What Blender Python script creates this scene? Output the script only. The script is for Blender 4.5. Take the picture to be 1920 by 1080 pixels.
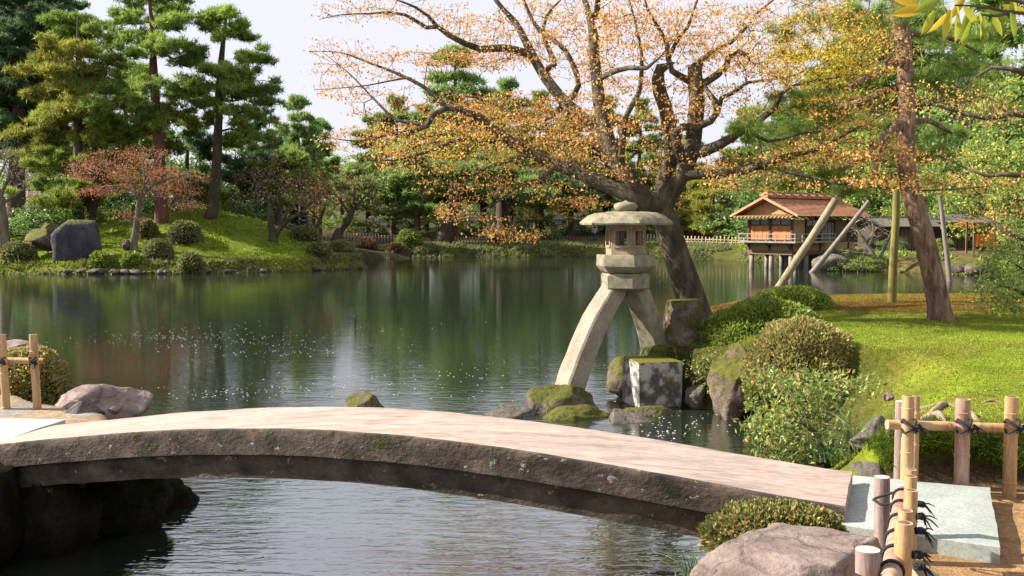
import bpy, bmesh, math
import numpy as np
from mathutils import Vector

S = bpy.context.scene
COL = S.collection
for o in list(bpy.data.objects):
    bpy.data.objects.remove(o)

# ------------------------------------------------------------------ camera, sky, sun, exposure
FPX = 1844.0
CAM_Z = 2.4
PITCH = math.atan(120.0 / FPX)
cd = bpy.data.cameras.new('camera')
cam = bpy.data.objects.new('camera', cd)
COL.objects.link(cam)
cam.location = (0, 0, CAM_Z)
cam.rotation_euler = (math.pi / 2 - PITCH, 0, 0)
cd.sensor_width = 36.0
cd.lens = 36.0 * FPX / 1920.0
cd.clip_start = 0.05
cd.clip_end = 3000
S.camera = cam

SUN_EL = math.radians(35)
SUN_AZ = math.radians(5)          # how far behind the left side the sun stands
sunvec = Vector((-math.cos(SUN_AZ) * math.cos(SUN_EL), math.sin(SUN_AZ) * math.cos(SUN_EL), math.sin(SUN_EL)))
W = bpy.data.worlds.new('World')
S.world = W
W.use_nodes = True
wn, wl = W.node_tree.nodes, W.node_tree.links
wn.clear()
w_out = wn.new('ShaderNodeOutputWorld')
w_bg = wn.new('ShaderNodeBackground')
w_sky = wn.new('ShaderNodeTexSky')
w_sky.sky_type = 'NISHITA'
w_sky.sun_disc = False
w_sky.sun_elevation = SUN_EL
w_sky.sun_rotation = -math.pi / 2 + SUN_AZ
w_sky.air_density = 1.0
w_sky.dust_density = 2.5
w_sky.ozone_density = 1.0
# a thin bright veil of cloud over the blue
w_tc = wn.new('ShaderNodeTexCoord')
w_map = wn.new('ShaderNodeMapping')
w_map.inputs['Scale'].default_value = (1.2, 1.2, 4.0)
w_noise = wn.new('ShaderNodeTexNoise')
w_noise.inputs['Scale'].default_value = 2.2
w_noise.inputs['Detail'].default_value = 5
w_ramp = wn.new('ShaderNodeValToRGB')
w_ramp.color_ramp.elements[0].position = 0.3
w_ramp.color_ramp.elements[0].color = (0.84, 0.84, 0.84, 1)
w_ramp.color_ramp.elements[1].position = 0.62
w_ramp.color_ramp.elements[1].color = (0.95, 0.95, 0.95, 1)
w_mix = wn.new('ShaderNodeMixRGB')
w_mix.inputs['Color2'].default_value = (3.75, 3.75, 4.2, 1)
wl.new(w_tc.outputs['Generated'], w_map.inputs['Vector'])
wl.new(w_map.outputs['Vector'], w_noise.inputs['Vector'])
wl.new(w_noise.outputs['Fac'], w_ramp.inputs['Fac'])
wl.new(w_ramp.outputs['Color'], w_mix.inputs['Fac'])
wl.new(w_sky.outputs['Color'], w_mix.inputs['Color1'])
wl.new(w_mix.outputs['Color'], w_bg.inputs['Color'])
w_bg.inputs['Strength'].default_value = 0.1
wl.new(w_bg.outputs['Background'], w_out.inputs['Surface'])

sl = bpy.data.lights.new('sun', 'SUN')
sl.energy = 5.0
sl.angle = math.radians(0.5)
sl.color = (1.0, 0.93, 0.82)
sun = bpy.data.objects.new('sun', sl)
COL.objects.link(sun)
sun.rotation_euler = sunvec.to_track_quat('Z', 'Y').to_euler()

S.view_settings.view_transform = 'Standard'
S.view_settings.look = 'None'
S.view_settings.gamma = 1
S.view_settings.use_curve_mapping = False
S.view_settings.exposure = 1.3
S.cycles.max_bounces = 6
S.cycles.diffuse_bounces = 4
S.cycles.glossy_bounces = 3
S.cycles.transmission_bounces = 3
S.cycles.transparent_max_bounces = 4
S.cycles.caustics_reflective = False
S.cycles.caustics_refractive = False

# ------------------------------------------------------------------ pixel helpers (photo 1920x1080)
cp, sp = math.cos(PITCH), math.sin(PITCH)
def at(px, py, D):
    """world point seen at photo pixel px,py when it stands D metres in front of the camera"""
    a = (px - 960) / FPX
    b = (540 - py) / FPX
    dy = cp + b * sp
    dz = -sp + b * cp
    k = D / dy
    return np.array([a * k, D, CAM_Z + dz * k])
def atz(px, py, z):
    a = (px - 960) / FPX
    b = (540 - py) / FPX
    dy = cp + b * sp
    dz = -sp + b * cp
    k = (z - CAM_Z) / dz
    return np.array([a * k, dy * k, z])

# ------------------------------------------------------------------ noise
_rn = np.random.default_rng(7)
_lat = _rn.random((32, 32, 32))
def vnoise(p):
    p = np.asarray(p, float)
    i = np.floor(p).astype(int)
    f = p - i
    f = f * f * (3 - 2 * f)
    i0 = i & 31
    i1 = (i + 1) & 31
    x0, y0, z0 = i0[:, 0], i0[:, 1], i0[:, 2]
    x1, y1, z1 = i1[:, 0], i1[:, 1], i1[:, 2]
    fx, fy, fz = f[:, 0], f[:, 1], f[:, 2]
    c00 = _lat[x0, y0, z0] * (1 - fx) + _lat[x1, y0, z0] * fx
    c10 = _lat[x0, y1, z0] * (1 - fx) + _lat[x1, y1, z0] * fx
    c01 = _lat[x0, y0, z1] * (1 - fx) + _lat[x1, y0, z1] * fx
    c11 = _lat[x0, y1, z1] * (1 - fx) + _lat[x1, y1, z1] * fx
    return (c00 * (1 - fy) + c10 * fy) * (1 - fz) + (c01 * (1 - fy) + c11 * fy) * fz
def fbm(p, octs=4):
    p = np.asarray(p, float)
    s, a = 0, 0.5
    for k in range(octs):
        s = s + a * (vnoise(p * (2 ** k) + 11.3 * k) - 0.5)
        a *= 0.5
    return s * 2          # roughly -1..1
def sstep(a, b, x):
    t = np.clip((np.asarray(x, float) - a) / (b - a), 0, 1)
    return t * t * (3 - 2 * t)

# ------------------------------------------------------------------ mesh helpers
class MB:
    """collects verts and faces for ONE mesh object"""
    def __init__(s):
        s.v, s.f, s.n, s.m = [], [], 0, []
    def add(s, V, F, mi=0):
        V = np.asarray(V, float).reshape(-1, 3)
        for A in (F if isinstance(F, list) else [F]):
            A = np.asarray(A, int)
            if len(A):
                s.f.append(A + s.n)
                s.m.append(np.full(len(A), mi, int))
        s.v.append(V)
        s.n += len(V)
        return s
    def box(s, c, d, rz=0, rx=0, ry=0, mi=0, bevel=0.0):
        V, F = box_vf(d, bevel)
        s.add(xf(V, c, rx, ry, rz), F, mi)
        return s
    def mesh(s, name, smooth=True):
        me = bpy.data.meshes.new(name)
        V = np.concatenate(s.v) if s.v else np.zeros((0, 3))
        tot = np.concatenate([np.full(len(A), A.shape[1], int) for A in s.f])
        idx = np.concatenate([A.ravel() for A in s.f])
        me.vertices.add(len(V))
        me.vertices.foreach_set('co', V.astype(np.float32).ravel())
        me.loops.add(len(idx))
        me.loops.foreach_set('vertex_index', idx.astype(np.int32))
        me.polygons.add(len(tot))
        st = np.concatenate([[0], np.cumsum(tot)[:-1]])
        me.polygons.foreach_set('loop_start', st.astype(np.int32))
        me.polygons.foreach_set('use_smooth', np.full(len(tot), bool(smooth)))
        mm = np.concatenate(s.m)
        if mm.any():
            me.polygons.foreach_set('material_index', mm.astype(np.int32))
        me.update(calc_edges=True)
        return me
    def build(s, name, mat, parent=None, smooth=True, loc=None, rz=0):
        me = s.mesh(name, smooth)
        for m in (mat if isinstance(mat, (list, tuple)) else [mat]):
            me.materials.append(m)
        return link(name, me, parent, loc, rz)
def link(name, me, parent=None, loc=None, rz=0):
    o = bpy.data.objects.new(name, me)
    COL.objects.link(o)
    if parent is not None:
        o.parent = parent
    if loc is not None:
        o.location = tuple(loc)
    o.rotation_euler = (0, 0, rz)
    return o
def xf(V, c, rx=0, ry=0, rz=0):
    V = np.asarray(V, float)
    if rx:
        c1, s1 = math.cos(rx), math.sin(rx)
        V = np.stack([V[:, 0], V[:, 1] * c1 - V[:, 2] * s1, V[:, 1] * s1 + V[:, 2] * c1], 1)
    if ry:
        c1, s1 = math.cos(ry), math.sin(ry)
        V = np.stack([V[:, 0] * c1 + V[:, 2] * s1, V[:, 1], -V[:, 0] * s1 + V[:, 2] * c1], 1)
    if rz:
        c1, s1 = math.cos(rz), math.sin(rz)
        V = np.stack([V[:, 0] * c1 - V[:, 1] * s1, V[:, 0] * s1 + V[:, 1] * c1, V[:, 2]], 1)
    return V + np.asarray(c, float)
def box_vf(d, bevel=0.0):
    x, y, z = [q / 2 for q in d]
    if not bevel:
        V = np.array([[-x, -y, -z], [x, -y, -z], [x, y, -z], [-x, y, -z], [-x, -y, z], [x, -y, z], [x, y, z], [-x, y, z]])
        F = np.array([[0, 3, 2, 1], [4, 5, 6, 7], [0, 1, 5, 4], [1, 2, 6, 5], [2, 3, 7, 6], [3, 0, 4, 7]])
        return V, F
    bm = bmesh.new()
    bmesh.ops.create_cube(bm, size=1)
    for v in bm.verts:
        v.co = Vector((v.co.x * d[0], v.co.y * d[1], v.co.z * d[2]))
    bmesh.ops.bevel(bm, geom=bm.edges[:], offset=bevel, segments=2, profile=0.6, affect='EDGES')
    bmesh.ops.triangulate(bm, faces=bm.faces[:])
    bm.verts.index_update()
    V = np.array([v.co[:] for v in bm.verts])
    F = np.array([[v.index for v in f.verts] for f in bm.faces])
    bm.free()
    return V, F
_ico = {}
def ico(sub):
    if sub not in _ico:
        bm = bmesh.new()
        bmesh.ops.create_icosphere(bm, subdivisions=sub, radius=1)
        bm.verts.index_update()
        _ico[sub] = (np.array([v.co[:] for v in bm.verts]), np.array([[v.index for v in f.verts] for f in bm.faces]))
        bm.free()
    V, F = _ico[sub]
    return V.copy(), F
def smoothpath(P, R, step):
    """Catmull-Rom resample of a polyline with radii"""
    P = np.asarray(P, float)
    R = np.asarray(R, float)
    Q = np.vstack([2 * P[0] - P[1], P, 2 * P[-1] - P[-2]])
    oP, oR = [], []
    for i in range(len(P) - 1):
        p0, p1, p2, p3 = Q[i], Q[i + 1], Q[i + 2], Q[i + 3]
        n = max(1, int(np.linalg.norm(p2 - p1) / step))
        for k in range(n):
            t = k / n
            oP.append(0.5 * (2 * p1 + (p2 - p0) * t + (2 * p0 - 5 * p1 + 4 * p2 - p3) * t * t + (3 * p1 - p0 - 3 * p2 + p3) * t ** 3))
            oR.append(R[i] * (1 - t) + R[i + 1] * t)
    oP.append(P[-1])
    oR.append(R[-1])
    return np.array(oP), np.array(oR)
def tube(P, R, sides=8, rough=0.0, cap=True, seed=0, twist=0.0):
    P = np.asarray(P, float)
    R = np.broadcast_to(np.asarray(R, float), (len(P),)).copy()
    T = np.gradient(P, axis=0)
    T /= np.linalg.norm(T, axis=1)[:, None] + 1e-9
    a = np.array([0, 0, 1.0]) if abs(T[0][2]) < 0.8 else np.array([1.0, 0, 0])
    N = np.cross(T[0], a)
    N /= np.linalg.norm(N)
    Ns = []
    for t in T:
        N = N - t * N.dot(t)
        N /= np.linalg.norm(N) + 1e-9
        Ns.append(N)
    Ns = np.array(Ns)
    Bs = np.cross(T, Ns)
    th = np.arange(sides) * 2 * math.pi / sides
    r = R[:, None] * np.ones(sides)
    V = P[:, None, :] + (Ns[:, None, :] * np.cos(th)[None, :, None] + Bs[:, None, :] * np.sin(th)[None, :, None]) * r[:, :, None]
    V = V.reshape(-1, 3)
    if rough:
        nrm = V - np.repeat(P, sides, 0)
        k = fbm(V * np.array([3.0, 3.0, 1.6]) / max(R.max() * 4, 0.05) + seed, 3)
        V = V + nrm * (k * rough)[:, None]
    n = len(P)
    i = np.arange(n - 1)[:, None] * sides
    j = np.arange(sides)[None, :]
    j1 = (j + 1) % sides
    F = np.stack([i + j, i + j1, i + sides + j1, i + sides + j], -1).reshape(-1, 4)
    Fs = [F]
    if cap:
        V = np.vstack([V, P[0], P[-1]])
        c0, c1 = n * sides, n * sides + 1
        jj = np.arange(sides)
        j2 = (jj + 1) % sides
        Fs.append(np.stack([np.full(sides, c0), j2, jj], -1))
        Fs.append(np.stack([np.full(sides, c1), (n - 1) * sides + jj, (n - 1) * sides + j2], -1))
    return V, Fs
def prisms(A, B, ra, rb, sides=3):
    """many independent tapered sticks at once"""
    A = np.asarray(A, float)
    B = np.asarray(B, float)
    T = B - A
    L = np.linalg.norm(T, axis=1)[:, None] + 1e-9
    T = T / L
    B = B + T * np.minimum(L * 0.15, 0.01)
    up = np.where(np.abs(T[:, 2:3]) < 0.8, np.array([[0, 0, 1.0]]), np.array([[1.0, 0, 0]]))
    N = np.cross(T, up)
    N /= np.linalg.norm(N, axis=1)[:, None] + 1e-9
    Bn = np.cross(T, N)
    th = np.arange(sides) * 2 * math.pi / sides
    ring = N[:, None, :] * np.cos(th)[None, :, None] + Bn[:, None, :] * np.sin(th)[None, :, None]
    V = np.concatenate([A[:, None, :] + ring * np.asarray(ra)[:, None, None], B[:, None, :] + ring * np.asarray(rb)[:, None, None]], 1)
    k = np.arange(len(A))[:, None] * (2 * sides)
    j = np.arange(sides)[None, :]
    j1 = (j + 1) % sides
    F = np.stack([k + j, k + j1, k + sides + j1, k + sides + j], -1).reshape(-1, 4)
    return V.reshape(-1, 3), F
def unit(v):
    return v / (np.linalg.norm(v, axis=-1, keepdims=True) + 1e-9)
def leaves(P, size, rng, up=0.0, droop=0.0, aspect=0.5, jitter=0.35, dirs=None):
    """diamond-shaped leaf faces, one island each"""
    n = len(P)
    d = unit(rng.normal(size=(n, 3)) + np.array([0, 0, -droop])) if dirs is None else unit(dirs + rng.normal(size=(n, 3)) * jitter)
    nr = unit(rng.normal(size=(n, 3)) + np.array([0, 0, up]))
    s = unit(np.cross(d, nr))
    l = (size * (1 + jitter * (rng.random(n) * 2 - 1)))[:, None]
    w = l * aspect * 0.5
    fold = unit(np.cross(s, d)) * l * 0.06
    V = np.stack([P, P + d * l * 0.5 + s * w + fold, P + d * l, P + d * l * 0.5 - s * w + fold], 1).reshape(-1, 3)
    F = np.arange(n * 4).reshape(n, 4)
    return V, F
def tufts(P, rng, n=6, length=0.25, width=0.05, up=0.6, spread=1.0):
    m = len(P)
    d = unit(rng.normal(size=(m, n, 3)) * spread + np.array([0, 0, up]))
    s = unit(np.cross(d, rng.normal(size=(m, n, 3))))
    l = length * (0.7 + 0.6 * rng.random((m, n, 1)))
    b = P[:, None, :] + rng.normal(size=(m, n, 3)) * length * 0.12
    V = np.stack([b + s * width / 2, b - s * width / 2, b + d * l], 2).reshape(-1, 3)
    F = np.arange(m * n * 3).reshape(-1, 3)
    return V, F
def blades(P, rng, length=0.3, width=0.012, lean=0.6, segs=3, dirs=None):
    """arching grass blades"""
    m = len(P)
    a = rng.random(m) * 2 * math.pi
    h = np.stack([np.cos(a), np.sin(a), np.zeros(m)], 1)
    if dirs is not None:
        h = unit(h * 0.6 + dirs)
    s = np.stack([-h[:, 1], h[:, 0], np.zeros(m)], 1)
    L = length * (0.6 + 0.7 * rng.random(m))[:, None]
    ln = (lean * (0.4 + 0.9 * rng.random(m)))[:, None]
    Vs = []
    for k in range(segs + 1):
        t = k / segs
        c = P + h * L * ln * t * t * 1.1 + np.array([0, 0, 1.0]) * L * (t - 0.5 * ln * t * t)
        w = width * (1 - t) ** 0.7 * 0.5
        if k < segs:
            Vs += [c + s * w, c - s * w]
        else:
            Vs += [c]
    V = np.stack(Vs, 1)
    nv = 2 * segs + 1
    base = np.arange(m)[:, None] * nv
    Q = np.concatenate([base + np.array([2 * k, 2 * k + 1, 2 * k + 3, 2 * k + 2]) for k in range(segs - 1)], 0)
    T = base + np.array([2 * segs - 2, 2 * segs - 1, 2 * segs])
    return V.reshape(-1, 3), [Q, T]

# ------------------------------------------------------------------ things
def thing(name, label, cat, loc=(0, 0, 0), rz=0, group=None):
    o = bpy.data.objects.new(name, None)
    o.empty_display_size = 0.2
    COL.objects.link(o)
    o.location = tuple(loc)
    o.rotation_euler = (0, 0, rz)
    o['label'] = label
    o['category'] = cat
    if group:
        o['group'] = group
    return o
def tag(o, label, cat, group=None):
    o['label'] = label
    o['category'] = cat
    if group:
        o['group'] = group
    return o
def stuff(o):
    o['kind'] = 'stuff'
    return o
def copy_thing(src, loc, rz, scale, label, group=None):
    r = src.copy()
    COL.objects.link(r)
    r.location = tuple(loc)
    r.rotation_euler = (0, 0, rz)
    r.scale = scale if isinstance(scale, tuple) else (scale,) * 3
    r['label'] = label
    if group:
        r['group'] = group
    for ch in list(src.children):
        c = ch.copy()
        COL.objects.link(c)
        c.parent = r
    return r

# ------------------------------------------------------------------ materials
def newmat(name):
    m = bpy.data.materials.new(name)
    m.use_nodes = True
    n, l = m.node_tree.nodes, m.node_tree.links
    n.clear()
    out = n.new('ShaderNodeOutputMaterial')
    return m, n, l, out
def _ramp(n, stops, interp='LINEAR'):
    r = n.new('ShaderNodeValToRGB')
    r.color_ramp.interpolation = interp
    e = r.color_ramp.elements
    while len(e) > 1:
        e.remove(e[-1])
    e[0].position = stops[0][0]
    e[0].color = (*stops[0][1], 1)
    for p, c in stops[1:]:
        k = e.new(p)
        k.color = (*c, 1)
    return r
def _noise(n, l, vec, scale, detail=4, rough=0.55, dist=0.0):
    t = n.new('ShaderNodeTexNoise')
    t.inputs['Scale'].default_value = scale
    t.inputs['Detail'].default_value = detail
    t.inputs['Roughness'].default_value = rough
    t.inputs['Distortion'].default_value = dist
    if vec is not None:
        l.new(vec, t.inputs['Vector'])
    return t
def _coord(n, l, scale=(1, 1, 1), kind='Object'):
    tc = n.new('ShaderNodeTexCoord')
    mp = n.new('ShaderNodeMapping')
    mp.inputs['Scale'].default_value = scale
    l.new(tc.outputs[kind], mp.inputs['Vector'])
    return mp.outputs['Vector']
def _mix(n, l, fac, a, b, mode='MIX'):
    m = n.new('ShaderNodeMixRGB')
    m.blend_type = mode
    for k, v in (('Fac', fac), ('Color1', a), ('Color2', b)):
        if hasattr(v, 'links'):
            l.new(v, m.inputs[k])
        elif isinstance(v, tuple):
            m.inputs[k].default_value = (*v, 1) if len(v) == 3 else v
        else:
            m.inputs[k].default_value = v
    return m.outputs['Color']
def _math(n, l, op, a, b=0.0, clamp=False):
    m = n.new('ShaderNodeMath')
    m.operation = op
    m.use_clamp = clamp
    for k, v in ((0, a), (1, b)):
        if hasattr(v, 'links'):
            l.new(v, m.inputs[k])
        else:
            m.inputs[k].default_value = v
    return m.outputs[0]
def foliage(name, stops, transl=0.3, clump=(0.5, 1.3), clump_scale=1.0, rough=0.55, spec=0.3, gain=1.3):
    """leaf material: random tint per leaf, slow clump variation, light through the blade"""
    m, n, l, out = newmat(name)
    g = n.new('ShaderNodeNewGeometry')
    r = _ramp(n, [(p, tuple(min(q * gain, 0.8) for q in c)) for p, c in stops])
    l.new(g.outputs['Random Per Island'], r.inputs['Fac'])
    nz = _noise(n, l, _coord(n, l), clump_scale, 3)
    cr = _ramp(n, [(0.32, (clump[0],) * 3), (0.68, (clump[1],) * 3)])
    l.new(nz.outputs['Fac'], cr.inputs['Fac'])
    c = _mix(n, l, 1.0, r.outputs['Color'], cr.outputs['Color'], 'MULTIPLY')
    p = n.new('ShaderNodeBsdfPrincipled')
    l.new(c, p.inputs['Base Color'])
    p.inputs['Roughness'].default_value = rough
    p.inputs['Specular IOR Level'].default_value = spec
    t = n.new('ShaderNodeBsdfTranslucent')
    l.new(c, t.inputs['Color'])
    mx = n.new('ShaderNodeMixShader')
    mx.inputs['Fac'].default_value = transl
    l.new(p.outputs[0], mx.inputs[1])
    l.new(t.outputs[0], mx.inputs[2])
    l.new(mx.outputs[0], out.inputs['Surface'])
    return m
def solid(name, stops, scale=(4, 4, 4), nscale=1.0, rough=0.75, bump=0.3, bdist=0.02, bscale=None, spec=0.3, moss=None, moss_amt=0.5, moss_up=1.0,
          spots=None, kind='Object', detail=5, dist=0.0, grain=0.35, crack=0.0):
    """stone / bark / wood / soil: layered noise colour with relief; moss that grows on upper faces; pale lichen spots"""
    m, n, l, out = newmat(name)
    v = _coord(n, l, scale, kind)
    nz = _noise(n, l, v, nscale, detail, 0.6, dist)
    r = _ramp(n, stops)
    l.new(nz.outputs['Fac'], r.inputs['Fac'])
    c = r.outputs['Color']
    fine = _noise(n, l, v, nscale * 9, 3 if grain < 0.5 else 7, 0.7)
    fr = _ramp(n, [(0.3, (0.72,) * 3), (0.7, (1.22,) * 3)])
    l.new(fine.outputs['Fac'], fr.inputs['Fac'])
    c = _mix(n, l, 1.0, c, fr.outputs['Color'], 'MULTIPLY')
    if spots:
        vo = _noise(n, l, v, nscale * spots[2], 4, 0.65)
        sr = _ramp(n, [(spots[1], (0,) * 3), (spots[1] + 0.05, (1,) * 3)])
        l.new(vo.outputs['Fac'], sr.inputs['Fac'])
        c = _mix(n, l, sr.outputs['Color'], c, spots[0])
    h = nz.outputs['Fac']
    h = _math(n, l, 'ADD', h, _math(n, l, 'MULTIPLY', fine.outputs['Fac'], grain))
    if crack:
        vv_ = n.new('ShaderNodeTexVoronoi')
        vv_.feature = 'DISTANCE_TO_EDGE'
        vv_.inputs['Scale'].default_value = nscale * 1.3
        wv = _mix(n, l, 0.22, v, _noise(n, l, v, nscale * 2.5, 4, 0.6).outputs['Color'])
        l.new(wv, vv_.inputs['Vector'])
        ck = _ramp(n, [(0.0, (0,) * 3), (0.05, (1,) * 3)])
        l.new(vv_.outputs['Distance'], ck.inputs['Fac'])
        c = _mix(n, l, 1.0, c, _mix(n, l, crack * 0.6, (1.0, 1.0, 1.0), ck.outputs['Color']), 'MULTIPLY')
        h = _math(n, l, 'ADD', h, _math(n, l, 'MULTIPLY', ck.outputs['Color'], crack * 0.5))
    if moss:
        g = n.new('ShaderNodeNewGeometry')
        sx = n.new('ShaderNodeSeparateXYZ')
        l.new(g.outputs['Normal'], sx.inputs[0])
        mn = _noise(n, l, v, nscale * 1.7, 5, 0.65)
        a = _math(n, l, 'MULTIPLY', sx.outputs['Z'], 0.35 * moss_up)
        a = _math(n, l, 'ADD', a, mn.outputs['Fac'])
        mr = _ramp(n, [(1.0 - moss_amt, (0,) * 3), (1.0 - moss_amt + 0.1, (1,) * 3)])
        l.new(a, mr.inputs['Fac'])
        mc = _ramp(n, [(0.3, tuple(q * 0.45 for q in moss)), (0.55, moss), (0.75, (moss[0] * 1.5, moss[1] * 1.25, moss[2]))])
        mn2 = _noise(n, l, v, nscale * 5, 4, 0.7)
        l.new(mn2.outputs['Fac'], mc.inputs['Fac'])
        c = _mix(n, l, mr.outputs['Color'], c, mc.outputs['Color'])
        h = _math(n, l, 'ADD', h, _math(n, l, 'MULTIPLY', mr.outputs['Color'], _math(n, l, 'MULTIPLY', mn2.outputs['Fac'], 0.8)))
    p = n.new('ShaderNodeBsdfPrincipled')
    l.new(c, p.inputs['Base Color'])
    p.inputs['Roughness'].default_value = rough
    p.inputs['Specular IOR Level'].default_value = spec
    b = n.new('ShaderNodeBump')
    b.inputs['Strength'].default_value = bump
    b.inputs['Distance'].default_value = bdist
    l.new(h, b.inputs['Height'])
    l.new(b.outputs[0], p.inputs['Normal'])
    l.new(p.outputs[0], out.inputs['Surface'])
    return m
def attr_ground(name):
    m, n, l, out = newmat(name)
    a = n.new('ShaderNodeAttribute')
    a.attribute_name = 'Col'
    v = _coord(n, l, (1, 1, 1))
    n1 = _noise(n, l, v, 1.3, 6, 0.65)
    n2 = _noise(n, l, v, 14.0, 5, 0.7)
    n3 = _noise(n, l, v, 60.0, 3, 0.7)
    r1 = _ramp(n, [(0.3, (0.62, 0.6, 0.6)), (0.7, (1.3, 1.3, 1.2))])
    r2 = _ramp(n, [(0.3, (0.6, 0.62, 0.6)), (0.7, (1.35, 1.3, 1.3))])
    r3 = _ramp(n, [(0.3, (0.65,) * 3), (0.7, (1.3,) * 3)])
    for q, r in ((n1, r1), (n2, r2), (n3, r3)):
        l.new(q.outputs['Fac'], r.inputs['Fac'])
    c = _mix(n, l, 1.0, a.outputs['Color'], r1.outputs['Color'], 'MULTIPLY')
    c = _mix(n, l, 1.0, c, r2.outputs['Color'], 'MULTIPLY')
    c = _mix(n, l, 1.0, c, r3.outputs['Color'], 'MULTIPLY')
    p = n.new('ShaderNodeBsdfPrincipled')
    l.new(c, p.inputs['Base Color'])
    p.inputs['Roughness'].default_value = 0.9
    p.inputs['Specular IOR Level'].default_value = 0.1
    h = _math(n, l, 'ADD', n2.outputs['Fac'], _math(n, l, 'MULTIPLY', n3.outputs['Fac'], 0.4))
    b = n.new('ShaderNodeBump')
    b.inputs['Strength'].default_value = 0.6
    b.inputs['Distance'].default_value = 0.04
    l.new(h, b.inputs['Height'])
    l.new(b.outputs[0], p.inputs['Normal'])
    l.new(p.outputs[0], out.inputs['Surface'])
    return m
def water_mat():
    m, n, l, out = newmat('pond_water')
    tc = n.new('ShaderNodeTexCoord')
    sx = n.new('ShaderNodeSeparateXYZ')
    l.new(tc.outputs['Object'], sx.inputs[0])
    # wind ripples near the bridge, calmer further out
    calm = n.new('ShaderNodeMapRange')
    calm.inputs['From Min'].default_value = 7
    calm.inputs['From Max'].default_value = 16
    calm.inputs['To Min'].default_value = 1.0
    calm.inputs['To Max'].default_value = 0.2
    l.new(sx.outputs['Y'], calm.inputs['Value'])
    def mp(s):
        q = n.new('ShaderNodeMapping')
        q.inputs['Scale'].default_value = s
        q.inputs['Rotation'].default_value = (0, 0, 0.12)
        l.new(tc.outputs['Object'], q.inputs['Vector'])
        return q.outputs['Vector']
    a = _noise(n, l, mp((3.2, 11, 1)), 1.0, 3, 0.55, 0.6)
    b2 = _noise(n, l, mp((0.6, 2.2, 1)), 1.0, 3, 0.5, 0.4)
    gust = _noise(n, l, mp((0.12, 0.3, 1)), 1.0, 2)
    gr = _ramp(n, [(0.35, (0.62,) * 3), (0.65, (1.0,) * 3)])
    l.new(gust.outputs['Fac'], gr.inputs['Fac'])
    h = _math(n, l, 'ADD', _math(n, l, 'MULTIPLY', a.outputs['Fac'], 0.0135), _math(n, l, 'MULTIPLY', b2.outputs['Fac'], 0.012))
    h = _math(n, l, 'MULTIPLY', h, calm.outputs[0])
    h = _math(n, l, 'MULTIPLY', h, gr.outputs['Color'])
    bp = n.new('ShaderNodeBump')
    bp.inputs['Strength'].default_value = 1.0
    bp.inputs['Distance'].default_value = 1.0
    l.new(h, bp.inputs['Height'])
    p = n.new('ShaderNodeBsdfPrincipled')
    p.inputs['Base Color'].default_value = (0.015, 0.022, 0.013, 1)
    p.inputs['Roughness'].default_value = 0.03
    p.inputs['IOR'].default_value = 2.8
    p.inputs['Specular IOR Level'].default_value = 1.0
    l.new(bp.outputs[0], p.inputs['Normal'])
    l.new(p.outputs[0], out.inputs['Surface'])
    return m

MAT = {}
M = MAT
M['ground'] = attr_ground('ground')
M['water'] = water_mat()
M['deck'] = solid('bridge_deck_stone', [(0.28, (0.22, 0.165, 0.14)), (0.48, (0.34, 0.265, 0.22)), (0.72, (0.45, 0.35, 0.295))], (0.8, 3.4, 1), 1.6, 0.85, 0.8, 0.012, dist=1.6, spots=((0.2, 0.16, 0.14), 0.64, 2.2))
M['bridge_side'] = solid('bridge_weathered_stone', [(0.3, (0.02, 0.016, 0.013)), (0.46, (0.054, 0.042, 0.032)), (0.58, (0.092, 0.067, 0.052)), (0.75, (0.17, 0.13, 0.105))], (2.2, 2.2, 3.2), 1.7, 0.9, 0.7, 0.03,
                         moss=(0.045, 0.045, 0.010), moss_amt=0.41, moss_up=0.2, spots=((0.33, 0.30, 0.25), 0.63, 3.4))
M['granite'] = solid('pale_granite', [(0.3, (0.25, 0.275, 0.25)), (0.7, (0.34, 0.36, 0.325))], (3, 3, 3), 2.0, 0.8, 0.3, 0.008)
M['granite_white'] = solid('white_granite', [(0.3, (0.40, 0.40, 0.385)), (0.7, (0.48, 0.48, 0.46))], (3, 3, 3), 2.0, 0.8, 0.3, 0.008)
M['lantern'] = solid('lantern_stone', [(0.25, (0.12, 0.105, 0.072)), (0.5, (0.235, 0.21, 0.14)), (0.75, (0.33, 0.30, 0.21))], (5, 5, 5), 1.6, 0.85, 0.4, 0.01, moss=(0.16, 0.155, 0.06), moss_amt=0.33, moss_up=0.5, spots=((0.11, 0.10, 0.07), 0.64, 9.0))
M['lantern_pink'] = solid('lantern_leg_stone', [(0.25, (0.22, 0.155, 0.125)), (0.5, (0.31, 0.25, 0.19)), (0.75, (0.38, 0.33, 0.25))], (2.2, 2.2, 2.2), 1.6, 0.85, 0.4, 0.01, spots=((0.12, 0.10, 0.08), 0.64, 6.0))
M['firebox'] = solid('firebox_stone', [(0.25, (0.22, 0.15, 0.10)), (0.5, (0.33, 0.24, 0.165)), (0.75, (0.40, 0.31, 0.23))], (5, 5, 5), 1.8, 0.85, 0.35, 0.008)
M['rock_grey'] = solid('grey_rock', [(0.28, (0.05, 0.045, 0.04)), (0.5, (0.125, 0.105, 0.09)), (0.72, (0.21, 0.18, 0.155))], (1.6, 1.6, 1.6), 2.0, 0.85, 0.7, 0.04, spots=((0.3, 0.27, 0.23), 0.68, 4.0), grain=0.9, crack=0.55)
M['rock_moss'] = solid('mossy_rock', [(0.28, (0.05, 0.04, 0.034)), (0.5, (0.13, 0.10, 0.085)), (0.72, (0.24, 0.19, 0.16))], (1.6, 1.6, 1.6), 2.0, 0.85, 0.7, 0.04, moss=(0.085, 0.09, 0.008), moss_amt=0.345, grain=0.9, crack=0.55)
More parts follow.
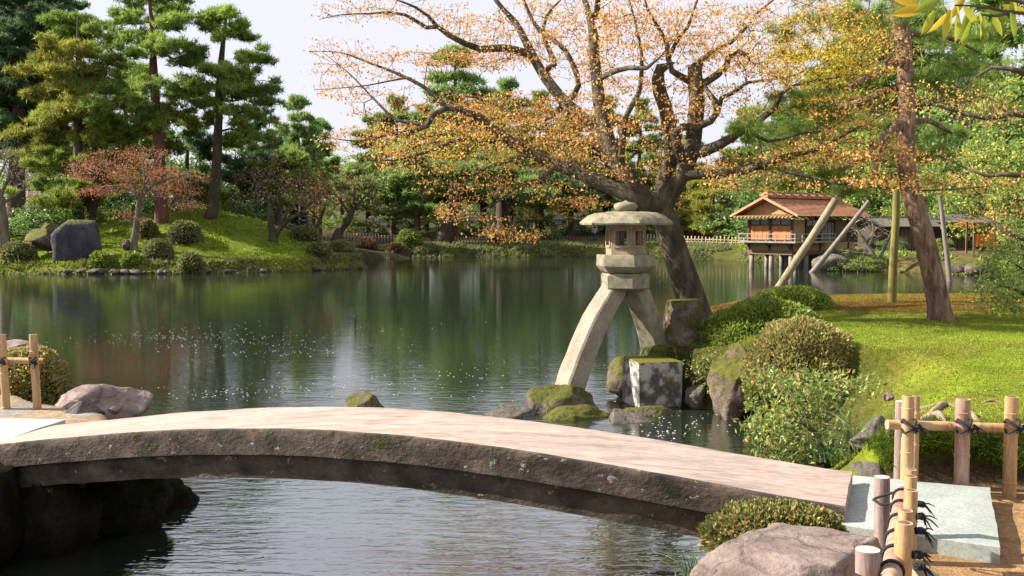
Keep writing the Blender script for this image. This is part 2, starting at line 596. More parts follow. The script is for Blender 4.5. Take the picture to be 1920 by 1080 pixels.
M['rock_verymoss'] = solid('moss_covered_rock', [(0.28, (0.06, 0.045, 0.034)), (0.5, (0.14, 0.10, 0.08)), (0.72, (0.27, 0.21, 0.17))], (1.6, 1.6, 1.6), 2.2, 0.9, 0.7, 0.04, moss=(0.10, 0.10, 0.012), moss_amt=0.43, grain=0.9, crack=0.55)
M['rock_pink'] = solid('pinkish_rock', [(0.28, (0.10, 0.07, 0.058)), (0.5, (0.24, 0.18, 0.155)), (0.72, (0.38, 0.31, 0.275))], (1.5, 1.5, 1.5), 2.0, 0.85, 0.75, 0.03, dist=0.8, grain=0.9, crack=0.55)
M['rock_dark'] = solid('dark_basalt', [(0.28, (0.02, 0.02, 0.028)), (0.5, (0.05, 0.047, 0.062)), (0.72, (0.10, 0.092, 0.11))], (0.8, 0.8, 0.5), 1.6, 0.8, 0.7, 0.1, moss=(0.09, 0.095, 0.012), moss_amt=0.27, moss_up=1.2, grain=0.9, crack=0.55)
M['rock_shade'] = solid('painted_shade_rock', [(0.28, (0.004, 0.004, 0.003)), (0.5, (0.011, 0.010, 0.008)), (0.72, (0.028, 0.025, 0.02))], (1.6, 1.6, 1.6), 2.0, 0.95, 0.8, 0.05, spec=0.04, moss=(0.012, 0.015, 0.004), moss_amt=0.34)  # near-black: the shade under bridge and bank is put into the colour
M['block'] = solid('lichened_block', [(0.3, (0.06, 0.055, 0.05)), (0.46, (0.13, 0.12, 0.11)), (0.56, (0.42, 0.39, 0.36)), (0.75, (0.5, 0.47, 0.44))], (3, 3, 3), 2.0, 0.85, 0.5, 0.02, moss=(0.13, 0.125, 0.01), moss_amt=0.44, moss_up=1.1)
M['bark_maple'] = solid('maple_bark', [(0.3, (0.028, 0.023, 0.015)), (0.5, (0.07, 0.057, 0.038)), (0.72, (0.17, 0.145, 0.10))], (4, 4, 1.6), 2.0, 0.9, 0.7, 0.03, moss=(0.09, 0.10, 0.014), moss_amt=0.41, moss_up=0.1)
M['bark_twig'] = solid('twig_bark', [(0.3, (0.04, 0.03, 0.02)), (0.7, (0.12, 0.09, 0.062))], (6, 6, 6), 2.0, 0.9, 0.3, 0.01)
M['bark_pine'] = solid('red_pine_bark', [(0.3, (0.07, 0.045, 0.032)), (0.46, (0.2, 0.12, 0.082)), (0.62, (0.35, 0.225, 0.165)), (0.8, (0.44, 0.33, 0.27))], (9, 9, 2.6), 1.6, 0.9, 1.0, 0.04, dist=0.6, moss=(0.075, 0.08, 0.012), moss_amt=0.3, moss_up=0.0)
M['bark_far'] = solid('far_bark', [(0.3, (0.03, 0.022, 0.016)), (0.7, (0.11, 0.078, 0.056))], (3, 3, 0.8), 1.5, 0.9, 0.5, 0.05)
M['bark_redfar'] = solid('far_red_bark', [(0.3, (0.06, 0.03, 0.02)), (0.7, (0.17, 0.085, 0.055))], (3, 3, 0.8), 1.5, 0.9, 0.5, 0.05)
M['bark_pale'] = solid('pale_bark', [(0.3, (0.07, 0.055, 0.04)), (0.7, (0.25, 0.21, 0.15))], (3, 3, 0.8), 1.5, 0.9, 0.5, 0.05, moss=(0.08, 0.085, 0.015), moss_amt=0.34, moss_up=0.1)
M['bark_mossy'] = solid('mossy_far_bark', [(0.3, (0.035, 0.028, 0.018)), (0.7, (0.10, 0.08, 0.05))], (2, 2, 0.8), 1.5, 0.9, 0.5, 0.05, moss=(0.10, 0.105, 0.012), moss_amt=0.44, moss_up=0.1)
M['bamboo'] = solid('dry_bamboo', [(0.28, (0.24, 0.135, 0.065)), (0.5, (0.42, 0.26, 0.12)), (0.75, (0.54, 0.38, 0.2))], (14, 14, 1.6), 1.6, 0.42, 0.2, 0.004, spec=0.5)
M['bamboo_pink'] = solid('aged_bamboo', [(0.28, (0.16, 0.09, 0.07)), (0.5, (0.36, 0.22, 0.155)), (0.75, (0.5, 0.35, 0.26))], (14, 14, 2.2), 1.6, 0.5, 0.15, 0.004, spec=0.4)
M['bamboo_end'] = solid('bamboo_cut', [(0.3, (0.28, 0.17, 0.08)), (0.7, (0.5, 0.38, 0.22))], (30, 30, 30), 1.0, 0.7, 0.2, 0.004)
M['log'] = solid('peeled_log', [(0.3, (0.15, 0.10, 0.09)), (0.55, (0.27, 0.20, 0.175)), (0.75, (0.38, 0.31, 0.27))], (14, 14, 1.4), 1.6, 0.8, 0.5, 0.01)
M['log_end'] = solid('sawn_log_end', [(0.3, (0.42, 0.34, 0.27)), (0.7, (0.56, 0.48, 0.41))], (20, 20, 20), 1.0, 0.8, 0.2, 0.004)
M['log_yellow'] = solid('mossy_pole', [(0.3, (0.11, 0.10, 0.025)), (0.7, (0.24, 0.205, 0.06))], (8, 8, 0.9), 1.5, 0.8, 0.4, 0.01)
M['pole_pale'] = solid('weathered_pole', [(0.3, (0.15, 0.12, 0.07)), (0.7, (0.32, 0.275, 0.175))], (6, 6, 1), 1.5, 0.8, 0.4, 0.02, moss=(0.10, 0.10, 0.03), moss_amt=0.3, moss_up=0.2)
M['pole_grey'] = solid('grey_pole', [(0.3, (0.13, 0.105, 0.09)), (0.7, (0.26, 0.215, 0.185))], (6, 6, 1), 1.5, 0.8, 0.4, 0.02)
M['rope'] = solid('black_rope', [(0.3, (0.008, 0.008, 0.01)), (0.7, (0.03, 0.03, 0.034))], (90, 90, 90), 1.0, 0.85, 0.8, 0.004)
M['board'] = solid('grey_board', [(0.3, (0.27, 0.23, 0.15)), (0.7, (0.36, 0.32, 0.22))], (4, 4, 14), 1.0, 0.7, 0.2, 0.004)
M['root'] = solid('exposed_root', [(0.3, (0.17, 0.12, 0.07)), (0.7, (0.34, 0.265, 0.175))], (7, 7, 7), 1.5, 0.85, 0.5, 0.01)
M['petal'] = solid('floating_petal', [(0.3, (0.7, 0.66, 0.68)), (0.7, (0.8, 0.77, 0.78))], (9, 9, 9), 1.0, 0.6, 0.0, 0.001)
M['tile'] = solid('reddish_shingle', [(0.3, (0.26, 0.105, 0.052)), (0.5, (0.38, 0.17, 0.09)), (0.7, (0.46, 0.25, 0.14))], (2, 2, 2), 2.0, 0.8, 0.4, 0.02)
M['tile_grey'] = solid('grey_shingle', [(0.3, (0.12, 0.105, 0.09)), (0.7, (0.26, 0.235, 0.19))], (2, 2, 2), 2.0, 0.8, 0.4, 0.02)
M['tile_pale'] = solid('pale_ridge_wood', [(0.3, (0.36, 0.19, 0.09)), (0.7, (0.50, 0.33, 0.19))], (2, 2, 2), 2.0, 0.7, 0.2, 0.02)
M['orange_wood'] = solid('orange_cedar', [(0.3, (0.36, 0.125, 0.03)), (0.55, (0.48, 0.18, 0.05)), (0.75, (0.55, 0.25, 0.08))], (6, 6, 0.8), 2.0, 0.6, 0.2, 0.01)
M['dark_wood'] = solid('dark_timber', [(0.3, (0.045, 0.03, 0.022)), (0.7, (0.10, 0.072, 0.052))], (4, 4, 1), 2.0, 0.8, 0.3, 0.01)
M['brown_wood'] = solid('brown_timber', [(0.3, (0.10, 0.062, 0.04)), (0.7, (0.19, 0.125, 0.085))], (4, 4, 1), 2.0, 0.8, 0.3, 0.01)
M['grey_wood'] = solid('silvered_timber', [(0.3, (0.19, 0.155, 0.13)), (0.7, (0.34, 0.29, 0.25))], (4, 4, 1), 2.0, 0.8, 0.3, 0.01)
M['plaster'] = solid('ochre_plaster', [(0.3, (0.30, 0.20, 0.085)), (0.7, (0.38, 0.27, 0.12))], (2, 2, 2), 2.0, 0.9, 0.1, 0.01)
M['paper'] = solid('shoji_paper', [(0.3, (0.40, 0.40, 0.39)), (0.7, (0.5, 0.5, 0.48))], (2, 2, 2), 2.0, 0.9, 0.05, 0.01)
M['pane'] = solid('grey_window_pane', [(0.3, (0.13, 0.14, 0.15)), (0.7, (0.22, 0.23, 0.25))], (2, 2, 2), 1.0, 0.15, 0.0, 0.01, spec=0.6)
M['copper'] = solid('green_copper', [(0.3, (0.08, 0.16, 0.13)), (0.7, (0.14, 0.25, 0.2))], (3, 3, 3), 2.0, 0.7, 0.1, 0.01)
M['orange_cloth'] = solid('orange_cloth', [(0.3, (0.52, 0.12, 0.012)), (0.7, (0.62, 0.2, 0.02))], (3, 3, 3), 2.0, 0.8, 0.1, 0.01)
M['fence_far'] = solid('pale_fence_wood', [(0.3, (0.3, 0.21, 0.14)), (0.7, (0.44, 0.34, 0.25))], (6, 6, 2), 2.0, 0.8, 0.1, 0.01)
M['white_cloth'] = solid('white_cloth', [(0.3, (0.5, 0.48, 0.44)), (0.7, (0.62, 0.6, 0.56))], (6, 6, 6), 2.0, 0.9, 0.2, 0.01)


G = lambda *c: tuple(c)
M['pine_a'] = foliage('pine_needles_green', [(0.0, (0.03, 0.055, 0.012)), (0.5, (0.06, 0.09, 0.016)), (1.0, (0.11, 0.125, 0.022))], 0.42, (0.6, 1.3), 0.5, gain=3.25)
M['pine_y'] = foliage('pine_needles_yellowish', [(0.0, (0.055, 0.072, 0.012)), (0.5, (0.10, 0.105, 0.018)), (1.0, (0.16, 0.125, 0.022))], 0.42, (0.6, 1.25), 0.5, gain=3.12)
M['pine_l'] = foliage('pine_needles_light', [(0.0, (0.045, 0.075, 0.015)), (0.5, (0.085, 0.115, 0.02)), (1.0, (0.13, 0.15, 0.025))], 0.42, (0.6, 1.3), 0.5, gain=3.25)
M['pine_d'] = foliage('pine_needles_dark', [(0.0, (0.012, 0.026, 0.012)), (0.5, (0.025, 0.045, 0.02)), (1.0, (0.045, 0.065, 0.025))], 0.42, (0.6, 1.3), 0.4, gain=3.12)
M['pine_b'] = foliage('pine_needles_bluish', [(0.0, (0.026, 0.048, 0.016)), (0.5, (0.052, 0.078, 0.022)), (1.0, (0.09, 0.11, 0.028))], 0.42, (0.6, 1.3), 0.5, gain=4.29)
M['pine_near'] = foliage('near_pine_needles', [(0.0, (0.04, 0.08, 0.018)), (0.5, (0.085, 0.135, 0.025)), (1.0, (0.15, 0.18, 0.03))], 0.42, (0.65, 1.25), 0.8, 0.45, 0.4, gain=2.52)
M['leaf_dark'] = foliage('evergreen_leaves', [(0.0, (0.02, 0.045, 0.012)), (0.5, (0.045, 0.08, 0.02)), (1.0, (0.10, 0.135, 0.035))], 0.42, (0.55, 1.35), 0.4, 0.35, 0.5, gain=3.38)
M['leaf_mid'] = foliage('mid_green_leaves', [(0.0, (0.035, 0.065, 0.014)), (0.5, (0.075, 0.105, 0.02)), (1.0, (0.13, 0.145, 0.03))], 0.42, (0.6, 1.3), 0.4, gain=3.38)
M['leaf_autumn'] = foliage('turning_leaves', [(0.0, (0.10, 0.10, 0.02)), (0.5, (0.2, 0.135, 0.03)), (1.0, (0.32, 0.16, 0.04))], 0.4, (0.7, 1.2), 0.6, gain=2.28)
M['maple'] = foliage('orange_maple_leaves', [(0.0, (0.32, 0.12, 0.05)), (0.3, (0.43, 0.215, 0.06)), (0.7, (0.50, 0.295, 0.075)), (1.0, (0.54, 0.38, 0.11))], 0.45, (0.85, 1.12), 0.9, gain=1.50)
M['maple_y'] = foliage('yellow_maple_leaves', [(0.0, (0.38, 0.22, 0.02)), (0.5, (0.42, 0.32, 0.03)), (1.0, (0.40, 0.38, 0.05))], 0.42, (0.85, 1.12), 0.9, gain=1.49)
M['maple_red'] = foliage('red_maple_leaves', [(0.0, (0.15, 0.05, 0.03)), (0.5, (0.26, 0.085, 0.045)), (1.0, (0.36, 0.15, 0.06))], 0.4, (0.75, 1.2), 0.8, gain=2.03)
M['buds'] = foliage('reddish_brown_buds', [(0.0, (0.08, 0.045, 0.032)), (0.5, (0.14, 0.075, 0.05)), (1.0, (0.22, 0.11, 0.06))], 0.2, (0.75, 1.2), 0.8, gain=2.52)
M['buds_grey'] = foliage('greyish_buds', [(0.0, (0.12, 0.08, 0.07)), (1.0, (0.22, 0.16, 0.14))], 0.2, (0.75, 1.2), 0.8)
M['blossom'] = foliage('cherry_blossom', [(0.0, (0.5, 0.34, 0.36)), (1.0, (0.68, 0.54, 0.54))], 0.35, (0.8, 1.1), 0.8)
M['azalea'] = foliage('azalea_leaves', [(0.0, (0.06, 0.085, 0.02)), (0.45, (0.13, 0.14, 0.035)), (0.8, (0.22, 0.19, 0.06)), (1.0, (0.33, 0.19, 0.09))], 0.25, (0.75, 1.2), 1.2, gain=1.6)
M['azalea_tan'] = foliage('bronzed_azalea_leaves', [(0.0, (0.075, 0.095, 0.025)), (0.45, (0.155, 0.155, 0.045)), (0.8, (0.24, 0.195, 0.07)), (1.0, (0.34, 0.19, 0.10))], 0.42, (0.75, 1.2), 1.2, gain=2.09)
M['azalea_g'] = foliage('clipped_bush_leaves', [(0.0, (0.04, 0.07, 0.012)), (0.5, (0.09, 0.125, 0.018)), (1.0, (0.155, 0.175, 0.03))], 0.42, (0.75, 1.25), 1.2, 0.45, 0.4, gain=2.34)
M['azalea_d'] = foliage('dull_bush_leaves', [(0.0, (0.03, 0.045, 0.016)), (0.5, (0.065, 0.075, 0.026)), (1.0, (0.12, 0.105, 0.04))], 0.42, (0.75, 1.25), 1.2, gain=2.86)
M['azalea_br'] = foliage('brown_bush_leaves', [(0.0, (0.07, 0.045, 0.024)), (0.5, (0.13, 0.08, 0.04)), (1.0, (0.19, 0.12, 0.055))], 0.25, (0.75, 1.25), 1.2)
M['shrub'] = foliage('straggly_shrub_leaves', [(0.0, (0.06, 0.10, 0.02)), (0.5, (0.13, 0.17, 0.035)), (0.9, (0.22, 0.235, 0.06)), (1.0, (0.36, 0.15, 0.07))], 0.42, (0.75, 1.2), 1.5, 0.4, 0.45, gain=1.9)
M['grass'] = foliage('grass_blades', [(0.0, (0.05, 0.09, 0.012)), (0.5, (0.11, 0.17, 0.02)), (1.0, (0.19, 0.235, 0.03))], 0.35, (0.75, 1.2), 2.0, 0.45, 0.4)
M['moss_tuft'] = foliage('moss_tufts', [(0.0, (0.075, 0.11, 0.01)), (0.5, (0.12, 0.165, 0.012)), (1.0, (0.19, 0.21, 0.02))], 0.3, (0.7, 1.25), 0.7, gain=2.03)
M['moss_brown'] = foliage('brown_moss_tufts', [(0.0, (0.10, 0.07, 0.012)), (0.5, (0.17, 0.10, 0.015)), (1.0, (0.22, 0.15, 0.02))], 0.3, (0.7, 1.25), 0.7)
M['strap'] = foliage('strap_leaves', [(0.0, (0.03, 0.065, 0.02)), (0.6, (0.08, 0.13, 0.04)), (1.0, (0.2, 0.25, 0.09))], 0.25, (0.8, 1.2), 2.0, 0.35, 0.5, gain=1.6)
M['bigleaf'] = foliage('yellow_green_big_leaves', [(0.0, (0.16, 0.22, 0.02)), (0.5, (0.33, 0.34, 0.03)), (0.8, (0.45, 0.36, 0.03)), (1.0, (0.5, 0.3, 0.02))], 0.45, (0.9, 1.1), 2.0, 0.4, 0.4)
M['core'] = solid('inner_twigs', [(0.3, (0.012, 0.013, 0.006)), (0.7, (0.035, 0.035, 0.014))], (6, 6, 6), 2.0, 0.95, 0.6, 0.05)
# ================================================================== GROUND AND POND
POND = np.array([(1.15, 3.0), (1.2, 5.0), (1.4, 6.6), (1.75, 7.6), (2.6, 9.0), (3.2, 9.9), (3.3, 11.2), (2.95, 12.15), (2.3, 12.75), (1.75, 13.1), (1.5, 13.5),
    (1.55, 14.2), (1.9, 15.0), (2.7, 16.0), (3.8, 17.6), (5.0, 18.8), (7, 19.6), (11, 20.3), (17, 20.5), (25, 24), (32, 33), (29, 42), (24, 45), (21, 47),
    (18.5, 49.5), (16.9, 51.8), (16.5, 56), (16.5, 60), (14.5, 65), (10, 70), (3, 71.5), (-4, 71), (-8.2, 69.5), (-9.6, 66), (-9.9, 60), (-8.2, 55), (-7.9, 52.5),
    (-10.5, 50), (-15.9, 47.1), (-20, 46.8), (-25, 47.3), (-40, 46), (-60, 40), (-50, 22), (-22, 14.5), (-9, 11.4), (-6.0, 10.7), (-4.9, 10.1), (-4.2, 9.4),
    (-3.3, 8.8), (-2.8, 7.8), (-3.3, 7.1), (-4.6, 6.5), (-5.2, 5.0), (-5.0, 3.0), (-2, 1.5), (0.5, 1.5)])
def pond_sd(X, Y):
    """signed distance to the shore: negative over water"""
    P = np.stack([X, Y], -1)
    best = np.full(X.shape, 1e9)
    inside = np.zeros(X.shape, bool)
    n = len(POND)
    for i in range(n):
        a, b = POND[i], POND[(i + 1) % n]
        ab = b - a
        t = np.clip(((P - a) @ ab) / (ab @ ab), 0, 1)
        d = np.hypot(P[..., 0] - (a[0] + t * ab[0]), P[..., 1] - (a[1] + t * ab[1]))
        best = np.minimum(best, d)
        cr = ((a[1] > Y) != (b[1] > Y)) & (X < (b[0] - a[0]) * (Y - a[1]) / (b[1] - a[1] + 1e-12) + a[0])
        inside ^= cr
    return np.where(inside, -best, best)
def gauss(X, Y, cx, cy, sx, sy):
    return np.exp(-((X - cx) / sx) ** 2 - ((Y - cy) / sy) ** 2)
def ground_z(X, Y, sd=None):
    X = np.asarray(X, float)
    Y = np.asarray(Y, float)
    shp = X.shape
    X, Y = X.ravel(), Y.ravel()
    sd = pond_sd(X, Y) if sd is None else sd.ravel()
    q = np.stack([X, Y, np.zeros_like(X)], -1)
    sd = sd + fbm(q * 0.9, 3) * np.clip(Y / 60, 0.06, 0.5)
    near = Y < 30
    # heights of the dry land
    right = 0.70 + 0.28 * sstep(6.25, 6.6, Y) * sstep(2.2, 2.7, X) + 0.28 * sstep(6.6, 8.5, Y) * (1 - sstep(2.2, 2.7, X))
    right = right + 0.10 * gauss(X, Y, 7.5, 17.5, 5, 2.2) + 0.04 * fbm(q * 0.6, 3)
    right = right - 0.25 * sstep(12.2, 13.0, Y) * (1 - sstep(2.4, 3.4, X))
    left = 0.74 + 0.03 * fbm(q * 0.7, 2)
    zn = np.where(X > -0.5, right, left)
    isl = 0.42 + 0.75 * sstep(0, 7, sd) + 2.0 * gauss(X, Y, -18.8, 57.5, 7.0, 5.5) + 0.35 * gauss(X, Y, -10.8, 55, 3, 3) + 0.12 * fbm(q * 0.35, 3)
    far = 0.5 + 0.42 * sstep(0, 3.4, sd) + 0.2 * fbm(q * 0.25, 3)
    house = 0.45 + 0.4 * sstep(0, 3, sd) + 0.15 * fbm(q * 0.3, 3)
    zf = np.where(X < -7, isl, np.where(X > 13.5, house, far))
    w = sstep(26, 34, Y)
    top = zn * (1 - w) + zf * w
    hill = 0.04 * np.clip(Y - 85, 0, 200)
    top = top + hill
    bank = np.where(near, 0.35 + 1.15 * sstep(6.3, 7.2, Y) * (1 - sstep(10.6, 11.6, Y)) * (X > 0), 0.75)
    z = np.where(sd > 0, -0.05 + (top + 0.05) * sstep(-0.02, bank, sd), -0.05 - 0.75 * sstep(0, 1.6, -sd))
    return z.reshape(shp)
def gz(x, y):
    return float(ground_z(np.array([x]), np.array([y]))[0])
def onground(px, D, dz=0.0):
    x = (px - 960) / FPX * D
    return np.array([x, D, gz(x, D) + dz])

rows = np.concatenate([np.geomspace(0.8, 4.5, 30)[:-1], np.linspace(4.5, 21, 300)[:-1], np.geomspace(21, 85, 190)[:-1], np.geomspace(85, 1500, 40)])
ang = np.radians(np.linspace(-62, 62, 620))
gx_ = np.tan(ang) 
YY, TT = np.meshgrid(rows, gx_, indexing='ij')
XX = YY * TT
SD = pond_sd(XX, YY)
ZZ = ground_z(XX, YY, SD)
nr, nc = XX.shape
V = np.stack([XX, YY, ZZ], -1).reshape(-1, 3)
ii = np.arange(nr - 1)[:, None] * nc + np.arange(nc - 1)[None, :]
Fq = np.stack([ii, ii + 1, ii + nc + 1, ii + nc], -1).reshape(-1, 4)
g = MB().add(V, Fq)
me = g.mesh('ground')
me.materials.append(M['ground'])
X, Y, Z, sdv = XX.ravel(), YY.ravel(), ZZ.ravel(), SD.ravel()
q3 = np.stack([X, Y, np.zeros_like(X)], -1)
C = np.zeros((len(X), 3))
def paint(mask, c):
    m = np.clip(mask, 0, 1)[:, None]
    C[:] = C * (1 - m) + np.array(c) * m
paint(np.ones(len(X)), (0.055, 0.052, 0.022))
nz1 = fbm(q3 * 0.45, 4)
nz2 = fbm(q3 * 1.1 + 5, 4)
nearR = (Y < 30) & (X > -0.5)
paint(nearR * 1.0, (0.15, 0.20, 0.012))                                                        # moss lawn
paint(nearR * sstep(0.05, 0.35, nz2 + 0.25 * sstep(8.0, 9.8, Y) * (1 - sstep(9.8, 11.5, Y)) - 0.12) * 0.5, (0.13, 0.12, 0.02))
paint(nearR * sstep(0.1, 0.25, fbm(q3 * 0.55 + 17, 4)) * 0.4, (0.13, 0.115, 0.025))
paint(nearR * sstep(-0.1, 0.3, fbm(q3 * 0.8 + 31, 3)) * (1 - sstep(8.6, 9.6, Y)) * sstep(2.6, 3.8, X) * 0.75, (0.155, 0.115, 0.06))   # worn soil by the roots
paint(nearR * sstep(14.9, 15.5, Y + 0.25 * nz2) * (1 - 0.5 * sstep(0.0, 0.4, nz1)), (0.15, 0.082, 0.012))                      # brown moss ridge
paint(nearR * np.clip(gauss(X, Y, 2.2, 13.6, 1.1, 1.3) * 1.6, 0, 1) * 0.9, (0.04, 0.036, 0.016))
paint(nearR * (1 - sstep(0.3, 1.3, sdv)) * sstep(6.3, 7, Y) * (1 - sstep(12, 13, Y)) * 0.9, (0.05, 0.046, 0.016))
paint(nearR * (1 - sstep(6.25, 6.4, Y)), (0.29, 0.175, 0.085))                                   # sandy path
paint(nearR * sstep(6.25, 6.32, Y) * (1 - sstep(6.4, 6.55, Y)) * (X > 2.3), (0.06, 0.042, 0.026))
paint(((Y < 30) & (X <= -0.5)) * 1.0, (0.30, 0.225, 0.15))                                        # left landing gravel
paint(((Y < 30) & (X <= -0.5)) * sstep(0.0, 0.15, fbm(q3 * 1.5 + 3, 3)) * 0.8, (0.30, 0.29, 0.29))
paint(((Y < 30) & (X <= -0.5)) * (1 - sstep(0.1, 0.5, sdv)), (0.05, 0.045, 0.02))
isl = (Y >= 30) & (X < -7)
paint(isl * 1.0, (0.125, 0.175, 0.014))
paint(isl * sstep(0.05, 0.4, nz1) * 0.6, (0.12, 0.10, 0.018))
paint(isl * (1 - sstep(0.4, 3.2, sdv)) * 0.55, (0.115, 0.095, 0.016))
paint(isl * gauss(X, Y, -8.5, 58, 3, 6) * 0.8, (0.075, 0.058, 0.03))
paint(isl * sstep(60, 64, Y), (0.05, 0.045, 0.02))
farm = (Y >= 55) & (X >= -7)
paint(farm * (1 - sstep(1.0, 2.2, sdv)), (0.075, 0.08, 0.02))
paint(farm * sstep(1.4, 2.4, sdv) * (1 - sstep(5.5, 7, sdv)), (0.19, 0.18, 0.02))
paint(farm * sstep(6.5, 7.5, sdv) * (1 - sstep(12, 13, sdv)), (0.26, 0.225, 0.19))
paint(farm * sstep(12, 13, sdv) * (1 - sstep(15, 18, sdv)), (0.07, 0.075, 0.02))
hs = (Y >= 30) & (X > 13.5) & (Y < 60)
paint(hs * 1.0, (0.11, 0.095, 0.03))
paint(hs * sstep(3, 5, sdv), (0.17, 0.115, 0.065))
paint((sdv < 0.03) * 1.0, (0.028, 0.028, 0.016))
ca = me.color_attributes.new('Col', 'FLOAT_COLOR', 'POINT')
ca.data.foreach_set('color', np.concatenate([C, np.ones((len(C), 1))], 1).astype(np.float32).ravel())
go = link('ground', me)
go['kind'] = 'structure'
go['label'] = 'mossy garden ground with banks, sandy paths and pond bed'

# water sheet: one flat face set under the whole pond outline
bmw = bmesh.new()
xs = np.linspace(-70, 45, 24)
ys = np.linspace(1.0, 78, 20)
vv = [[bmw.verts.new((x, y, 0)) for y in ys] for x in xs]
for i in range(len(xs) - 1):
    for j in range(len(ys) - 1):
        bmw.faces.new((vv[i][j], vv[i + 1][j], vv[i + 1][j + 1], vv[i][j + 1]))
mw = bpy.data.meshes.new('pond_water')
bmw.to_mesh(mw)
bmw.free()
mw.materials.append(M['water'])
wo = link('pond_water', mw)
wo['kind'] = 'structure'
wo['label'] = 'dark green pond water with small ripples'

# ================================================================== STONE BRIDGE
P0 = np.array([1.77, 5.22])           # near right end of the deck
P1 = np.array([-4.25, 7.20])          # near left end
bd = P1 - P0
bn = np.array([-bd[1], bd[0]]) * -1.0
bn = bn / np.linalg.norm(bn)
if bn[1] < 0:
    bn = -bn
_dz = np.polyfit([-0.02, 0.0, 0.17, 0.27, 0.4, 0.513, 0.678, 0.89, 1.0], [0.865, 0.878, 0.985, 1.045, 1.083, 1.084, 1.008, 0.83, 0.73], 4)
def deck_z(t):
    return np.polyval(_dz, np.asarray(t))
def sweep(off0, off1, z0, z1, t0, t1, n, m, bev, nz, seed, skew=0.0, thin=0.0):
    """slab swept along the bridge: offsets across, z below the deck line"""
    ts = np.linspace(t0, t1, n)
    cs = [(off0, z0 + bev * 0.0 - bev), (off0 + bev * 0.3, z0 - bev * 0.3), (off0 + bev, z0)]
    cs += [(off0 + (off1 - off0) * k / m, z0) for k in range(1, m)]
    cs += [(off1 - bev, z0), (off1 - bev * 0.3, z0 - bev * 0.3), (off1, z0 - bev), (off1, z1), (off0, z1)]
    kside = 4
    # split the near face so that it can carry wear
    cs += [(off0, z1 + (z0 - bev - z1) * k / kside) for k in range(1, kside)]
    K = len(cs)
    V = []
    for t in ts:
        zt = deck_z(t)
        for (o, z) in cs:
            tt = t - skew * (o - off0) / (off1 - off0) if t == t0 else t
            p = P0 + bd * tt + bn * o
            zz = zt + (z if z > -0.001 - bev else z * (1 - thin * (1 - sstep(0, 0.25, t))))
            V.append((p[0], p[1], zz))
    V = np.array(V)
    V = V + np.stack([fbm(V * 5 + seed, 3), fbm(V * 5 + seed + 9, 3), fbm(V * 4 + seed + 21, 3) * 0.5], -1) * nz
    i = np.arange(n - 1)[:, None] * K
    j = np.arange(K)[None, :]
    j1 = (j + 1) % K
    F = np.stack([i + j, i + j1, i + K + j1, i + K + j], -1).reshape(-1, 4)
    c0 = V[:K].mean(0)
    c1 = V[-K:].mean(0)
    V = np.vstack([V, c0, c1])
    jj = np.arange(K)
    T = np.concatenate([np.stack([np.full(K, len(V) - 2), (jj + 1) % K, jj], -1), np.stack([np.full(K, len(V) - 1), (n - 1) * K + jj, (n - 1) * K + (jj + 1) % K], -1)])
    return V, F, T, K, cs
br = thing('stone_bridge', 'arched stone slab footbridge with pale pinkish deck and dark weathered side', 'bridge', (0, 0, 0))
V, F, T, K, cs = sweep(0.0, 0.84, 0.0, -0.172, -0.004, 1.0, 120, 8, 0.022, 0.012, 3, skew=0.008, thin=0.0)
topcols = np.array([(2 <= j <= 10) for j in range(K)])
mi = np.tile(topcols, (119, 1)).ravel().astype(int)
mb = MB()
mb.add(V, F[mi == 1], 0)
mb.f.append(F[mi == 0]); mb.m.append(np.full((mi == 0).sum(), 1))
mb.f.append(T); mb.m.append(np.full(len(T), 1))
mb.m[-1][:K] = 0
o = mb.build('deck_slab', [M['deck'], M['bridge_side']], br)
o['label'] = 'pale pinkish upper slab worn smooth on top'
e = o.modifiers.new('e', 'EDGE_SPLIT')
e.split_angle = math.radians(40)
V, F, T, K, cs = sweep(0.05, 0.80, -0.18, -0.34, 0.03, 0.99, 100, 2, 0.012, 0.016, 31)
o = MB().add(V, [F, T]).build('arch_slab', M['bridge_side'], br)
o['label'] = 'dark lower arch stone spotted with pale lichen'
e = o.modifiers.new('e', 'EDGE_SPLIT')
e.split_angle = math.radians(40)

# ------------------------------------------------------------------ rocks
def rock_vf(size, seed, planes=11, sub=4, rough=0.22, cut=(0.58, 0.88), fine=0.07, flat=None, shear=0.0, boxy=0, taper=0.0):
    V, F = ico(sub)
    rng = np.random.default_rng(seed)
    if boxy:
        V = V * ((np.abs(V) ** boxy).sum(1) ** (-1 / boxy))[:, None]
    for k in range(planes):
        nrm = unit(rng.normal(size=3))
        d = rng.uniform(*cut)
        pr = V @ nrm
        ov = np.maximum(pr - d, 0)
        V = V - nrm * ov[:, None] * 0.97
    V = V * (1 + rough * fbm(V * 1.6 + seed * 1.37, 3) + fine * fbm(V * 5 + seed, 4))[:, None]
    if flat is not None:
        V[:, 2] = np.where(V[:, 2] > flat, flat + (V[:, 2] - flat) * 0.15, V[:, 2])
    V[:, 2] += shear * V[:, 0]
    V[:, :2] *= (1 - taper * V[:, 2])[:, None]
    return V * np.asarray(size), F
def rock(name, label, loc, size, seed, mat, rz=0.0, group=None, **kw):
    V, F = rock_vf(size, seed, **kw)
    o = MB().add(V, F).build(name, mat, None, True, loc, rz)
    tag(o, label, 'rock', group)
    return o
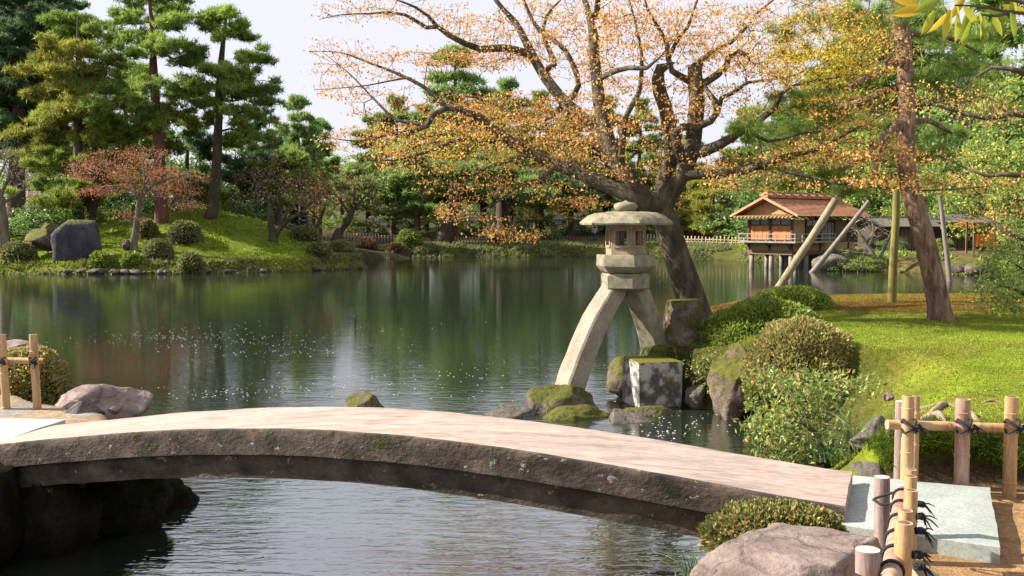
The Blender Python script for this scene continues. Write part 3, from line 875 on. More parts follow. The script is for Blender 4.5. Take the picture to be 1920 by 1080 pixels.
# near the lantern foot
rock('boulder', 'rounded grey boulder with moss under the long lantern leg', at(1045, 785, 12.7), (0.56, 0.4, 0.44), 5, M['rock_moss'], 0.3, sub=5, planes=14, cut=(0.66, 0.9))
rock('boulder', 'low mossy rock left of the lantern foot boulder', at(962, 795, 12.3), (0.36, 0.3, 0.27), 9, M['rock_grey'], 0.2, sub=5, cut=(0.66, 0.9))
rock('boulder', 'bright moss covered rock in front of the lantern foot, right beside the bridge', at(1080, 800, 12.15), (0.5, 0.3, 0.27), 12, M['rock_verymoss'], 0.2, sub=5, cut=(0.66, 0.9))
rock('boulder', 'dark grey split rock lowest at the bridge edge below the white block', at(1175, 812, 11.9), (0.42, 0.3, 0.26), 19, M['rock_grey'], -0.3, sub=5, shear=-0.25)
rock('boulder', 'flat moss capped rock lying in the water before the white block', at(1205, 790, 12.35), (0.5, 0.3, 0.2), 23, M['rock_moss'], -0.1, sub=5, planes=14)
rock('boulder', 'lone dark rock with moss standing in the pond behind the bridge', at(684, 776, 12.3), (0.36, 0.3, 0.29), 27, M['rock_moss'], 0.1, rough=0.1, sub=5, shear=-0.15)
# bank around the stump
rock('boulder', 'brown mossy lump of rock at the water left of the white block', at(1172, 708, 13.75), (0.33, 0.34, 0.3), 33, M['rock_verymoss'], 0.4)
rock('boulder', 'dark shaded stone filling the bank behind the white block', at(1300, 735, 13.3), (0.34, 0.3, 0.34), 37, M['rock_shade'], 0.2)
rock('boulder', 'pale wedge stone at the waterline between block and tall boulder', at(1305, 748, 12.7), (0.17, 0.14, 0.2), 41, M['rock_grey'], 0.2)
rock('boulder', 'flat topped stone behind the white block beside the leafy shrub', at(1300, 700, 13.5), (0.3, 0.24, 0.12), 43, M['block'], 0.2)
rock('boulder', 'mossy mound of rock under the short lantern leg', at(1240, 690, 13.55), (0.52, 0.36, 0.34), 45, M['rock_verymoss'], 0.2)
rock('boulder', 'tall mossy boulder with a steep tan face below the bronze azalea', at(1385, 725, 12.3), (0.34, 0.42, 0.52), 54, M['rock_verymoss'], 0.5, planes=9, cut=(0.74, 0.95), boxy=3, sub=5, taper=0.22)
rock('boulder', 'dark mossy boulder wedged right of the tall tan boulder', at(1440, 735, 11.9), (0.35, 0.36, 0.42), 58, M['rock_verymoss'], 0.7)
rock('boulder', 'small pointed grey stone left of the bamboo rail end', at(1650, 812, 7.6), (0.11, 0.1, 0.14), 61, M['rock_grey'], 0.5)
rock('boulder', 'low grey stone half buried beside the small pointed stone', at(1625, 825, 7.5), (0.14, 0.1, 0.07), 63, M['rock_grey'], 0.1)
rock('boulder', 'smooth grey rock between the bridge end and the bamboo fence', at(1645, 905, 6.55), (0.26, 0.2, 0.15), 67, M['rock_grey'], 0.3)
rock('boulder', 'large pinkish boulder in the bottom right corner', at(1490, 1092, 4.2), (0.46, 0.34, 0.30), 71, M['rock_pink'], 0.1, sub=5, cut=(0.72, 0.95), flat=0.62, boxy=2.6)
rock('boulder', 'pair of small pale stones on the moss lawn, larger one', at(1722, 648, 11.9), (0.085, 0.07, 0.06), 73, M['rock_grey'])
rock('boulder', 'pair of small pale stones on the moss lawn, smaller one', at(1738, 656, 11.6), (0.06, 0.05, 0.05), 74, M['rock_grey'])
rock('boulder', 'small tan stone on the lawn near the exposed roots', at(1667, 745, 9.2), (0.06, 0.06, 0.045), 76, M['rock_pink'])
# left bank
rock('boulder', 'big pink grey boulder at the left end of the bridge', at(182, 768, 9.15), (0.49, 0.36, 0.25), 83, M['rock_pink'], 0.1, cut=(0.66, 0.9), shear=0.35, sub=5)
rock('boulder', 'dark wedge stone leaning at the left bridge end', at(155, 782, 8.7), (0.2, 0.2, 0.17), 87, M['rock_grey'], 0.5)
rock('boulder', 'small tan stone tucked between the pink boulder and the dark wedge', at(212, 772, 9.0), (0.13, 0.13, 0.1), 89, M['rock_pink'], 0.1)
rock('boulder', 'rock jutting into the water under the left end of the bridge', at(285, 935, 8.3), (0.5, 0.4, 0.26), 93, M['rock_shade'], 0.1)
rock('boulder', 'flat ledge stone at the tip of the dark bank under the bridge', at(330, 925, 8.75), (0.2, 0.16, 0.06), 95, M['rock_shade'])
rock('boulder', 'bank stone deep in the shadow under the left bridge half', at(190, 960, 7.7), (0.5, 0.4, 0.45), 97, M['rock_shade'], boxy=4)
rock('boulder', 'mossy abutment stone at the left picture edge under the bridge', at(-25, 965, 6.7), (0.2, 0.4, 0.42), 99, M['rock_shade'])
rock('boulder', 'abutment stone in shadow next to the mossy edge stone', at(60, 985, 7.3), (0.5, 0.4, 0.5), 101, M['rock_shade'], boxy=4)
rock('boulder', 'flat pink grey stone behind the left bamboo fence bush', at(20, 662, 10.5), (0.4, 0.3, 0.16), 103, M['rock_pink'])
# island
rock('boulder', 'tall dark blue grey standing stone with a mossy top on the left shore', at(148, 460, 48.8), (1.16, 0.8, 1.22), 118, M['rock_dark'], 0.25, planes=13, cut=(0.78, 1.0), rough=0.07, boxy=6)
rock('boulder', 'ochre mossy boulder left of the dark standing stone', at(78, 452, 49.6), (0.95, 0.7, 0.62), 117, M['rock_verymoss'])
rock('boulder', 'mossy stone behind the shoulder of the dark standing stone', at(96, 432, 50.4), (0.6, 0.5, 0.5), 119, M['rock_verymoss'])
rock('boulder', 'low grey stone at the foot of the pale trunked red maple', at(238, 458, 50), (0.32, 0.3, 0.28), 121, M['rock_grey'])
# edging stones of the island shore
rng = np.random.default_rng(3)
protos = []
for k in range(5):
    V, F = rock_vf((0.24, 0.2, 0.15), 200 + k, sub=2)
    m_ = MB().add(V, F).mesh('edging_stone')
    m_.materials.append(M['rock_moss'] if k % 2 else M['rock_grey'])
    protos.append(m_)
for k in range(64):
    px = 118 + k * 6.2 + rng.uniform(-4, 4) if k < 30 else 310 + (k - 30) * 11 + rng.uniform(-9, 9)
    x = (px - 960) / FPX * 47.2
    ys_ = np.linspace(45, 54, 120)
    sds = pond_sd(x * ys_ / 47.2, ys_)
    yk = ys_[np.argmax(sds > 0.08)]
    o = link('edging_stone', protos[k % 5], None, ((px - 960) / FPX * yk, yk + rng.uniform(-0.1, 0.35), 0.05 + rng.uniform(0, 0.12)), rng.random() * 6)
    s = rng.uniform(0.45, 1.7) * (0.7 if k >= 30 else 1)
    o.scale = (s, s, s * rng.uniform(0.7, 1.1))
    tag(o, 'small rounded edging stone along the waterline of the left shore', 'stone', 'edging stones of the left shore')

# ------------------------------------------------------------------ granite slabs and stone block
def slab(name, label, corners, z, th, mat, seed, n=10):
    c = [np.array(q) for q in corners]
    g = np.linspace(0, 1, n)
    bev = 0.03
    V = []
    for a in g:
        for b in g:
            p = (c[0] * (1 - a) + c[1] * a) * (1 - b) + (c[3] * (1 - a) + c[2] * a) * b
            V.append((p[0], p[1], z))
    V = np.array(V)
    V[:, 2] += 0.008 * fbm(V * 4 + seed, 3)
    edge = np.array([(a in (0, 1)) or (b in (0, 1)) for a in g for b in g])
    V[edge, 2] -= 0.014
    V[:, :2] += 0.012 * np.stack([fbm(V * 6 + seed, 2), fbm(V * 6 + seed + 5, 2)], -1) * edge[:, None]
    ii = (np.arange(n - 1)[:, None] * n + np.arange(n - 1)[None, :]).ravel()
    F = np.stack([ii, ii + n, ii + n + 1, ii + 1], -1)
    ring = [i * n for i in range(n)] + [(n - 1) * n + j for j in range(1, n)] + [i * n + n - 1 for i in range(n - 2, -1, -1)] + [j for j in range(n - 2, 0, -1)]
    R = V[ring].copy()
    R2 = R.copy()
    R2[:, 2] = z - th
    base = len(V)
    V = np.vstack([V, R, R2, R2.mean(0)])
    m = len(ring)
    k = np.arange(m)
    k1 = (k + 1) % m
    Q = np.stack([base + k1, base + k, base + m + k, base + m + k1], -1)
    B = np.stack([np.full(m, base + 2 * m), base + m + k1, base + m + k], -1)
    o = MB().add(V, [F, Q, B]).build(name, mat, None, True)
    sm = o.modifiers.new('e', 'EDGE_SPLIT')
    sm.split_angle = math.radians(50)
    tag(o, label, 'stone slab')
    return o
slab('granite_slab', 'pale greenish grey granite slab at the right end of the bridge', [(1.74, 5.2), (2.44, 4.82), (2.93, 5.94), (2.19, 6.24)], 0.80, 0.14, M['granite'], 2)
slab('granite_slab', 'bright white stone slab at the left end of the bridge', [(-4.9, 7.0), (-3.85, 7.0), (-3.7, 8.05), (-4.9, 8.2)], 0.80, 0.15, M['granite_white'], 8)
Vb, Fb = box_vf((0.62, 0.55, 0.62), 0.03)
o = MB().add(Vb + 0.02 * np.stack([fbm(Vb * 4, 2), fbm(Vb * 4 + 3, 2), fbm(Vb * 4 + 7, 2)], -1), Fb).build('stone_block', M['block'], None, False, at(1228, 722, 12.7) + np.array([0, 0.28, 0]), 0.3)
tag(o, 'square cut white lichened stone block with a mossy top beside the lantern', 'stone block')

# ================================================================== LANTERN
LD = 13.45
LC = at(1173, 420, LD)
k_ = LD / FPX
def lz(py):
    return at(1173, py, LD)[2]
lan = thing('stone_lantern', 'two legged stone lantern with hexagonal cap standing at the water', 'lantern', (LC[0], LC[1], 0))
HEX0 = math.radians(-90 + 10)
def hexring(r, z, n=6, rot=0.0):
    th = HEX0 + rot + np.arange(n) * 2 * math.pi / n
    return np.stack([r * np.cos(th), r * np.sin(th), np.full(n, z)], -1)
def hexloft(rings, caps=True, sub=1, noise=0.0, seed=0):
    """loft of hexagon rings, sides subdivided so that edges stay slightly irregular"""
    n = 6 * sub
    Vs = []
    for r, z in rings:
        h = hexring(r, z)
        pts = []
        for i in range(6):
            for s in range(sub):
                pts.append(h[i] + (h[(i + 1) % 6] - h[i]) * s / sub)
        Vs.append(np.array(pts))
    m = len(rings)
    V = np.concatenate(Vs)
    if noise:
        V = V + np.stack([fbm(V * 7 + seed, 3), fbm(V * 7 + seed + 4, 3), fbm(V * 7 + seed + 8, 3)], -1) * noise
    i = np.arange(m - 1)[:, None] * n
    j = np.arange(n)[None, :]
    j1 = (j + 1) % n
    F = [np.stack([i + j, i + j1, i + n + j1, i + n + j], -1).reshape(-1, 4)]
    if caps:
        V = np.vstack([V, V[:n].mean(0), V[(m - 1) * n:m * n].mean(0)])
        jj = np.arange(n)
        F.append(np.stack([np.full(n, m * n), (jj + 1) % n, jj], -1))
        F.append(np.stack([np.full(n, m * n + 1), (m - 1) * n + jj, (m - 1) * n + (jj + 1) % n], -1))
    return V, F
def split(o, deg=35):
    e = o.modifiers.new('e', 'EDGE_SPLIT')
    e.split_angle = math.radians(deg)
    return o
z421, z398 = lz(421), lz(398.5)
R = 0.655
hgt = z398 - z421
V, F = hexloft([(R * 0.5, z421 + 0.02), (R * 0.86, z421 + 0.012), (R * 0.985, z421 - 0.004), (R, z421 + 0.02), (R * 0.985, z421 + 0.035), (R * 0.93, z421 + hgt * 0.42), (R * 0.82, z421 + hgt * 0.74),
                (R * 0.66, z421 + hgt * 0.95), (R * 0.45, z421 + hgt * 1.06), (R * 0.3, z421 + hgt * 1.1)], True, 6, 0.014, 2)
cap_o = split(MB().add(V, F).build('cap', M['lantern'], lan), 40)
# jewel
zj = [(0.10, 398), (0.135, 396), (0.155, 391), (0.165, 387), (0.15, 382.5), (0.11, 380), (0.055, 379), (0.03, 377.5), (0.006, 375.5)]
th = np.arange(20) * 2 * math.pi / 20
Vj = np.concatenate([np.stack([r * np.cos(th), r * np.sin(th), np.full(20, lz(y))], -1) for r, y in zj])
i = np.arange(len(zj) - 1)[:, None] * 20
j = np.arange(20)[None, :]
Fj = np.stack([i + j, i + (j + 1) % 20, i + 20 + (j + 1) % 20, i + 20 + j], -1).reshape(-1, 4)
MB().add(Vj, Fj).build('jewel', M['lantern'], lan)
# fire box: six corner posts, sills and lintels round an open chamber
zb0, zb1 = lz(479.5), lz(420)
fb = bpy.data.objects.new('firebox', None)
RB = 0.275
hx = hexring(RB, 0)
mb = MB()
for rr, zz0, zz1 in ((RB, zb0, zb0 + 0.145), (RB, zb1 - 0.09, zb1 + 0.01)):
    V, F = hexloft([(rr, zz0), (rr, zz1)], True, 2, 0.003, 5)
    mb.add(V, F)
for i in range(6):
    a, b = hx[i], hx[(i + 1) % 6]
    for (f0, f1) in ((0.0, 0.19), (0.81, 1.0)):
        outer = [a + (b - a) * f0, a + (b - a) * f1]
        inner = [q * 0.82 for q in outer]
        q4 = [outer[0], outer[1], inner[1], inner[0]]
        V = np.array([[p[0], p[1], zb0 + 0.14] for p in q4] + [[p[0], p[1], zb1 - 0.085] for p in q4])
        mb.add(V, np.array([[0, 1, 5, 4], [1, 2, 6, 5], [2, 3, 7, 6], [3, 0, 4, 7]]))
fbo = mb.build('firebox', M['firebox'], lan, False)
# raised frames round the windows
for i in range(6):
    a, b = hx[i], hx[(i + 1) % 6]
    c = (a + b) / 2
    nrm = c / np.linalg.norm(c)
    rz = math.atan2(nrm[1], nrm[0])
    mb = MB()
    w = np.linalg.norm(b - a)
    zc0, zc1 = zb0 + 0.128, zb1 - 0.074
    for dx in (-0.335, 0.335):
        p = c + (b - a) * dx + nrm * 0.006
        mb.box((p[0], p[1], (zc0 + zc1) / 2), (0.02, 0.03, zc1 - zc0 + 0.03), rz)
    for zz in (zc0, zc1):
        p = c + nrm * 0.007
        mb.box((p[0], p[1], zz), (0.02, w * 0.67 - 0.034, 0.03), rz)
    mb.build('window_frame', M['firebox'], fbo, False)
# platform and the block under it
z479, z498, z511, z541 = lz(479), lz(498), lz(510.5), lz(541)
V, F = hexloft([(0.40, z479 + 0.012), (0.408, z479), (0.41, z498), (0.395, z498 - 0.02), (0.34, z511 + 0.01), (0.30, z511 - 0.005)][::-1], True, 5, 0.006, 11)
split(MB().add(V, F).build('platform', M['lantern'], lan), 30)
V, F = hexloft([(0.32, z541 + 0.002), (0.338, z541 + 0.02), (0.34, z511 - 0.04), (0.315, z511 - 0.012), (0.26, z511 + 0.002)], True, 5, 0.006, 15)
split(MB().add(V, F).build('leg_block', M['lantern'], lan), 30)
# curved legs, square in section with an edge turned to the viewer
def leg(pts, size, mat, name, rot0, seed, label):
    P, Rr = smoothpath(np.array([np.array(p) for p, s in pts]), [s for p, s in pts], 0.06)
    T = unit(np.gradient(P, axis=0))
    V = []
    prof = []
    h = 1.0
    bv = 0.16
    for (x, y) in ((1, 1), (-1, 1), (-1, -1), (1, -1)):
        if x * y > 0:
            prof += [(x * h, y * (h - bv)), (x * (h - bv), y * h)]
        else:
            prof += [(x * (h - bv), y * h), (x * h, y * (h - bv))]
    prof = np.array(prof)
    c, s = math.cos(rot0), math.sin(rot0)
    prof = np.stack([prof[:, 0] * c - prof[:, 1] * s, prof[:, 0] * s + prof[:, 1] * c], -1)
    n = len(prof)
    for p, t, r in zip(P, T, Rr):
        a = unit(np.cross(np.array([0, 1.0, 0.0]), t))
        b = np.cross(t, a)
        for (u, v) in prof:
            V.append(p + a * u * r + b * v * r)
    V = np.array(V)
    V += np.stack([fbm(V * 6 + seed, 3), fbm(V * 6 + seed + 4, 3), fbm(V * 6 + seed + 8, 3)], -1) * 0.01
    m = len(P)
    i = np.arange(m - 1)[:, None] * n
    j = np.arange(n)[None, :]
    F = [np.stack([i + j, i + (j + 1) % n, i + n + (j + 1) % n, i + n + j], -1).reshape(-1, 4)]
    V = np.vstack([V, P[0], P[-1]])
    jj = np.arange(n)
    F.append(np.stack([np.full(n, m * n), (jj + 1) % n, jj], -1))
    F.append(np.stack([np.full(n, m * n + 1), (m - 1) * n + jj, (m - 1) * n + (jj + 1) % n], -1))
    o = split(MB().add(V, F).build(name, mat, lan), 30)
    o['label'] = label
    return o
def L(px, py, dd):
    return at(px, py, LD + dd) - np.array([LC[0], LC[1], 0])
leg([(L(1158, 530, 0), 0.125), (L(1143, 556, -0.08), 0.135), (L(1116, 603, -0.22), 0.145), (L(1091, 662, -0.36), 0.150), (L(1070, 720, -0.5), 0.155), (L(1060, 765, -0.58), 0.158)], 0, M['lantern_pink'], 'leg', math.radians(-33), 3, 'long curved leg with a pinkish lit face, foot in the water')
leg([(L(1186, 530, 0.05), 0.13), (L(1199, 560, 0.1), 0.135), (L(1215, 605, 0.16), 0.14), (L(1226, 650, 0.22), 0.145), (L(1231, 690, 0.25), 0.15)], 0, M['lantern'], 'leg', math.radians(-48), 5, 'short curved leg standing on the bank')

# mossy cut stump behind the lantern
tr = np.random.default_rng(4)
st = thing('tree_stump', 'mossy cut stump between the lantern and the maple trunk', 'stump', at(1285, 700, 13.9))
base = np.array(st.location)
P, R_ = smoothpath([at(1292, 705, 13.9) - base, at(1287, 640, 13.9) - base, at(1283, 590, 13.9) - base, at(1282, 562, 13.9) - base], [0.56, 0.42, 0.31, 0.24], 0.04)
V, F = tube(P, R_, 30, 0.5, True, 3)
MB().add(V, F).build('trunk', M['rock_verymoss'], st)
for k in range(5):
    a = -2.6 + k * 0.55
    pts = [np.array([math.cos(a) * 0.25, math.sin(a) * 0.25, 0.35]), np.array([math.cos(a) * 0.5, math.sin(a) * 0.5, 0.1]), np.array([math.cos(a) * 0.75, math.sin(a) * 0.75, -0.15])]
    P, R_ = smoothpath(pts, [0.13, 0.11, 0.06], 0.08)
    V, F = tube(P, R_, 9, 0.3, True, k)
    MB().add(V, F).build('root', M['rock_verymoss'], st)
# ================================================================== TREES
class Skel:
    """branch skeleton: traced limbs first, then twigs grown out to the leaf clusters"""
    def __init__(s, cap=60000):
        s.P = np.zeros((cap, 3)); s.par = np.full(cap, -1); s.R = np.zeros(cap); s.D = np.zeros((cap, 3)); s.n = 0
    def add(s, p, par, r=0.0):
        i = s.n
        s.P[i] = p; s.par[i] = par; s.R[i] = r
        if par >= 0:
            d = p - s.P[par]
            s.D[i] = d / (np.linalg.norm(d) + 1e-9)
        else:
            s.D[i] = (0, 0, 1)
        s.n += 1
        return i
    def near(s, p):
        return int(np.argmin(np.linalg.norm(s.P[:s.n] - p, axis=1)))
    def limb(s, pts, radii, step=0.15, start=None, wob=0.0, seed=0):
        pts = [np.asarray(p, float) for p in pts]
        if s.n:
            i0 = s.near(pts[0]) if start is None else start
            pts[0] = s.P[i0].copy()
        else:
            i0 = -1
        P, R = smoothpath(pts, radii, step)
        if wob:
            k = np.arange(len(P))
            w = np.stack([fbm(np.stack([k * 0.35, k * 0 + seed, k * 0 + q], -1), 2) for q in (1.3, 5.7, 9.1)], -1)
            P = P + w * wob * sstep(0, 3, k)[:, None]
        last = i0
        for q, (p, r) in enumerate(zip(P, R)):
            if q == 0 and i0 >= 0:
                continue
            last = s.add(p, last, r)
        return last
    def grow(s, T, rng, seg=0.22, bend=0.45, wig=0.05, sag=0.0, turn=0.5, up_pen=0.0):
        T = np.asarray(T)
        d0 = np.array([np.min(np.linalg.norm(s.P[:s.n] - t, axis=1)) for t in T])
        ends = []
        for t in T[np.argsort(d0)]:
            v = t - s.P[:s.n]
            d = np.linalg.norm(v, axis=1)
            ca = np.einsum('ij,ij->i', v, s.D[:s.n]) / (d + 1e-9)
            cost = d * (1 + turn * (1 - ca))
            if up_pen:
                cost = cost + up_pen * np.maximum(-v[:, 2], 0)
            i = int(np.argmin(cost))
            L = d[i]
            if L < 0.02:
                ends.append(i)
                continue
            a = s.P[i].copy()
            c = a + s.D[i] * L * bend + np.array([0, 0, sag * L])
            n = max(1, int(L / seg))
            last = i
            for k in range(1, n + 1):
                u = k / n
                p = a * (1 - u) ** 2 + c * 2 * u * (1 - u) + t * u * u
                if k < n:
                    p = p + rng.normal(size=3) * wig * min(L, 1.0)
                last = s.add(p, last, 0.0)
            ends.append(last)
        return ends
    def radii(s, tip=0.004, k=2.4, minr=0.0):
        n = s.n
        A = np.zeros(n)
        kids = np.zeros(n, int)
        for i in range(1, n):
            if s.par[i] >= 0:
                kids[s.par[i]] += 1
        A[kids == 0] = tip ** k
        for i in range(n - 1, 0, -1):
            if s.par[i] >= 0:
                A[s.par[i]] += A[i]
        r = A ** (1 / k)
        man = s.R[:n] > 0
        r[man] = s.R[:n][man]
        # a twig is never thicker than what carries it
        for i in range(1, n):
            p = s.par[i]
            if p >= 0 and r[i] > r[p] * 0.92 and not man[i]:
                r[i] = r[p] * 0.92
        s.r = np.maximum(r, minr)
        return s.r
    def mesh(s, thick=0.02, sides=8, rough=0.2, origin=(0, 0, 0)):
        """continuous tubes for limbs (one MB), light prisms for twigs (another MB)"""
        n = s.n
        r = s.r
        kids = [[] for _ in range(n)]
        for i in range(1, n):
            if s.par[i] >= 0:
                kids[s.par[i]].append(i)
        big, small = MB(), MB()
        o = np.asarray(origin, float)
        starts = [i for i in range(n) if s.par[i] < 0]
        used = np.zeros(n, bool)
        stack = [(i, -1) for i in starts]
        A, B, ra, rb = [], [], [], []
        while stack:
            i, p = stack.pop()
            chain = [i] if p < 0 else [p, i]
            cur = i
            while True:
                ks = kids[cur]
                if not ks:
                    break
                m = max(ks, key=lambda q: r[q])
                for q in ks:
                    if q != m:
                        stack.append((q, cur))
                chain.append(m)
                cur = m
            rr = r[chain].copy()
            if p >= 0:
                rr[0] = min(rr[0], rr[1] * 1.25)
            cut = len(chain)
            for q in range(len(chain)):
                if rr[q] < thick:
                    cut = q
                    break
            if cut >= 2:
                e = min(cut + 1, len(chain))
                sd = sides + (4 if rr[0] > 0.12 else 0) + (6 if rr[0] > 0.2 else 0)
                V, F = tube(s.P[chain[:e]] - o, rr[:e], sd, rough, True, i)
                big.add(V, F)
                st_ = e - 1
            else:
                st_ = 0
            for q in range(st_, len(chain) - 1):
                A.append(s.P[chain[q]]); B.append(s.P[chain[q + 1]]); ra.append(rr[q]); rb.append(rr[q + 1])
        if A:
            V, F = prisms(np.array(A) - o, np.array(B) - o, np.array(ra), np.array(rb), 3)
            small.add(V, F)
        return big, small
def spray(rng, c, r, n, lump=0.36):
    """a pine bough seen as many small needle clumps with gaps between"""
    r = np.asarray(r)
    m = max(4, int(7 * r[0] * r[1] / (lump * lump) * 0.22) + 3)
    d = unit(rng.normal(size=(m, 3)))
    sc = c + d * (rng.random(m) ** 0.4)[:, None] * r * np.array([1.05, 1.05, 0.8])
    k = rng.integers(0, m, n)
    s = lump * rng.uniform(0.6, 1.15, m)
    o = unit(rng.normal(size=(n, 3))) * (rng.random(n) ** 0.5)[:, None] * s[k][:, None]
    o[:, 2] = np.abs(o[:, 2]) * 0.75 - 0.04
    return sc[k] + o
def cloud(rng, c, r, n, bottom=-0.3):
    """n points inside a flattened clump, more near its upper skin"""
    d = unit(rng.normal(size=(n, 3)))
    d[:, 2] = np.where(d[:, 2] < bottom, -d[:, 2] * 0.5, d[:, 2])
    rad = rng.random(n) ** 0.45
    return c + d * rad[:, None] * np.asarray(r)

# ------------------------------------------------------------------ the big orange maple behind the lantern
rng = np.random.default_rng(21)
sk = Skel()
def a(px, py, D):
    return at(px, py, D + 1.5 * float(sstep(1230, 960, px)) if px < 1230 else D)
sk.limb([a(1316, 640, 14.7), a(1303, 590, 14.6), a(1284, 530, 14.55), a(1263, 465, 14.5), a(1250, 420, 14.5), a(1243, 388, 14.5)], [0.30, 0.24, 0.21, 0.19, 0.175, 0.15], 0.1)
# long low limb to the left
sk.limb([a(1243, 392, 14.5), a(1200, 378, 14.35), a(1160, 358, 14.2), a(1093, 328, 13.9), a(1043, 308, 13.7), a(1000, 290, 13.6), a(953, 263, 13.5), a(925, 243, 13.5), a(900, 220, 13.5), a(870, 207, 13.5), a(837, 202, 13.5), a(813, 215, 13.4), a(800, 236, 13.3), a(775, 246, 13.2), a(727, 252, 13.1), a(680, 264, 13.0), a(640, 262, 12.9)],
        [0.12, 0.115, 0.11, 0.10, 0.092, 0.084, 0.085, 0.075, 0.066, 0.058, 0.052, 0.046, 0.04, 0.034, 0.026, 0.018, 0.008])
sk.limb([a(1243, 388, 14.5), a(1215, 372, 14.55), a(1187, 345, 14.6), a(1160, 313, 14.7), a(1140, 277, 14.8), a(1122, 250, 14.9), a(1093, 224, 15.0), a(1060, 193, 15.1), a(1037, 165, 15.1), a(1017, 137, 15.2), a(1000, 107, 15.3), a(983, 73, 15.3), a(967, 43, 15.4), a(943, 17, 15.4), a(920, -15, 15.5), a(900, -60, 15.5)],
        [0.13, 0.12, 0.113, 0.108, 0.104, 0.10, 0.11, 0.10, 0.092, 0.084, 0.076, 0.062, 0.054, 0.044, 0.034, 0.02])
sk.limb([a(1000, 107, 15.3), a(975, 96, 15.2), a(940, 90, 15.1), a(900, 92, 15.0), a(873, 82, 14.9), a(842, 66, 14.8), a(820, 50, 14.7), a(803, 30, 14.6), a(780, 14, 14.5), a(745, 0, 14.4), a(710, -14, 14.4)], [0.072, 0.068, 0.064, 0.058, 0.052, 0.046, 0.038, 0.03, 0.022, 0.015, 0.01])
sk.limb([a(826, 55, 14.7), a(800, 52, 14.6), a(778, 38, 14.5), a(760, 28, 14.4), a(730, 23, 14.3), a(690, 26, 14.2), a(645, 27, 14.1), a(600, 36, 14.0)], [0.036, 0.034, 0.03, 0.026, 0.02, 0.016, 0.01, 0.006])
sk.limb([a(837, 202, 13.5), a(818, 182, 13.6), a(795, 163, 13.7), a(745, 138, 13.8), a(690, 117, 13.9), a(640, 99, 14.0), a(580, 96, 14.1)], [0.04, 0.034, 0.03, 0.024, 0.018, 0.012, 0.006])
sk.limb([a(765, 143, 13.8), a(730, 152, 13.8), a(690, 160, 13.8), a(640, 165, 13.8), a(590, 168, 13.8)], [0.018, 0.015, 0.012, 0.008, 0.005])
sk.limb([a(790, 240, 13.3), a(745, 225, 13.4), a(715, 200, 13.5), a(685, 168, 13.6), a(652, 135, 13.7), a(620, 110, 13.8)], [0.028, 0.024, 0.02, 0.015, 0.01, 0.005])
sk.limb([a(1060, 193, 15.1), a(1030, 220, 15.3), a(980, 225, 15.5), a(920, 190, 15.7), a(880, 180, 15.8), a(820, 170, 15.9)], [0.05, 0.045, 0.038, 0.03, 0.02, 0.01])
sk.limb([a(953, 263, 13.5), a(915, 265, 13.3), a(860, 262, 13.1), a(800, 285, 13.0), a(740, 300, 12.9), a(690, 300, 12.8)], [0.045, 0.04, 0.03, 0.022, 0.014, 0.008])
sk.limb([a(1023, 299, 13.7), a(990, 292, 13.5), a(950, 303, 13.3), a(900, 320, 13.1), a(860, 350, 13.0)], [0.05, 0.042, 0.03, 0.02, 0.01])
sk.limb([a(1093, 328, 13.9), a(1070, 300, 14.1), a(1030, 270, 14.3), a(990, 262, 14.5), a(940, 262, 14.7)], [0.06, 0.05, 0.04, 0.028, 0.012])
sk.limb([a(1043, 310, 13.7), a(1015, 335, 13.5), a(970, 350, 13.3), a(930, 380, 13.1), a(890, 400, 13.0)], [0.035, 0.028, 0.02, 0.014, 0.008])
# upright stem
sk.limb([a(1225, 380, 14.5), a(1195, 350, 14.3), a(1163, 310, 14.2), a(1143, 262, 14.1), a(1127, 213, 14.1), a(1123, 187, 14.1), a(1120, 150, 14.1), a(1113, 100, 14.1), a(1113, 67, 14.1), a(1107, 37, 14.1), a(1095, -5, 14.2), a(1080, -60, 14.3)], [0.10, 0.096, 0.094, 0.092, 0.105, 0.10, 0.092, 0.085, 0.075, 0.06, 0.045, 0.025])
sk.limb([a(1110, 45, 14.1), a(1119, 20, 14.0), a(1122, -10, 13.9), a(1140, -60, 13.8)], [0.055, 0.05, 0.04, 0.02])
sk.limb([a(1120, 150, 14.1), a(1145, 137, 13.9), a(1180, 127, 13.8), a(1212, 128, 13.7), a(1235, 110, 13.6)], [0.045, 0.04, 0.035, 0.028, 0.012])
sk.limb([a(1165, 315, 14.2), a(1168, 260, 14.0), a(1175, 215, 13.9), a(1197, 177, 13.9), a(1203, 133, 13.9), a(1203, 100, 13.9), a(1193, 50, 13.9), a(1180, 0, 13.9)], [0.05, 0.045, 0.04, 0.036, 0.03, 0.026, 0.018, 0.01])
sk.limb([a(1017, 137, 15.2), a(1040, 120, 15.4), a(1020, 70, 15.6), a(1025, 30, 15.7), a(1060, -10, 15.8)], [0.05, 0.045, 0.04, 0.03, 0.012])
sk.limb([a(1060, 193, 15.1), a(1085, 160, 15.0), a(1060, 95, 14.9), a(1010, 55, 14.9), a(990, 20, 14.8), a(975, -20, 14.8)], [0.05, 0.045, 0.04, 0.034, 0.026, 0.014])
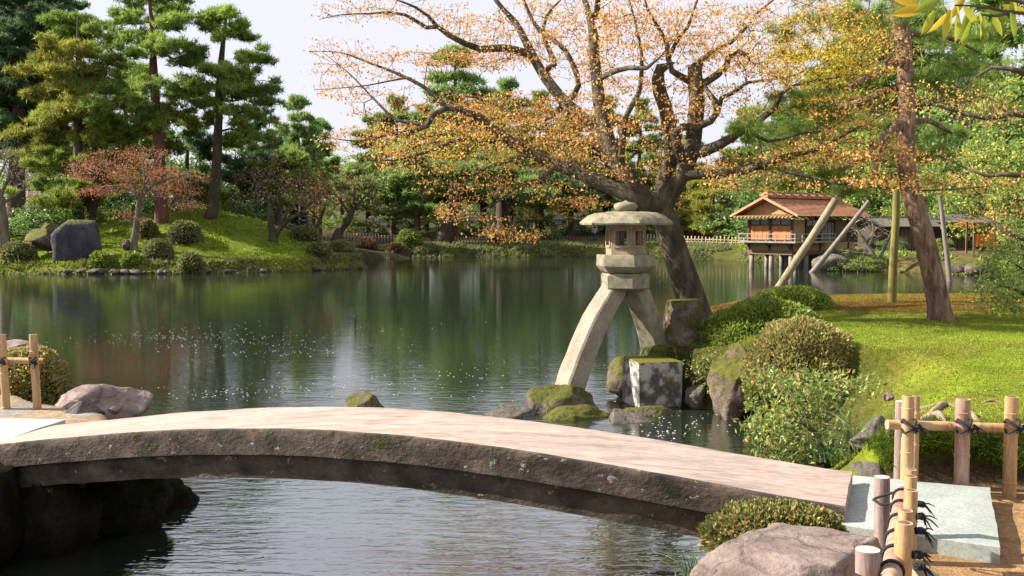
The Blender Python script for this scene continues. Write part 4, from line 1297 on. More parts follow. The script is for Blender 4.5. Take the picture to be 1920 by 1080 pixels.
# middle stems
sk.limb([a(1246, 388, 14.5), a(1243, 345, 14.6), a(1258, 300, 14.7), a(1260, 267, 14.7), a(1253, 227, 14.7), a(1247, 200, 14.7), a(1237, 173, 14.7), a(1233, 147, 14.7), a(1238, 128, 14.7)], [0.115, 0.11, 0.108, 0.105, 0.112, 0.105, 0.10, 0.095, 0.085])
sk.limb([a(1250, 392, 14.5), a(1266, 350, 14.45), a(1286, 310, 14.4), a(1297, 283, 14.4), a(1303, 233, 14.4), a(1307, 187, 14.4), a(1304, 157, 14.4), a(1303, 128, 14.4)], [0.13, 0.125, 0.122, 0.118, 0.115, 0.11, 0.11, 0.105])
sk.limb([a(1287, 315, 14.4), a(1272, 280, 14.3), a(1265, 250, 14.25), a(1280, 238, 14.2), a(1307, 238, 14.1), a(1333, 227, 14.0), a(1345, 210, 14.0), a(1341, 190, 14.0), a(1322, 165, 14.1)], [0.09, 0.075, 0.065, 0.06, 0.056, 0.05, 0.046, 0.042, 0.035])
sk.limb([a(1345, 200, 14.0), a(1353, 183, 13.9), a(1377, 173, 13.8), a(1400, 155, 13.7), a(1440, 150, 13.6), a(1490, 140, 13.5), a(1540, 120, 13.5)], [0.04, 0.036, 0.03, 0.024, 0.018, 0.012, 0.006])
sk.limb([a(1303, 157, 14.4), a(1277, 144, 14.4), a(1260, 133, 14.4), a(1253, 110, 14.3), a(1250, 80, 14.3), a(1233, 50, 14.2), a(1215, 20, 14.2), a(1205, -20, 14.2)], [0.055, 0.05, 0.045, 0.04, 0.034, 0.026, 0.018, 0.01])
sk.limb([a(1253, 105, 14.3), a(1270, 75, 14.2), a(1290, 50, 14.1), a(1300, 20, 14.0), a(1315, -20, 14.0)], [0.034, 0.03, 0.024, 0.018, 0.01])
sk.limb([a(1305, 165, 14.4), a(1322, 155, 14.3), a(1345, 140, 14.2), a(1363, 123, 14.2), a(1366, 107, 14.1), a(1383, 97, 14.1), a(1402, 104, 14.0)], [0.07, 0.06, 0.054, 0.05, 0.046, 0.042, 0.036])
sk.limb([a(1297, 122, 14.4), a(1330, 100, 14.5), a(1370, 80, 14.6), a(1400, 50, 14.6), a(1422, 22, 14.6), a(1450, 0, 14.6), a(1480, -30, 14.6)], [0.04, 0.036, 0.03, 0.024, 0.018, 0.012, 0.008], start=None)
# right limbs
sk.limb([a(1300, 288, 14.4), a(1320, 284, 14.2), a(1347, 273, 14.0), a(1373, 257, 13.9), a(1400, 240, 13.8), a(1427, 223, 13.7), a(1453, 203, 13.6), a(1465, 175, 13.5), a(1490, 160, 13.4), a(1540, 150, 13.3), a(1600, 140, 13.2)], [0.10, 0.085, 0.075, 0.066, 0.058, 0.05, 0.042, 0.03, 0.022, 0.014, 0.008])
sk.limb([a(1277, 330, 14.45), a(1300, 327, 14.3), a(1333, 327, 14.1), a(1383, 323, 13.9), a(1417, 313, 13.7), a(1450, 302, 13.6), a(1483, 291, 13.5), a(1527, 282, 13.4), a(1555, 268, 13.3), a(1593, 247, 13.2), a(1630, 228, 13.1), a(1680, 200, 13.0)], [0.09, 0.075, 0.062, 0.056, 0.05, 0.046, 0.04, 0.034, 0.026, 0.02, 0.014, 0.007])
sk.limb([a(1483, 291, 13.5), a(1470, 320, 13.3), a(1510, 330, 13.2), a(1580, 345, 13.0), a(1640, 350, 12.9), a(1700, 357, 12.8), a(1780, 355, 12.7), a(1850, 350, 12.6)], [0.03, 0.026, 0.024, 0.022, 0.019, 0.016, 0.01, 0.006])
sk.limb([a(1400, 240, 13.8), a(1440, 265, 13.6), a(1500, 250, 13.5), a(1560, 240, 13.4), a(1630, 180, 13.3)], [0.03, 0.024, 0.018, 0.012, 0.006])
nlimb = sk.n
# leaf clusters: (px, py, rx, ry, how many, nearest, farthest)
Z = [(700, 265, 95, 30, 60, 12.4, 14.0), (800, 262, 110, 38, 115, 12.4, 15.2), (900, 255, 110, 52, 140, 12.4, 15.4), (1000, 265, 110, 55, 170, 12.8, 15.4), (1100, 270, 80, 60, 120, 13.2, 15.6),
     (790, 305, 90, 22, 32, 12.4, 14.0), (880, 345, 90, 36, 40, 12.4, 14.0), (1010, 355, 90, 30, 30, 12.6, 13.8), (1090, 380, 45, 10, 20, 13.4, 13.9), (850, 395, 40, 20, 18, 12.6, 13.4), (955, 440, 60, 16, 26, 12.4, 13.2), (905, 425, 60, 26, 12, 12.4, 13.4),
     (960, 200, 90, 30, 80, 13.2, 16), (860, 200, 80, 26, 55, 13.2, 15.6), (1080, 200, 70, 30, 60, 13.6, 16),
     (640, 110, 80, 40, 42, 13.4, 14.6), (720, 130, 90, 50, 40, 13.2, 14.6), (630, 170, 60, 14, 16, 13.4, 14.4), (700, 200, 70, 30, 26, 13.0, 14.4),
     (820, 108, 90, 16, 55, 13.6, 15.4), (920, 110, 80, 22, 80, 14, 16), (680, 20, 90, 24, 36, 13.6, 15), (800, 25, 80, 30, 36, 14, 15.4), (900, 55, 70, 30, 50, 14.2, 16),
     (1000, 60, 90, 60, 100, 14, 16.4), (1080, 90, 80, 70, 110, 13.4, 16), (1160, 90, 80, 80, 120, 13.2, 15.4), (1170, 190, 60, 50, 60, 13.4, 15.4), (1200, 40, 80, 50, 70, 13.2, 15.4), (1100, 10, 120, 40, 60, 13.4, 15.8),
     (1280, 60, 80, 60, 95, 13.2, 15.4), (1350, 60, 80, 60, 75, 13.2, 15.4), (1420, 70, 80, 50, 70, 13, 15), (1330, 110, 80, 30, 45, 13.2, 15), (1290, 190, 50, 50, 55, 13.6, 14.8), (1390, 190, 80, 40, 50, 13, 14.6), (1230, 250, 50, 60, 45, 13.6, 15.2),
     (1200, 320, 60, 20, 20, 13.5, 14.2), (1430, 120, 80, 40, 60, 12.8, 14.6), (1350, 300, 60, 20, 26, 13.2, 14.4), (1420, 340, 100, 20, 45, 12.8, 14.2), (1500, 290, 90, 26, 60, 12.8, 14), (1590, 270, 90, 40, 70, 12.6, 13.8),
     (1560, 60, 110, 50, 110, 12.8, 14.4), (1520, 130, 100, 40, 150, 12.6, 14.2), (1620, 100, 90, 50, 100, 12.6, 14.2), (1640, 200, 70, 40, 40, 12.6, 13.8), (1560, 200, 60, 40, 36, 12.6, 13.8), (1600, 345, 110, 12, 26, 12.4, 13.2), (1720, 345, 110, 20, 30, 12.3, 13.2), (1660, 300, 80, 30, 40, 12.5, 13.4), (1500, 20, 120, 30, 50, 13, 14.6), (1850, 345, 80, 30, 18, 12.2, 13)]
T = []
for (cx, cy, rx, ry, n, d0, d1) in Z:
    for _ in range(int(n * 1.55)):
        u = unit(rng.normal(size=2)) * rng.random() ** 0.5
        T.append(a(cx + u[0] * rx, cy + u[1] * ry, rng.uniform(d0, d1)))
T = np.array(T)
ends = sk.grow(T, rng, 0.17, 0.4, 0.035, 0.0, 0.55)
sk.radii(0.0026, 2.35)
base = at(1305, 620, 14.6)
mp = thing('maple_tree', 'large spreading maple with orange leaves leaning behind the stone lantern', 'tree', base)
big, small = sk.mesh(0.018, 8, 0.17, base)
big.build('trunk', M['bark_maple'], mp)
stuff(small.build('twigs', M['bark_twig'], mp))
def leaf_points(sk, T, rng, per, rad, flat):
    out = []
    n = rng.poisson(per, len(T))
    idx = np.repeat(np.arange(len(T)), n)
    off = rng.normal(size=(len(idx), 3)) * np.array([rad, rad, rad * flat])
    return T[idx] + off, idx
LP, li = leaf_points(sk, T, rng, 11, 0.10, 0.16)
tw = np.array([sk.P[i] for i in range(nlimb, sk.n) if sk.r[i] < 0.012])
tw = tw[rng.random(len(tw)) < 0.5] + rng.normal(size=(1, 3)) * 0.0
LP = np.vstack([LP, tw + rng.normal(size=tw.shape) * np.array([0.06, 0.06, 0.02])])
ppx = 960 + LP[:, 0] / LP[:, 1] * FPX
ppy = 420 - (LP[:, 2] - CAM_Z) / LP[:, 1] * FPX
yel = (np.exp(-((ppx - 1545) / 110) ** 2 - ((ppy - 120) / 75) ** 2) + 0.5 * np.exp(-((ppx - 900) / 120) ** 2 - ((ppy - 290) / 40) ** 2)) > rng.random(len(LP)) * 0.9
mb = MB()
for sel, mi in ((~yel, 0), (yel, 1)):
    P_ = LP[sel] - base
    V, F = leaves(P_, 0.035, rng, 1.4, 0.25, 0.6, 0.7)
    mb.add(V, F, mi)
stuff(mb.build('crown', [M['maple'], M['maple_y']], mp, False))

# ------------------------------------------------------------------ maple boughs reaching in from the right, trunk out of the picture
rng = np.random.default_rng(22)
sk = Skel()
b0 = np.array([7.6, 11.4, 0.9])
sk.limb([b0, b0 + [0.05, 0, 1.2], b0 + [-0.1, 0.1, 2.2], b0 + [-0.2, 0.2, 3.0]], [0.2, 0.16, 0.14, 0.1], 0.15)
sk.limb([b0 + [-0.1, 0.1, 2.2], at(1935, 218, 11.4), at(1850, 222, 11.5), at(1780, 205, 11.6), at(1700, 178, 11.8)], [0.06, 0.04, 0.03, 0.02, 0.008], 0.15)
sk.limb([b0 + [0.0, 0, 1.6], at(1930, 330, 11.2), at(1850, 330, 11.3), at(1780, 300, 11.4)], [0.05, 0.035, 0.02, 0.008], 0.15)
sk.limb([b0 + [0.0, 0, 1.2], at(1925, 450, 11.2), at(1870, 420, 11.3), at(1800, 395, 11.4)], [0.05, 0.03, 0.02, 0.008], 0.15)
sk.limb([b0 + [-0.15, 0.1, 2.6], at(1900, 130, 11.4), at(1820, 150, 11.6)], [0.05, 0.03, 0.008], 0.15)
T = []
for (cx, cy, rx, ry, n, d0, d1) in [(1800, 175, 110, 22, 40, 11, 12.6), (1880, 215, 60, 14, 24, 11, 12.4), (1860, 330, 80, 16, 24, 10.8, 12), (1800, 290, 90, 16, 16, 11, 12), (1880, 390, 50, 20, 16, 10.8, 12), (1740, 195, 70, 18, 18, 11.2, 12.4), (1890, 435, 40, 16, 10, 10.8, 11.8)]:
    for _ in range(n):
        u = unit(rng.normal(size=2)) * rng.random() ** 0.5
        T.append(at(cx + u[0] * rx, cy + u[1] * ry, rng.uniform(d0, d1)))
T = np.array(T)
sk.grow(T, rng, 0.14, 0.4, 0.035, 0.0, 0.55)
sk.radii(0.0032, 2.3)
t2 = thing('maple_tree', 'orange maple boughs reaching in from the right picture edge', 'tree', b0)
big, small = sk.mesh(0.016, 7, 0.2, b0)
big.build('trunk', M['bark_maple'], t2)
stuff(small.build('twigs', M['bark_twig'], t2))
LP, li = leaf_points(sk, T, rng, 9, 0.15, 0.3)
V, F = leaves(LP - b0, 0.034, rng, 0.6, 0.6, 0.55)
stuff(MB().add(V, F).build('crown', M['maple'], t2, False))

# ------------------------------------------------------------------ near red pine on the lawn
rng = np.random.default_rng(31)
sk = Skel()
PD = 14.4
sk.limb([a(1768, 622, PD), a(1763, 600, PD), a(1759, 570, PD), a(1747, 510, PD), a(1731, 440, PD), a(1715, 385, PD), a(1703, 335, PD), a(1698, 280, PD), a(1700, 215, PD), a(1698, 140, PD), a(1691, 60, PD), a(1682, 0, PD), a(1672, -60, PD), a(1675, -140, PD)],
        [0.24, 0.195, 0.16, 0.15, 0.143, 0.138, 0.133, 0.128, 0.122, 0.117, 0.11, 0.10, 0.085, 0.06], 0.1)
sk.limb([a(1697, 118, PD), a(1672, 120, PD - .3), a(1640, 138, PD - .6), a(1612, 152, PD - .8), a(1590, 166, PD - 1)], [0.07, 0.06, 0.05, 0.045, 0.03])
sk.limb([a(1697, 78, PD), a(1680, 78, PD - .2), a(1668, 105, PD - .4), a(1655, 125, PD - .5)], [0.04, 0.034, 0.028, 0.02])
sk.limb([a(1700, 232, PD), a(1680, 232, PD - .2), a(1660, 268, PD - .4), a(1645, 305, PD - .5), a(1628, 352, PD - .6)], [0.055, 0.05, 0.044, 0.036, 0.026])
sk.limb([a(1700, 225, PD), a(1665, 250, PD - .3), a(1640, 275, PD - .5), a(1610, 300, PD - .7), a(1560, 325, PD - .8), a(1520, 340, PD - 1), a(1490, 345, PD - 1)], [0.055, 0.05, 0.044, 0.036, 0.03, 0.022, 0.012])
sk.limb([a(1712, 240, PD), a(1735, 225, PD + .2), a(1760, 235, PD + .4), a(1785, 250, PD + .5)], [0.05, 0.042, 0.036, 0.02])
sk.limb([a(1700, 45, PD), a(1660, 30, PD + .4), a(1610, 20, PD + .8), a(1560, 25, PD + 1.1), a(1520, 45, PD + 1.4)], [0.06, 0.05, 0.04, 0.03, 0.015])
sk.limb([a(1697, 150, PD), a(1640, 180, PD + .5), a(1570, 200, PD + 1), a(1500, 195, PD + 1.5), a(1450, 215, PD + 1.8)], [0.06, 0.05, 0.042, 0.032, 0.015])
sk.limb([a(1700, 70, PD), a(1740, 60, PD + .4), a(1790, 75, PD + .7), a(1830, 95, PD + .9)], [0.05, 0.042, 0.034, 0.018])
sk.limb([a(1710, 300, PD), a(1740, 300, PD + .6), a(1770, 290, PD + 1)], [0.04, 0.03, 0.015])
pads = [(1440, 205, 40, 18), (1480, 180, 45, 20), (1530, 190, 45, 20), (1560, 215, 40, 18), (1600, 195, 40, 18), (1500, 235, 45, 18), (1450, 255, 40, 16), (1560, 250, 45, 18), (1620, 225, 36, 16), (1400, 240, 30, 12), (1470, 60, 40, 16), (1520, 45, 45, 18), (1570, 30, 45, 18), (1620, 25, 40, 16), (1660, 45, 35, 16),
        (1590, 150, 40, 16), (1630, 140, 34, 14), (1740, 60, 38, 16), (1780, 75, 40, 16), (1820, 95, 40, 16), (1750, 150, 40, 18), (1790, 130, 40, 16), (1800, 175, 40, 16), (1840, 130, 40, 18), (1740, 285, 36, 16), (1775, 250, 36, 16), (1500, 340, 55, 16), (1550, 330, 45, 14), (1590, 355, 34, 10), (1450, 345, 40, 12), (1640, 60, 45, 18), (1700, 20, 60, 20), (1650, -20, 80, 30), (1750, 0, 60, 26), (1560, -10, 70, 24), (1480, 100, 40, 14), (1850, 60, 36, 16), (1380, 305, 34, 14), (1430, 310, 36, 14)]
T, Cc = [], []
for (x, y, rx, ry) in pads:
    dd = PD + (rng.uniform(-1.2, 0.6) if y > 260 else rng.uniform(-0.9, 2.0))
    c = at(x, y, dd)
    T.append(c)
    r = np.array([rx * dd / FPX, rx * dd / FPX, ry * dd / FPX])
    for q in range(5):
        T.append(c + unit(rng.normal(size=3)) * r * 0.7)
    Cc.append((c, r))
T = np.array(T)
sk.grow(T, rng, 0.15, 0.35, 0.05, 0.1, 0.4)
sk.radii(0.005, 2.3)
base = at(1766, 612, PD)
pn = thing('pine_tree', 'leaning red barked pine standing on the moss lawn at right', 'tree', base)
big, small = sk.mesh(0.02, 9, 0.10, base)
big.build('trunk', M['bark_pine'], pn)
stuff(small.build('twigs', M['bark_pine'], pn))
pts = []
for c, r in Cc:
    pts.append(spray(rng, c, r * 1.15, 80, 0.13))
pts = np.vstack(pts) - base
V, F = tufts(pts, rng, 22, 0.125, 0.0075, 0.35)
stuff(MB().add(V, F).build('crown', M['pine_near'], pn, False))

# ------------------------------------------------------------------ island pines on the left
def pine(name, label, trunk, pads, D, spread, mats, bark, seed, tuft=(0.30, 0.055), dens=1.0, group=None, n=7):
    """trunk: [(px, py, r)], pads: [(px, py, rx, ry)] as seen in the photograph, spread over a depth range"""
    rng = np.random.default_rng(seed)
    sk = Skel(30000)
    b = onground(trunk[0][0], D)
    pts = [b + np.array([0, 0, -0.3])] + [at(x, y, D) for x, y, r in trunk[1:]]
    sk.limb(pts, [t[2] for t in trunk], 0.4)
    T, Cc = [], []
    for q in pads:
        x, y, rx, ry = q[:4]
        k_ = rng.uniform(0.7, 1.35)
        rx, ry = rx * k_, ry * rng.uniform(0.75, 1.5)
        x, y = x + rng.normal() * 5, y + rng.normal() * 4
        dd = D + (q[4] if len(q) > 4 else rng.uniform(-spread, spread))
        c = at(x, y, dd)
        r = np.array([rx * dd / FPX, max(rx * dd / FPX * 0.9, 0.5), ry * dd / FPX])
        Cc.append((c, r))
        for k in range(2):
            c2 = c + np.array([rng.normal() * r[0] * 0.8, rng.normal() * r[1] * 0.8, rng.normal() * 0.28])
            Cc.append((c2, r * rng.uniform(0.4, 0.75)))
            T.append(c2)
        T.append(c - [0, 0, r[2] * 0.3])
        for k in range(3):
            T.append(c + unit(rng.normal(size=3)) * r * np.array([0.7, 0.7, 0.2]) - [0, 0, r[2] * 0.2])
    sk.grow(np.array(T), rng, 0.45, 0.25, 0.06, -0.02, 0.35, up_pen=0.6)
    sk.radii(0.022, 2.4)
    t = thing(name, label, 'tree', b, 0, group)
    big, small = sk.mesh(0.045, 6, 0.18, b)
    mbt = big
    if small.n:
        for V, (F, m) in zip(small.v, zip(small.f, small.m)):
            mbt.v.append(V); mbt.f.append(F + mbt.n); mbt.m.append(m); mbt.n += len(V)
    mbt.build('trunk', bark, t)
    P = np.vstack([spray(rng, c, r, int(dens * 150 * (r[0] * r[1]) ** 0.5 * (0.6 + r[2] * 1.2))) for c, r in Cc]) - b
    mb = MB()
    if len(mats) == 1:
        V, F = tufts(P, rng, n, tuft[0], tuft[1], 0.7)
        mb.add(V, F)
    else:
        u = fbm(P * 0.35 + seed, 2) + rng.normal(size=len(P)) * 0.12
        for sel, mi in ((u < 0, 0), (u >= 0, 1)):
            V, F = tufts(P[sel], rng, n, tuft[0], tuft[1], 0.7)
            mb.add(V, F, mi)
    stuff(mb.build('crown', mats, t, False))
    return t
def P4(lst, rx, ry):
    return [(x, y, rx, ry) for x, y in lst]
pine('pine_tree', 'tall pine with reddish trunk and tiered boughs, highest on the left shore', [(303, 430, 0.42), (303, 400, 0.36), (300, 300, 0.30), (294, 220, 0.26), (288, 140, 0.22), (286, 60, 0.14), (280, 0, 0.08), (278, -30, 0.04)],
     P4([(267, 6), (317, 18), (237, 30), (298, 47), (333, 45), (213, 70), (267, 74), (250, 95), (320, 94), (362, 92), (385, 115), (335, 122), (206, 108), (233, 122), (187, 143), (240, 149), (273, 152), (360, 158), (393, 172), (333, 172), (253, 180), (217, 172), (187, 173), (253, 230), (300, 228), (233, 205), (187, 205), (330, 205), (345, 235), (275, -15), (300, -10)], 31, 13), 54, 2.6, [M['pine_a'], M['pine_l']], M['bark_redfar'], 41)
pine('pine_tree', 'slender pine with mossy leaning trunk at the right of the left shore group', [(393, 420, 0.40), (398, 395, 0.33), (405, 320, 0.27), (409, 250, 0.24), (411, 170, 0.2), (416, 100, 0.15), (422, 50, 0.09), (424, 20, 0.05)],
     P4([(423, 22), (402, 33), (447, 50), (388, 53), (417, 63), (467, 77), (440, 72), (460, 103), (472, 112), (430, 130), (460, 133), (480, 160), (502, 165), (440, 160), (427, 180), (467, 177), (505, 190), (483, 207), (450, 230), (433, 200), (473, 260), (500, 257), (433, 265), (450, 285), (393, 213), (385, 190), (400, 140)], 22, 10), 55, 2.2, [M['pine_a'], M['pine_l']], M['bark_mossy'], 42)
pine('pine_tree', 'yellowing pine left of the tallest pine on the left shore', [(148, 425, 0.35), (146, 380, 0.3), (146, 280, 0.24), (146, 180, 0.18), (146, 90, 0.1), (146, 30, 0.04)],
     P4([(133, 97), (110, 103), (157, 93), (100, 120), (123, 133), (93, 147), (140, 147), (110, 173), (87, 180), (127, 187), (77, 130), (165, 130), (170, 170), (150, 200), (100, 205)], 34, 14), 55, 2.2, [M['pine_y'], M['pine_l']], M['bark_far'], 43)
pine('pine_tree', 'dark green pine top rising between the darkest conifer and the tallest pine', [(150, 420, 0.35), (150, 300, 0.28), (150, 150, 0.18), (148, 30, 0.05)],
     P4([(143, 33), (167, 43), (127, 50), (110, 77), (150, 64), (170, 70), (130, 68), (165, 95)], 32, 14), 62, 1.5, [M['pine_a']], M['bark_far'], 44)
pine('pine_tree', 'bushy light green pine low behind the red maple on the left shore', [(170, 432, 0.3), (172, 400, 0.26), (176, 320, 0.2), (178, 240, 0.1), (178, 200, 0.05)],
     P4([(87, 217), (117, 213), (153, 207), (187, 200), (213, 227), (100, 250), (140, 250), (173, 260), (80, 257), (213, 257), (233, 253), (262, 235), (100, 287), (77, 293), (133, 287), (160, 310), (100, 320), (140, 333), (127, 350), (187, 333), (67, 313), (180, 370), (120, 380), (240, 290), (215, 300), (90, 350), (160, 385), (210, 350), (235, 330)], 36, 15), 56, 2.0, [M['pine_l'], M['pine_y']], M['bark_far'], 45)
pine('pine_tree', 'almost black conifer filling the top left corner', [(30, 420, 0.6), (32, 300, 0.5), (40, 150, 0.4), (50, 0, 0.25), (55, -90, 0.1)],
     P4([(33, 20), (83, 15), (20, 50), (67, 50), (100, 60), (33, 80), (50, 110), (83, 97), (13, 97), (67, 140), (40, 150), (10, 130), (60, 173), (73, 200), (20, 187), (43, 213), (67, 233), (10, 227), (33, 253), (60, 263), (90, 130), (95, 30), (60, -15), (20, -20), (0, 60), (0, 170), (40, 300), (10, 280), (75, 300)], 46, 20), 66, 3, [M['pine_d']], M['bark_far'], 46, tuft=(0.36, 0.08))
pine('pine_tree', 'shaded pine undergrowth between the two tall left shore pines', [(345, 420, 0.22), (346, 380, 0.2), (350, 320, 0.14), (352, 260, 0.06)],
     P4([(330, 290), (305, 275), (350, 320), (372, 262), (395, 300), (340, 350), (430, 335), (460, 312), (490, 300), (322, 330), (365, 350), (385, 375), (330, 385), (420, 370), (450, 345), (310, 250), (370, 230)], 32, 13), 60, 2.0, [M['pine_d'], M['pine_a']], M['bark_far'], 47)
pine('pine_tree', 'small rounded pine at the right end of the left shore', [(520, 430, 0.2), (522, 400, 0.16), (525, 340, 0.1), (525, 300, 0.05)],
     P4([(520, 300), (545, 315), (500, 320), (560, 300), (480, 335), (535, 345), (510, 355), (560, 340), (575, 325), (545, 285)], 28, 11), 60, 1.6, [M['pine_l'], M['pine_a']], M['bark_far'], 48)

# ------------------------------------------------------------------ twiggy and deciduous trees of the far shores
def twig_tree(name, label, limbs, zones, D, spread, bark, leafmat, seed, per=4, size=0.09, tip=0.011, flat=0.4, rad=0.35, group=None, stemname='trunk'):
    rng = np.random.default_rng(seed)
    sk = Skel(40000)
    first = True
    for L_ in limbs:
        pts = []
        for k, (x, y, r, *dd) in enumerate(L_):
            d = D + (dd[0] if dd else 0)
            pts.append(at(x, y, d))
        if first:
            b = onground(L_[0][0], D)
            pts[0] = b + np.array([0, 0, -0.2])
            first = False
        sk.limb(pts, [q[2] for q in L_], 0.3, wob=0.1, seed=seed)
    T = []
    for (cx, cy, rx, ry, n) in zones:
        for _ in range(n):
            u = unit(rng.normal(size=2)) * rng.random() ** 0.5
            T.append(at(cx + u[0] * rx, cy + u[1] * ry, D + rng.uniform(-spread, spread)))
    T = np.array(T)
    sk.grow(T, rng, 0.3, 0.35, 0.06, 0.05, 0.5)
    sk.radii(tip, 2.5)
    t = thing(name, label, 'tree', b, 0, group)
    big, small = sk.mesh(0.04, 6, 0.2, b)
    if small.n:
        for V, (F, m) in zip(small.v, zip(small.f, small.m)):
            big.v.append(V); big.f.append(F + big.n); big.m.append(m); big.n += len(V)
    big.build(stemname, bark, t)
    if leafmat is not None:
        LP, li = leaf_points(sk, T, rng, per, rad, flat)
        V, F = leaves(LP - b, size, rng, 0.5, 0.2, 0.6)
        stuff(MB().add(V, F).build('crown', leafmat, t, False))
    return t
twig_tree('maple_tree', 'small umbrella shaped maple with brick red leaves and pale trunk on the left shore',
    [[(253, 478, 0.22), (250, 455, 0.18), (256, 425, 0.15), (259, 400, 0.13), (262, 375, 0.11)], [(262, 380, 0.1), (250, 350, 0.08), (235, 325, 0.06), (215, 305, 0.03)], [(262, 378, 0.1), (275, 355, 0.09), (300, 340, 0.07), (330, 330, 0.05), (360, 325, 0.03)], [(270, 362, 0.08), (272, 335, 0.07), (268, 305, 0.04), (275, 285, 0.02)], [(255, 365, 0.06), (225, 350, 0.045), (190, 350, 0.03), (165, 360, 0.015)], [(285, 345, 0.06), (300, 315, 0.04), (305, 285, 0.02)], [(260, 385, 0.06), (290, 370, 0.05), (320, 370, 0.03), (345, 385, 0.015)], [(240, 335, 0.05), (200, 320, 0.03), (150, 308, 0.015)]],
    [(210, 300, 60, 18, 70), (270, 290, 45, 18, 60), (180, 325, 60, 14, 60), (270, 325, 70, 16, 90), (330, 330, 55, 18, 80), (220, 355, 60, 12, 60), (320, 358, 60, 14, 70), (170, 362, 30, 8, 26), (345, 385, 35, 9, 30), (150, 308, 28, 7, 20), (235, 400, 25, 8, 14), (250, 410, 20, 10, 10)], 50, 1.5, M['bark_pale'], M['maple_red'], 51, per=13, size=0.066, rad=0.24, flat=0.3)
twig_tree('bare_tree', 'bare grey twigged tree at the left picture edge', [[(10, 440, 0.3), (5, 410, 0.26), (0, 370, 0.2), (-10, 340, 0.15)], [(0, 365, 0.1), (20, 330, 0.07), (35, 295, 0.03)], [(2, 380, 0.1), (30, 368, 0.06), (55, 345, 0.03)], [(-5, 345, 0.09), (10, 310, 0.05), (20, 275, 0.02)]],
    [(20, 300, 35, 30, 60), (40, 330, 30, 20, 40), (0, 310, 40, 40, 60)], 51, 1.5, M['bark_pale'], M['buds_grey'], 52, per=3, size=0.07)
twig_tree('cherry_tree', 'budding brown cherry tree with a forked mossy trunk on the left shore point', [[(515, 468, 0.26), (512, 448, 0.22), (507, 420, 0.18), (505, 390, 0.14), (500, 360, 0.1)], [(514, 445, 0.16), (528, 425, 0.13), (545, 410, 0.1), (568, 395, 0.06), (590, 375, 0.03)], [(505, 395, 0.1), (520, 365, 0.07), (525, 340, 0.03)], [(503, 375, 0.08), (480, 352, 0.05), (455, 335, 0.02)], [(530, 423, 0.08), (540, 390, 0.06), (555, 360, 0.03)]],
    [(480, 340, 50, 28, 80), (530, 335, 50, 30, 80), (570, 355, 45, 28, 70), (460, 370, 40, 20, 40), (590, 375, 40, 20, 40), (520, 300, 40, 14, 26)], 53, 1.8, M['bark_mossy'], M['buds'], 53, per=4, size=0.09)
twig_tree('cherry_tree', 'leaning cherry tree with orange brown buds right of the forked one', [[(628, 458, 0.3), (634, 440, 0.27), (648, 420, 0.22), (658, 402, 0.17), (662, 380, 0.12), (665, 350, 0.07)], [(657, 400, 0.1), (680, 375, 0.07), (700, 350, 0.03)], [(655, 405, 0.1), (640, 380, 0.07), (622, 355, 0.03)], [(662, 385, 0.07), (690, 390, 0.05), (715, 400, 0.02)]],
    [(650, 335, 50, 24, 80), (690, 345, 40, 30, 70), (620, 350, 40, 24, 60), (660, 375, 50, 18, 50), (710, 390, 26, 16, 26)], 57, 1.8, M['bark_far'], M['leaf_autumn'], 54, per=3, size=0.1)
twig_tree('bare_tree', 'thin mossy trunk of a bare tree just right of the forked cherry', [[(590, 462, 0.16), (588, 440, 0.13), (600, 415, 0.1), (610, 385, 0.06)], [(597, 420, 0.06), (580, 390, 0.04), (570, 360, 0.02)]], [(600, 370, 40, 28, 50), (570, 375, 25, 25, 30)], 55, 1.2, M['bark_mossy'], M['buds'], 55, per=2, size=0.08)
twig_tree('bare_shrub', 'tangled leafless grey shrub in front of the tea house annex', [[(1648, 500, 0.14), (1640, 480, 0.12), (1625, 455, 0.09), (1605, 430, 0.05)], [(1645, 490, 0.1), (1665, 455, 0.07), (1675, 420, 0.04)], [(1640, 480, 0.09), (1610, 475, 0.06), (1585, 470, 0.03)], [(1628, 460, 0.07), (1640, 430, 0.05), (1630, 405, 0.02)]],
    [(1620, 430, 40, 26, 90), (1650, 420, 34, 26, 70), (1610, 470, 40, 16, 60), (1665, 460, 24, 26, 40)], 49.9, 1.2, M['bark_pale'], None, 56, tip=0.012)
